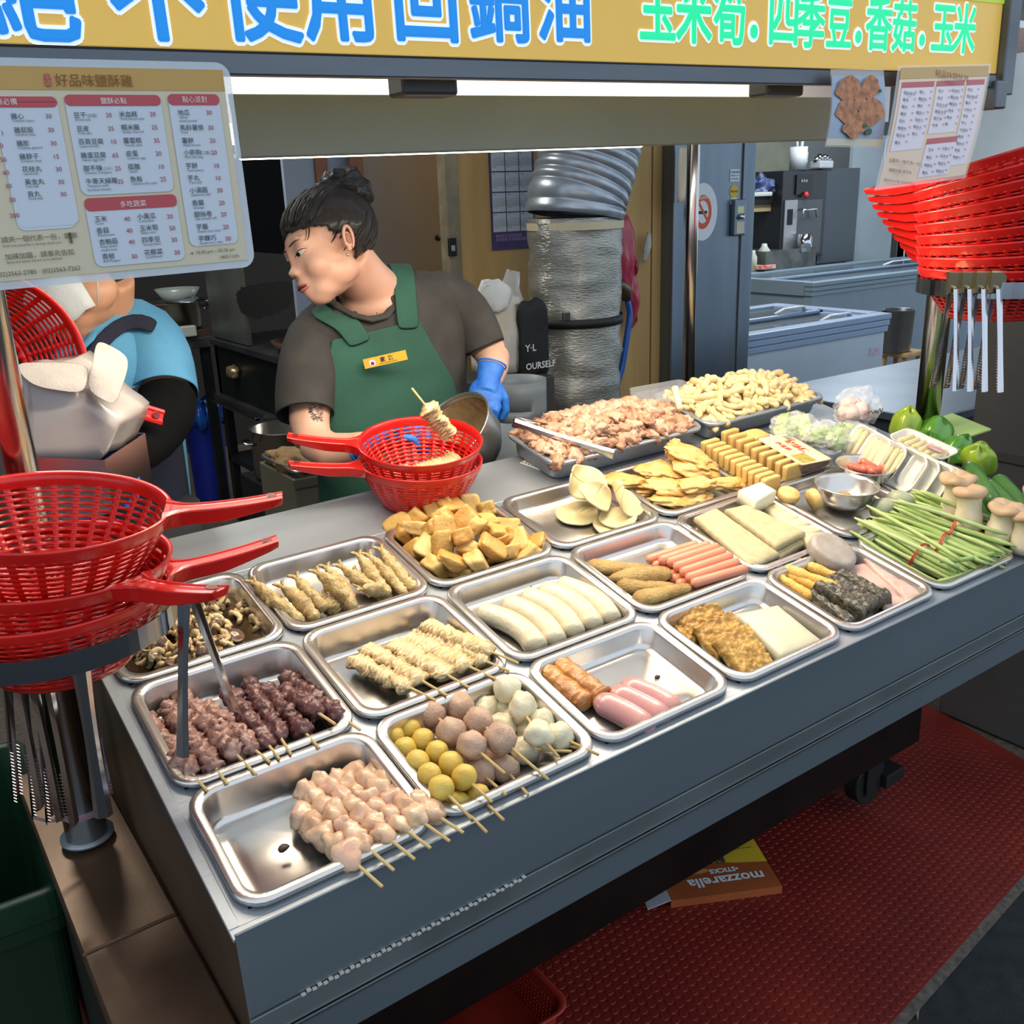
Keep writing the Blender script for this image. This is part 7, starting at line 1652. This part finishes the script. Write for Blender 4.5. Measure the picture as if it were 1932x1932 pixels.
# bag hung on the wall: pink plastic
PKB = mat('pink_bag', (214, 62, 92), (186, 44, 74), 10, rough=.25, alpha=.82, coat=.4)
p = AY(1186, 480, YW-.06)
def crumple(nm, m, pts, seed, amp=.02, sub=1, f=14):
    me = MB(); me.tube([AY(*q[:3]) for q in pts], [q[3] for q in pts], 26, True, .45, up=(0, 1, 0)); me = me.mesh(nm, m, True)
    bm = bmesh.new(); bm.from_mesh(me); bmesh.ops.subdivide_edges(bm, edges=[e for e in bm.edges], cuts=2, use_grid_fill=True); bmesh.ops.triangulate(bm, faces=bm.faces); bm.to_mesh(me); bm.free()
    wrinkle(me, amp, f, seed, (2, 2, .6)); return me
me = crumple('pink_plastic_bag', PKB, [(1180, 405, YW-.05, .012), (1178, 440, YW-.055, .045), (1178, 490, YW-.06, .055), (1186, 530, YW-.055, .038), (1196, 570, YW-.05, .026), (1192, 605, YW-.045, .022), (1190, 618, YW-.045, .006)], 3, .016)
tag(link('pink_plastic_bag', me, None), 'crumpled pink plastic bag hanging on the wall right of the duct', 'bag')
me = crumple('clear_plastic_bag', mat('milky_bag', (220, 220, 214), rough=.2, alpha=.5, coat=.4), [(1225, 440, YW-.03, .008), (1222, 465, YW-.035, .014), (1214, 495, YW-.03, .006)], 5, .006)
tag(link('clear_plastic_bag', me, None), 'small white plastic scrap hanging beside the pink bag', 'bag')
# pipe elbow and blue hose
t = thing('gas_hose', 'blue hose running down from a grey pipe elbow beside the duct', 'hose')
part('hose', MB().tube(cr([AY(px, py, YW-.10) for px, py in ((1184, 568), (1188, 595), (1182, 640), (1174, 690), (1162, 735), (1154, 785))], 5), [.011]*6+[.012]*20, 12), mat('hose_blue', (24, 96, 190), rough=.35, coat=.3), t, smooth=True)
part('elbow', MB().tube([AY(px, py, YW-.10) for px, py in ((1152, 540), (1170, 538), (1180, 545), (1182, 566))], [.016, .022, .022, .017], 14), mat('pipe_grey', (120, 108, 84), (90, 78, 60), 20, rough=.4, metal=.6), t, smooth=True)
part('wall_pipe', MB().tube([AY(1163, 575, YW-.05), AY(1166, 800, YW-.05)], .012, 12), mat('pipe_board', (170, 158, 130), rough=.5), t, smooth=True)
# gas cylinder
YG = 1.22
p = AY(975, 790, YG); g = thing('gas_cylinder', 'grey gas cylinder with a shroud collar behind the woman', 'gas cylinder', M=T(p.x, YG, 0))
GG = mat('cylinder_grey', (140, 150, 154), (126, 136, 140), 5, rough=.45); zt_ = AY(975, 790, YG).z
rg = (AY(1040, 700, YG).x-AY(948, 700, YG).x)/2
b = MB(); b.lathe([(.001, .02), (rg*1.5, .02), (rg*1.62, .06), (rg*1.62, zt_-.09), (rg*1.5, zt_-.03), (rg*1.1, zt_+.0), (rg*.8, zt_+.02), (.001, zt_+.03)], 40); part('tank', b, GG, g, smooth=True)
z1_ = AY(975, 715, YG).z; b = MB(); P = []
for k in range(49):
    a = radians(-205+330*k/48); top = z1_+(.030 if k > 42 else 0); P.append([(rg*cos(a), rg*sin(a), zt_+.005), (rg*cos(a), rg*sin(a), zt_+.035), (rg*cos(a), rg*sin(a), zt_+.075 if not (8 < k < 17) else zt_+.037), (rg*cos(a), rg*sin(a), zt_+.078), (rg*cos(a), rg*sin(a), top)])
V = MB().grid(P); V.f = [f for i, f in enumerate(V.f) if not (9 <= i//4 < 16 and i % 4 == 1)]; part('shroud', V, GG, g, smooth=True, solid=.003)
text('lettering', '20KG·71', mat('cylinder_red', (150, 44, 50), rough=.6), .045, T(-rg*1.35, -rg*1.56, zt_-.10) @ FACE, g, bold=.001)
b = MB(); b.tube([(0, 0, zt_+.02), (0, 0, zt_+.07)], [.018, .014], 12); part('valve', b, mat('brass', (150, 120, 70), rough=.4, metal=.8), g, smooth=True)
# flour sack in a clear bag, black bag
YB = 1.45
me = crumple('white_sack', mat('sack_cream', (206, 194, 172), (190, 176, 150), 12, rough=.6), [(935, 700, YB, .085), (938, 650, YB, .095), (938, 600, YB, .095), (936, 575, YB, .085), (930, 560, YB, .03)], 4, .012, f=12)
k_ = tag(link('white_sack', me, None), 'cream sack wrapped in clear plastic standing against the yellow wall', 'sack')
me = crumple('cloth_bundle', mat('cloth_white', (222, 220, 212), (206, 204, 196), 20, rough=.8), [(900, 570, YB-.05, .02), (915, 560, YB-.05, .045), (940, 558, YB-.05, .05), (960, 562, YB-.05, .03)], 6, .014)
tag(link('white_cloth', me, None), 'bunched white cloth on top of the cream sack', 'cloth')
me = crumple('sack_film', mat('clear_wrap', (240, 244, 246), rough=.1, alpha=.22), [(968, 700, YB-.02, .045), (968, 640, YB-.02, .055), (970, 585, YB-.02, .05), (962, 545, YB-.02, .028), (968, 512, YB-.02, .020)], 8, .014)
tag(link('clear_wrap', me, None), 'clear plastic wrap standing up around the cream sack', 'wrap')
p = AY(1000, 640, YB-.03); t = thing('black_bag', 'black tote bag with white lettering between the sack and the duct', 'bag', M=T(*p))
part('shell', sblob('shell', mat('bag_black', (22, 22, 24), rough=.7, bump=.3), 3, .055, .03, .115, 5, .12, 2, 4), None, t)
text('lettering', 'OURSELF', mat('letter_white', (206, 206, 204), rough=.6), .028, T(-.045, -.037, -.085) @ FACE, t, bold=.0006); text('lettering', 'Y·L', mat('letter_white', (206, 206, 204), rough=.6), .03, T(-.045, -.037, -.03) @ FACE, t, bold=.0004)
one('sack_stool', MB().box(AY(880, 700, YB).x, YB-.1, 0, AY(1010, 700, YB).x, YB+.15, AY(935, 712, YB).z), mat('dark_crate', (60, 58, 54), rough=.7), 'dark low crate under the cream sack and black bag', 'crate', bev=.005)
# cooking station: runs away from the viewer behind the woman
XB = 1.0; YN, YF_ = 2.2, 3.5
st = thing('cooking_bench', 'dark stainless cooking bench with shelf running to the back', 'bench')
ST = mat('bench_steel', (110, 114, 114), (84, 88, 88), 5, rough=.35, metal=.85, bump=.05); SD = mat('bench_dark', (46, 50, 52), (34, 38, 40), 5, rough=.4, metal=.7)
part('worktop', MB().box(XB-.02, YN, .855, XB+.75, YF_, .885), ST, st, bev=.004)
part('front_panel', MB().box(XB, YN, .62, XB+.02, YF_, .855), SD, st)
part('drawer_lip', MB().box(XB-.03, YN+.02, .60, XB+.02, YF_, .625), ST, st, bev=.003)
part('handle_bar', MB().box(XB-.06, 2.9, .595, XB-.04, 3.45, .61), CHROME, st, bev=.003)
part('lower_shelf', MB().box(XB, YN, .30, XB+.7, YF_, .33), SD, st, bev=.003)
part('back_panel', MB().box(XB+.7, YN, .1, XB+.72, YF_, .86), BLACK, st)
for x, y in ((XB, YF_-.04), (XB, YN), (XB+.68, YN), (XB+.68, YF_-.04)): part('leg', MB().box(x, y, 0, x+.04, y+.04, .86), SD, st, bev=.003)
vk = part('valve_knob', blob('valve_knob', mat('dull_brass', (176, 160, 120), rough=.35, metal=.8), 2, .03, .04, .03, .3, 2, 3), None, st, T(XB-.02, 3.22, .76))
hd_ = thing('fume_hood', 'stainless fume cabinet with a soot blackened opening over the cooking bench', 'hood')
part('side_panel', MB().box(XB+.0, 3.05, .89, XB+.02, YF_, 1.9), mat('hood_panel', (122, 126, 120), (88, 92, 88), 2.5, rough=.4, metal=.6), hd_)
part('near_panel', MB().box(XB-.01, YN-.02, .885, XB+.02, YN+.05, 2.4), ST, hd_, bev=.003)
b = MB(); q = [AX(px, py, XB-.004) for px, py in ((445, 560), (452, 545), (470, 540), (500, 535), (540, 530), (560, 545), (548, 575), (520, 592), (490, 600), (465, 592), (450, 580))]; q2 = cr(q+[q[0]], 6)[:-1]; cen = sum(q2, Vector())/len(q2); q2 = [p+(p-cen)*(.16*noise.noise(p*22)+.08*noise.noise(p*60)) for p in q2]; b.add(q2, [tuple(range(len(q2)))]); part('soot_patch', b, mat('soot', (10, 10, 10), rough=.9), hd_)
part('upper_glass', MB().box(XB-.002, YN+.05, 1.28, XB+.004, 3.05, 2.4), mat('dark_glass', (8, 10, 14), rough=.12), hd_)
part('inner_back', MB().box(XB+.6, YN, .9, XB+.62, YF_, 2.4), mat('dark_wall', (30, 28, 27), rough=.8), hd_)
t = thing('baking_pan', 'brown crusted pan lying on the dark cooking bench', 'pan', M=T(1.12, 2.72, .886)); b = MB(); b.lathe([(.001, .004), (.10, .004), (.13, .05), (.135, .05), (.105, 0), (.001, 0)], 28); part('pan', b, mat('crusted_brown', (70, 48, 38), rough=.7), t, smooth=True)
# grey board door and planks behind the woman
YV = 2.15
def yrect(px0, px1, y, z0, z1, dy=.02): return MB().box(AY(px0, 400, y).x, y, z0, AY(px1, 400, y).x, y+dy, z1)
struct('door_1', yrect(672, 838, YV-.05, 0, 2.4, .035), mat('grey_door', (142, 136, 128), (124, 118, 110), 1.5, rough=.45, metal=.25), bev=.003)
p = AY(827, 449, YV-.055); b = MB(); b.tube([(p.x, YV-.05, p.z), (p.x, YV-.058, p.z)], .010, 16); o = bpy.data.objects['door_1']; part('door_hole', b, BLACK, o, smooth=True)
struct('wall_divider', yrect(543, 700, YV, 0, 2.4), mat('blue_board', (136, 150, 166), rough=.6))
struct('trim_5', yrect(603, 626, YV-.012, 1.1, 2.4, .012), mat('brown_plank', (134, 84, 58), rough=.6))
struct('trim_6', yrect(668, 692, YV-.062, 1.1, 2.4, .012), mat('brown_plank', (134, 84, 58), rough=.6))
p = AY(862, 466, YW-.04); t = thing('light_switch', 'black light switch on the aged frame', 'switch', M=T(p.x-.012, YW-.022, p.z)); part('plate', MB().box(-.012, -.012, -.028, .016, 0, .028), BLACK, t, bev=.002); part('toggle', MB().box(-.006, -.018, -.012, .006, -.012, .006), mat('plate_grey', (150, 150, 146), rough=.4), t, bev=.001)
# pot and tray of flour on the floor by the bench
YP = 1.75
p = AY(575, 830, YP); t = thing('stock_pot', 'tall steel stock pot with side handles standing beside the cooking bench', 'pot', M=T(AY(545, 850, YP).x, YP, 0))
zt_ = AY(545, 805, YP).z; zb_ = AY(545, 895, YP).z; b = MB(); b.lathe([(.001, zb_), (.105, zb_), (.108, zb_+.01), (.108, zt_), (.113, zt_+.003), (.104, zt_+.002), (.102, zb_+.02), (.001, zb_+.015)], 36); part('body', b, mat('pot_steel', (150, 146, 136), rough=.25, metal=1), t, smooth=True)
for sx in (-1, 1): part('handle', MB().tube([(sx*.108, -.03, zt_-.03), (sx*.14, -.03, zt_-.025), (sx*.14, .03, zt_-.025), (sx*.108, .03, zt_-.03)], .004, 8), CHROME, t, smooth=True)
one('pot_stand', MB().box(AY(545, 850, YP).x-.12, YP-.1, 0, AY(545, 850, YP).x+.12, YP+.12, zb_), SD, 'dark box the stock pot stands on', 'stand', bev=.004)
YQ = 1.35
x0, x1 = AY(552, 880, YQ).x, AY(640, 880, YQ).x; zq = AY(600, 890, YQ).z
t = thing('steel_cabinet', 'narrow cream steel cabinet between the woman and the bench', 'cabinet', M=T((x0+x1)/2, YQ, 0)); hw = (x1-x0)/2
part('body', MB().box(-hw, 0, 0, hw, .25, zq-.01), mat('cream_steel', (140, 132, 108), (124, 116, 94), 4, rough=.4, metal=.4), t, bev=.004)
part('lip', MB().box(-hw-.004, -.006, zq-.035, hw+.004, .0, zq-.008), mat('cream_steel2', (128, 122, 104), rough=.35, metal=.5), t, bev=.002)
for k in range(3): part('rib', MB().box(hw*(.35+.2*k), -.004, .1, hw*(.42+.2*k), .002, zq-.06), mat('cream_steel2', (128, 122, 104), rough=.35, metal=.5), t, bev=.001)
t2 = thing('flour_tray', 'steel tray heaped with brown breading flour on the cream cabinet', 'tray', M=T((x0+x1)/2, YQ+.12, zq)); me = tray_mesh('pan', hw*2, .26, .03); part('pan', me, None, t2, T(0, 0, .012), solid=.001)
mm_ = sblob('breading', mat('breading', (170, 134, 84), (146, 110, 64), 50, rough=.9, bump=1., bscale=160), 5, hw*1.0, .115, .030, 2.5, .3, 2.5, 4, fine=.15, ffreq=9); o = part('breading', mm_, None, t2, T(0, 0, .006)); o['kind'] = 'stuff'
# blue bin
p = AZ(380, 880, .0); XBn, YBn = .90, 3.35
t = thing('blue_bin', 'tall blue plastic bin with a bright blue liner bag at the back', 'bin', M=T(*(AZ(378, 756, .52).x, AZ(378, 756, .52).y, 0)))
rb = .5*(AZ(414, 760, .52)-AZ(343, 760, .52)).length
b = MB(); b.lathe([(.001, .0), (rb*.82, .0), (rb*.84, .02), (rb*.96, .50), (rb, .51), (rb*.95, .505), (rb*.8, .03), (.001, .025)], 32); part('bin_shell', b, mat('bin_blue', (14, 36, 140), (10, 28, 118), 5, rough=.4), t, smooth=True)
b = MB(); P = [[((rb*1.03-(.03 if j == 3 else 0)+.012*sin(a*9+j))*cos(a), (rb*1.03-(.03 if j == 3 else 0)+.012*sin(a*9+j))*sin(a), z+.012*sin(a*7+j)) for a in [2*pi*k/60 for k in range(61)]] for j, z in enumerate((.40, .46, .525, .50))]; part('liner_bag', b.grid(P), mat('liner_blue', (20, 98, 200), (14, 80, 176), 12, rough=.3, coat=.4), t, smooth=True, solid=.002)
part('rubbish', sblob('rubbish', mat('rubbish_pale', (190, 186, 160), (120, 130, 150), 8, rough=.8), 3, rb*.6, rb*.5, .05, 2.5, .5, 2, 3), None, t, T(0, 0, .46))
# rear left shelf with pots
YR = 3.6
sh2 = thing('back_shelf', 'dark steel table at the rear left under the stacked pots', 'table')
za = AY(345, 640, YR).z; xa, xb = AY(210, 640, YR).x, AY(405, 640, YR).x
part('top', MB().box(xa, YR, za-.05, xb, YR+.5, za), mat('table_steel', (92, 94, 92), (60, 60, 58), 12, rough=.45, metal=.6), sh2, bev=.003)
part('board', MB().box(xa, YR+.04, za, xb, YR+.5, za+.025), mat('dark_wood', (64, 44, 34), rough=.7), sh2)
for x in (xa+.03, xb-.06): part('leg', MB().box(x, YR+.02, 0, x+.04, YR+.06, za-.05), SD, sh2)
p = AY(318, 612, YR+.2); r_ = .5*(AY(380, 600, YR+.2).x-AY(252, 600, YR+.2).x)
t = thing('large_pot', 'large steel pot on the rear left table', 'pot', M=T(p.x, p.y, za+.026)); hp_ = AY(318, 568, YR+.2).z-za-.03
b = MB(); b.lathe([(.001, 0), (r_*.92, 0), (r_*.96, .02), (r_, hp_), (r_*1.05, hp_+.004), (r_*.96, hp_), (r_*.9, .03), (.001, .03)], 36); part('body', b, mat('pot_dim', (140, 136, 126), (110, 104, 94), 4, rough=.3, metal=.9), t, smooth=True)
for sx in (-1, 1): part('handle', MB().tube([(sx*r_, -.05, hp_-.04), (sx*(r_+.05), -.04, hp_-.03), (sx*(r_+.05), .04, hp_-.03), (sx*r_, .05, hp_-.04)], .007, 8), CHROME, t, smooth=True)
t = thing('stacked_bowl', 'pale bowl under clear film on the rear left pots', 'bowl', M=T(*(AY(335, 552, YR+.15)))); b = MB(); b.lathe([(.001, -.05), (.05, -.05), (.10, .02), (.104, .02), (.055, -.056), (.001, -.056)], 30); part('shell', b, mat('bowl_grey', (150, 160, 156), rough=.25), t, smooth=True)
p = AY(358, 566, YR+.12); t = thing('pan_lid', 'round steel lid lying beside the pale bowl', 'lid', M=T(*p)); b = MB(); b.lathe([(.001, .02), (.08, .012), (.10, 0), (.104, -.002), (.10, -.004), (.001, .014)], 30); part('disc', b, CHROME, t, smooth=True); part('knob', MB().tube([(0, 0, .02), (0, 0, .04)], [.012, .016], 12), BLACK, t, smooth=True)
t = thing('white_tray', 'small white tray leaning on the rear left table', 'tray', M=T(*AY(345, 628, YR-.0))); part('shell', MB().box(-.06, -.02, -.02, .06, .02, .03), mat('white_plastic', (176, 180, 172), rough=.5), t, bev=.006)
# ------------------------------------------------------------------ freezers and counter at the right
FZ = mat('freezer_white', (176, 192, 206), (166, 182, 198), 2, rough=.4); FZB = mat('freezer_rim', (134, 158, 190), rough=.35); FGL = mat('freezer_glass', (120, 134, 140), rough=.06, alpha=.45)
def freezer(label, x0, x1, y0, y1, zt, m, mr_):
    t = thing('chest_freezer', label, 'freezer', 'chest freezers', T(x0, y0, 0)); W_, D_ = x1-x0, y1-y0
    b = MB(); b.box(0, 0, .03, W_, .04, zt-.09); b.box(0, D_-.04, .03, W_, D_, zt-.09); b.box(0, .04, .03, .04, D_-.04, zt-.09); b.box(W_-.04, .04, .03, W_, D_-.04, zt-.09); b.box(.04, .04, .03, W_-.04, D_-.04, .2)
    part('body', b, m, t)
    for k in range(3): part('rim', MB().box(-.012-.004*k, -.012-.004*k, zt-.09+.03*k, W_+.012+.004*k, .055, zt-.062+.03*k), mr_, t, bev=.004)
    b = MB(); b.box(-.02, D_-.055, zt-.09, W_+.02, D_+.012, zt); b.box(-.02, .055, zt-.09, .055, D_-.055, zt); b.box(W_-.055, .055, zt-.09, W_+.02, D_-.055, zt); part('rim', b, mr_, t, bev=.004)
    for k, (ya, yb) in enumerate(((.055, D_*.52), (D_*.48, D_-.055))):
        part('glass_lid', MB().box(.055, ya, zt-.03+.012*k, W_-.055, yb, zt-.025+.012*k), FGL, t)
        b = MB(); b.box(.055, ya, zt-.032+.012*k, W_-.055, ya+.025, zt-.014+.012*k); b.box(W_-.08, ya, zt-.032+.012*k, W_-.055, yb, zt-.014+.012*k); part('lid_frame', b, FZB, t, bev=.003)
        part('lid_handle', MB().tube([(W_*.62, ya+.03, zt-.01+.012*k), (W_*.66, ya+.01, zt+.012+.012*k), (W_*.80, ya+.01, zt+.012+.012*k), (W_*.84, ya+.03, zt-.01+.012*k)], .012, 10, True, .5), mat('handle_grey', (196, 202, 204), rough=.4), t, smooth=True)
    return t
fz = freezer('white chest freezer with blue rim and glass sliding lids', 2.75, 3.76, 1.87, 2.55, .86, FZ, FZB)
b = MB(); b.box(.90, -.0015, .66, .98, 0, .70); part('brand_print', b, mat('print_faded', (190, 140, 160), (176, 190, 206), 90, rough=.6), fz)
q = AZ(1505, 522, .86)
f2 = freezer('grey blue chest freezer at the back under the wall', q.x*.93, q.x*.93+2.2, 3.1, 3.95, .87, mat('freezer_grey', (128, 148, 164), (116, 138, 154), 2, rough=.45), mat('freezer_rim2', (122, 144, 160), rough=.4))
# stool and pot behind the first freezer
YS2 = 2.3
p = AY(1690, 680, YS2); t = thing('wooden_stool', 'small wooden stool right of the white freezer', 'stool', M=T(AY(1700, 680, YS2).x, YS2, 0)); zs_ = AY(1700, 660, YS2).z; WD = mat('stool_wood', (190, 150, 98), (168, 128, 78), 10, rough=.6, stretch=(1, 1, .2))
part('seat', MB().box(-.10, -.10, zs_-.03, .085, .10, zs_), WD, t, bev=.008)
for sx in (-1, 1):
    for sy in (-1, 1): part('leg', MB().hexa([(sx*.08-.016, sy*.08-.016, 0), (sx*.08+.016, sy*.08-.016, 0), (sx*.08+.016, sy*.08+.016, 0), (sx*.08-.016, sy*.08+.016, 0)], [(sx*.065-.014, sy*.07-.014, zs_-.03), (sx*.065+.014, sy*.07-.014, zs_-.03), (sx*.065+.014, sy*.07+.014, zs_-.03), (sx*.065-.014, sy*.07+.014, zs_-.03)]), WD, t)
part('stretcher', MB().box(-.08, -.085, zs_*.45, .08, -.06, zs_*.45+.03), WD, t)
t = thing('steel_bucket', 'deep steel pot standing on the wooden stool', 'pot', M=T(AY(1690, 650, YS2).x, YS2, zs_)); hb_ = AY(1690, 585, YS2).z-zs_
b = MB(); b.lathe([(.001, 0), (.075, 0), (.082, .01), (.088, hb_), (.093, hb_+.003), (.084, hb_), (.078, .02), (.001, .015)], 32); part('body', b, mat('bucket_steel', (140, 146, 148), rough=.28, metal=.95), t, smooth=True)
# grey worktop and dark cabinet behind the peppers
q = AZ(1700, 770, .80)
t = thing('side_counter', 'grey steel counter with a dark front behind the bell peppers', 'counter')
x0, y0 = AZ(1560, 800, .78).x, AZ(1700, 790, .78).y
x0 = 2.02; part('worktop', MB().box(x0, .52, .80, 3.6, 1.12, .825), mat('counter_steel', (120, 134, 150), (104, 120, 136), 4, rough=.35, metal=.7), t, bev=.003)
part('front_panel', MB().box(x0+.02, .54, .02, 3.58, .56, .80), mat('counter_dark', (44, 50, 56), rough=.5), t); part('back_panel', MB().box(x0+.02, 1.08, .02, 3.58, 1.10, .80), mat('counter_dark', (44, 50, 56), rough=.5), t)
part('side_panel', MB().box(x0+.02, .56, .02, x0+.04, 1.08, .80), mat('counter_dark', (44, 50, 56), rough=.5), t)
XD = 2.05
a = AX(1848, 600, XD); t = thing('dark_cabinet', 'dark grey upright cabinet at the right edge of the picture', 'cabinet')
yL = AX(1852, 640, 1.95)
part('body', MB().box(1.95, yL.y-.55, .0, 2.4, yL.y, AX(1852, 480, 1.95).z), mat('cabinet_grey', (88, 86, 84), (76, 74, 72), 3, rough=.5, metal=.2), t, bev=.006)
part('lower_strip', MB().box(1.943, yL.y-.55, AX(1880, 860, 1.95).z-.01, 1.95, yL.y, AX(1880, 860, 1.95).z+.012), mat('cabinet_strip', (66, 62, 60), rough=.5), t)
t = thing('squeeze_bottle', 'slim pale green bottle standing beside the dark cabinet', 'bottle', M=T(*(AZ(1846, 812, .825)))); b = MB(); b.lathe([(.001, 0), (.014, 0), (.014, .05), (.008, .065), (.008, .08), (.001, .08)], 20); part('body', b, mat('bottle_pale', (150, 176, 130), rough=.2), t, smooth=True); part('cap', MB().tube([(0, 0, .08), (0, 0, .09)], .008, 12), mat('plate_grey', (150, 150, 146), rough=.4), t, smooth=True)
# shelf unit with drink machine at the rear
YE = 4.02
def ebox(px0, py0, px1, py1, y, d): a, c_ = AY(px0, py0, y), AY(px1, py1, y); return MB().box(a.x, y, c_.z, c_.x, y+d, a.z)
t = thing('drink_machine', 'tall black and steel drink dispenser with a side panel on the rear counter', 'machine')
part('side_body', ebox(1552, 318, 1611, 492, YE+.02, .4), mat('machine_grey', (60, 70, 78), rough=.5), t, bev=.006)
part('front_body', ebox(1478, 322, 1552, 482, YE, .3), mat('machine_black', (32, 34, 38), rough=.35), t, bev=.006)
part('steel_panel', ebox(1482, 378, 1500, 476, YE-.012, .01), mat('panel_steel', (150, 152, 156), rough=.35, metal=.7), t); part('tap_panel', ebox(1500, 378, 1546, 476, YE-.010, .008), mat('panel_dark_steel', (82, 86, 88), rough=.3, metal=.7), t)
part('slot', ebox(1487, 395, 1495, 424, YE-.016, .004), BLACK, t); part('display', ebox(1504, 330, 1532, 366, YE-.014, .012), mat('display_black', (14, 14, 18), rough=.2), t)
a = AY(1518, 344, YE-.02); text('lettering', '●●●', mat('lettering_dim', (120, 120, 120), rough=.5), .03, T(a.x, YE-.018, a.z) @ FACE, t, align='CENTER')
a = AY(1521, 368, YE-.03); part('red_knob', blob('red_knob', mat('knob_red', (196, 40, 40), rough=.4), 1, .02, .02, .025, .05, 1, 2), None, t, T(*a))
part('spout', MB().tube([AY(px, py, YE-.05) for px, py in ((1514, 412), (1516, 396), (1540, 394), (1541, 410))], .008, 8), CHROME, t, smooth=True)
a = AY(1516, 475, YE-.08); t = thing('steel_mug', 'steel mug with a handle standing under the machine spout', 'mug', M=T(*a)); b = MB(); b.lathe([(.001, 0), (.052, 0), (.052, .13), (.048, .13), (.048, .01), (.001, .01)], 28); part('body', b, CHROME, t, smooth=True); part('handle', MB().tube([(.05, 0, .11), (.085, 0, .10), (.085, 0, .035), (.05, 0, .025)], .006, 8), CHROME, t, smooth=True)
t = thing('rear_counter', 'cream shelf counter with a steel drawer box under the drink machine', 'counter')
part('top', ebox(1413, 516, 1500, 540, YE-.1, .6), mat('shelf_cream', (170, 158, 120), rough=.6), t, bev=.004); part('drawer_box', ebox(1445, 475, 1538, 512, YE-.09, .5), mat('box_steel', (104, 108, 106), (80, 82, 80), 8, rough=.35, metal=.6), t, bev=.004); part('base', ebox(1413, 540, 1560, 640, YE, .4), mat('rear_base', (70, 66, 60), rough=.6), t)
t = thing('hanging_shelf', 'wooden wall shelf with a blue bagged bundle at the rear', 'shelf'); part('board', ebox(1416, 385, 1478, 397, YE+.1, .35), mat('shelf_wood', (150, 128, 92), rough=.6), t); part('back_board', ebox(1412, 262, 1478, 516, YE+.46, .02), mat('shelf_back', (128, 130, 112), (104, 106, 92), 3, rough=.7), t)
a = AY(1440, 355, YE+.15); tag(link('blue_bundle', blob('blue_bundle', mat('bundle_blue', (46, 66, 130), (90, 100, 120), 12, rough=.5), 5, .11, .08, .08, .5, 2, 4), None, T(*a)), 'blue and grey bagged bundle on the wall shelf', 'bundle')
a = AY(1443, 375, YE+.05); one('shelf_tray', ebox(1420, 372, 1470, 384, YE+.08, .2), BLACK, 'flat black tray under the blue bundle with a white dish on it', 'tray', bev=.004); one('white_dish', ebox(1424, 363, 1458, 370, YE+.06, .12), mat('white_plastic', (176, 180, 172), rough=.5), 'low white dish in front of the blue bundle', 'dish', bev=.008)
a = AY(1505, 320, YE+.05); t = thing('white_jug', 'white plastic jug standing on top of the drink machine', 'jug', M=T(*a)); b = MB(); b.lathe([(.001, 0), (.062, 0), (.066, .16), (.062, .16), (.055, .01), (.001, .01)], 28); part('body', b, mat('jug_white', (190, 196, 200), rough=.35), t, smooth=True); part('handle', MB().tube([(.064, 0, .14), (.10, 0, .12), (.095, 0, .05), (.06, 0, .03)], .008, 8), mat('jug_white', (190, 196, 200), rough=.35), t, smooth=True); part('utensils', MB().tube([(.0, 0, .05), (-.03, 0, .24)], .01, 8).tube([(.02, 0, .05), (.04, 0, .23)], .012, 8), mat('utensil_grey', (160, 164, 162), rough=.4), t, smooth=True)
a = AY(1550, 318, YE+.05); t = thing('container_stack', 'clear container of small steel utensils on top of the drink machine', 'container', M=T(*a)); part('box', MB().box(-.08, -.05, 0, .08, .05, .055), mat('clear_box', (190, 196, 200), rough=.2, alpha=.7), t, bev=.01)
for k in range(5): part('utensil', blob('utensil', CHROME, k, .03, .03, .028, .3, 2, 2), None, t, T(-.06+.03*k, 0, .065+.012*(k % 2)))
a = AY(1450, 508, YE-.11); one('red_package', MB().box(-.08, 0, 0, .08, .10, .03), mat('package_red', (206, 60, 40), (216, 190, 170), 20, rough=.5), 'small red and white package on the cream counter', 'package', M=T(a.x, a.y, a.z), bev=.004)
for px, w_, lab in ((1420, .03, 'pale plastic bottle at the left end of the rear counter'), (1440, .045, 'milky plastic bottle second from the left on the rear counter'), (1462, .03, 'small pale jar beside the steel drawer box')):
    a = AY(px, 512, YE-.02); b = MB(); hgt = .15 if w_ > .04 else .10; b.lathe([(.001, 0), (w_, 0), (w_, hgt), (w_*.5, hgt+.03), (w_*.4, hgt+.05), (.001, hgt+.05)], 20); one('plastic_bottle', b, mat('bottle_milky', (176, 184, 170), rough=.3), lab, 'bottle', 'rear counter bottles', T(*a), smooth=True)
# rolled shutter slats at the far right
t = thing('shutter_panel', 'white ribbed shutter panel beside the dark gap at the right', 'shutter')
for k in range(7):
    px = 1694+k*8; part('slat', ebox(px, 270, px+7, 520, 4.2+.01*(k % 2), .02), mat('slat_white', (176, 182, 184), rough=.5), t, bev=.002)
struct('wall_panel', ebox(1612, 255, 1676, 520, 4.15, .03), mat('panel_pale_blue', (150, 164, 172), (138, 152, 160), 2, rough=.6))
struct('trim_7', ebox(1676, 330, 1688, 520, 4.16, .03), BLACK)
a = AY(1664, 360, 4.1); t = thing('junction_box', 'small pale electric box on the pale blue panel', 'box', M=T(*a)); part('case', MB().box(-.03, -.03, -.05, .035, .03, .05), mat('case_pale', (170, 180, 184), rough=.5), t, bev=.004); part('conduit', MB().tube([(0, 0, .05), (0, 0, .4)], .006, 8), mat('case_pale', (170, 180, 184), rough=.5), t, smooth=True)
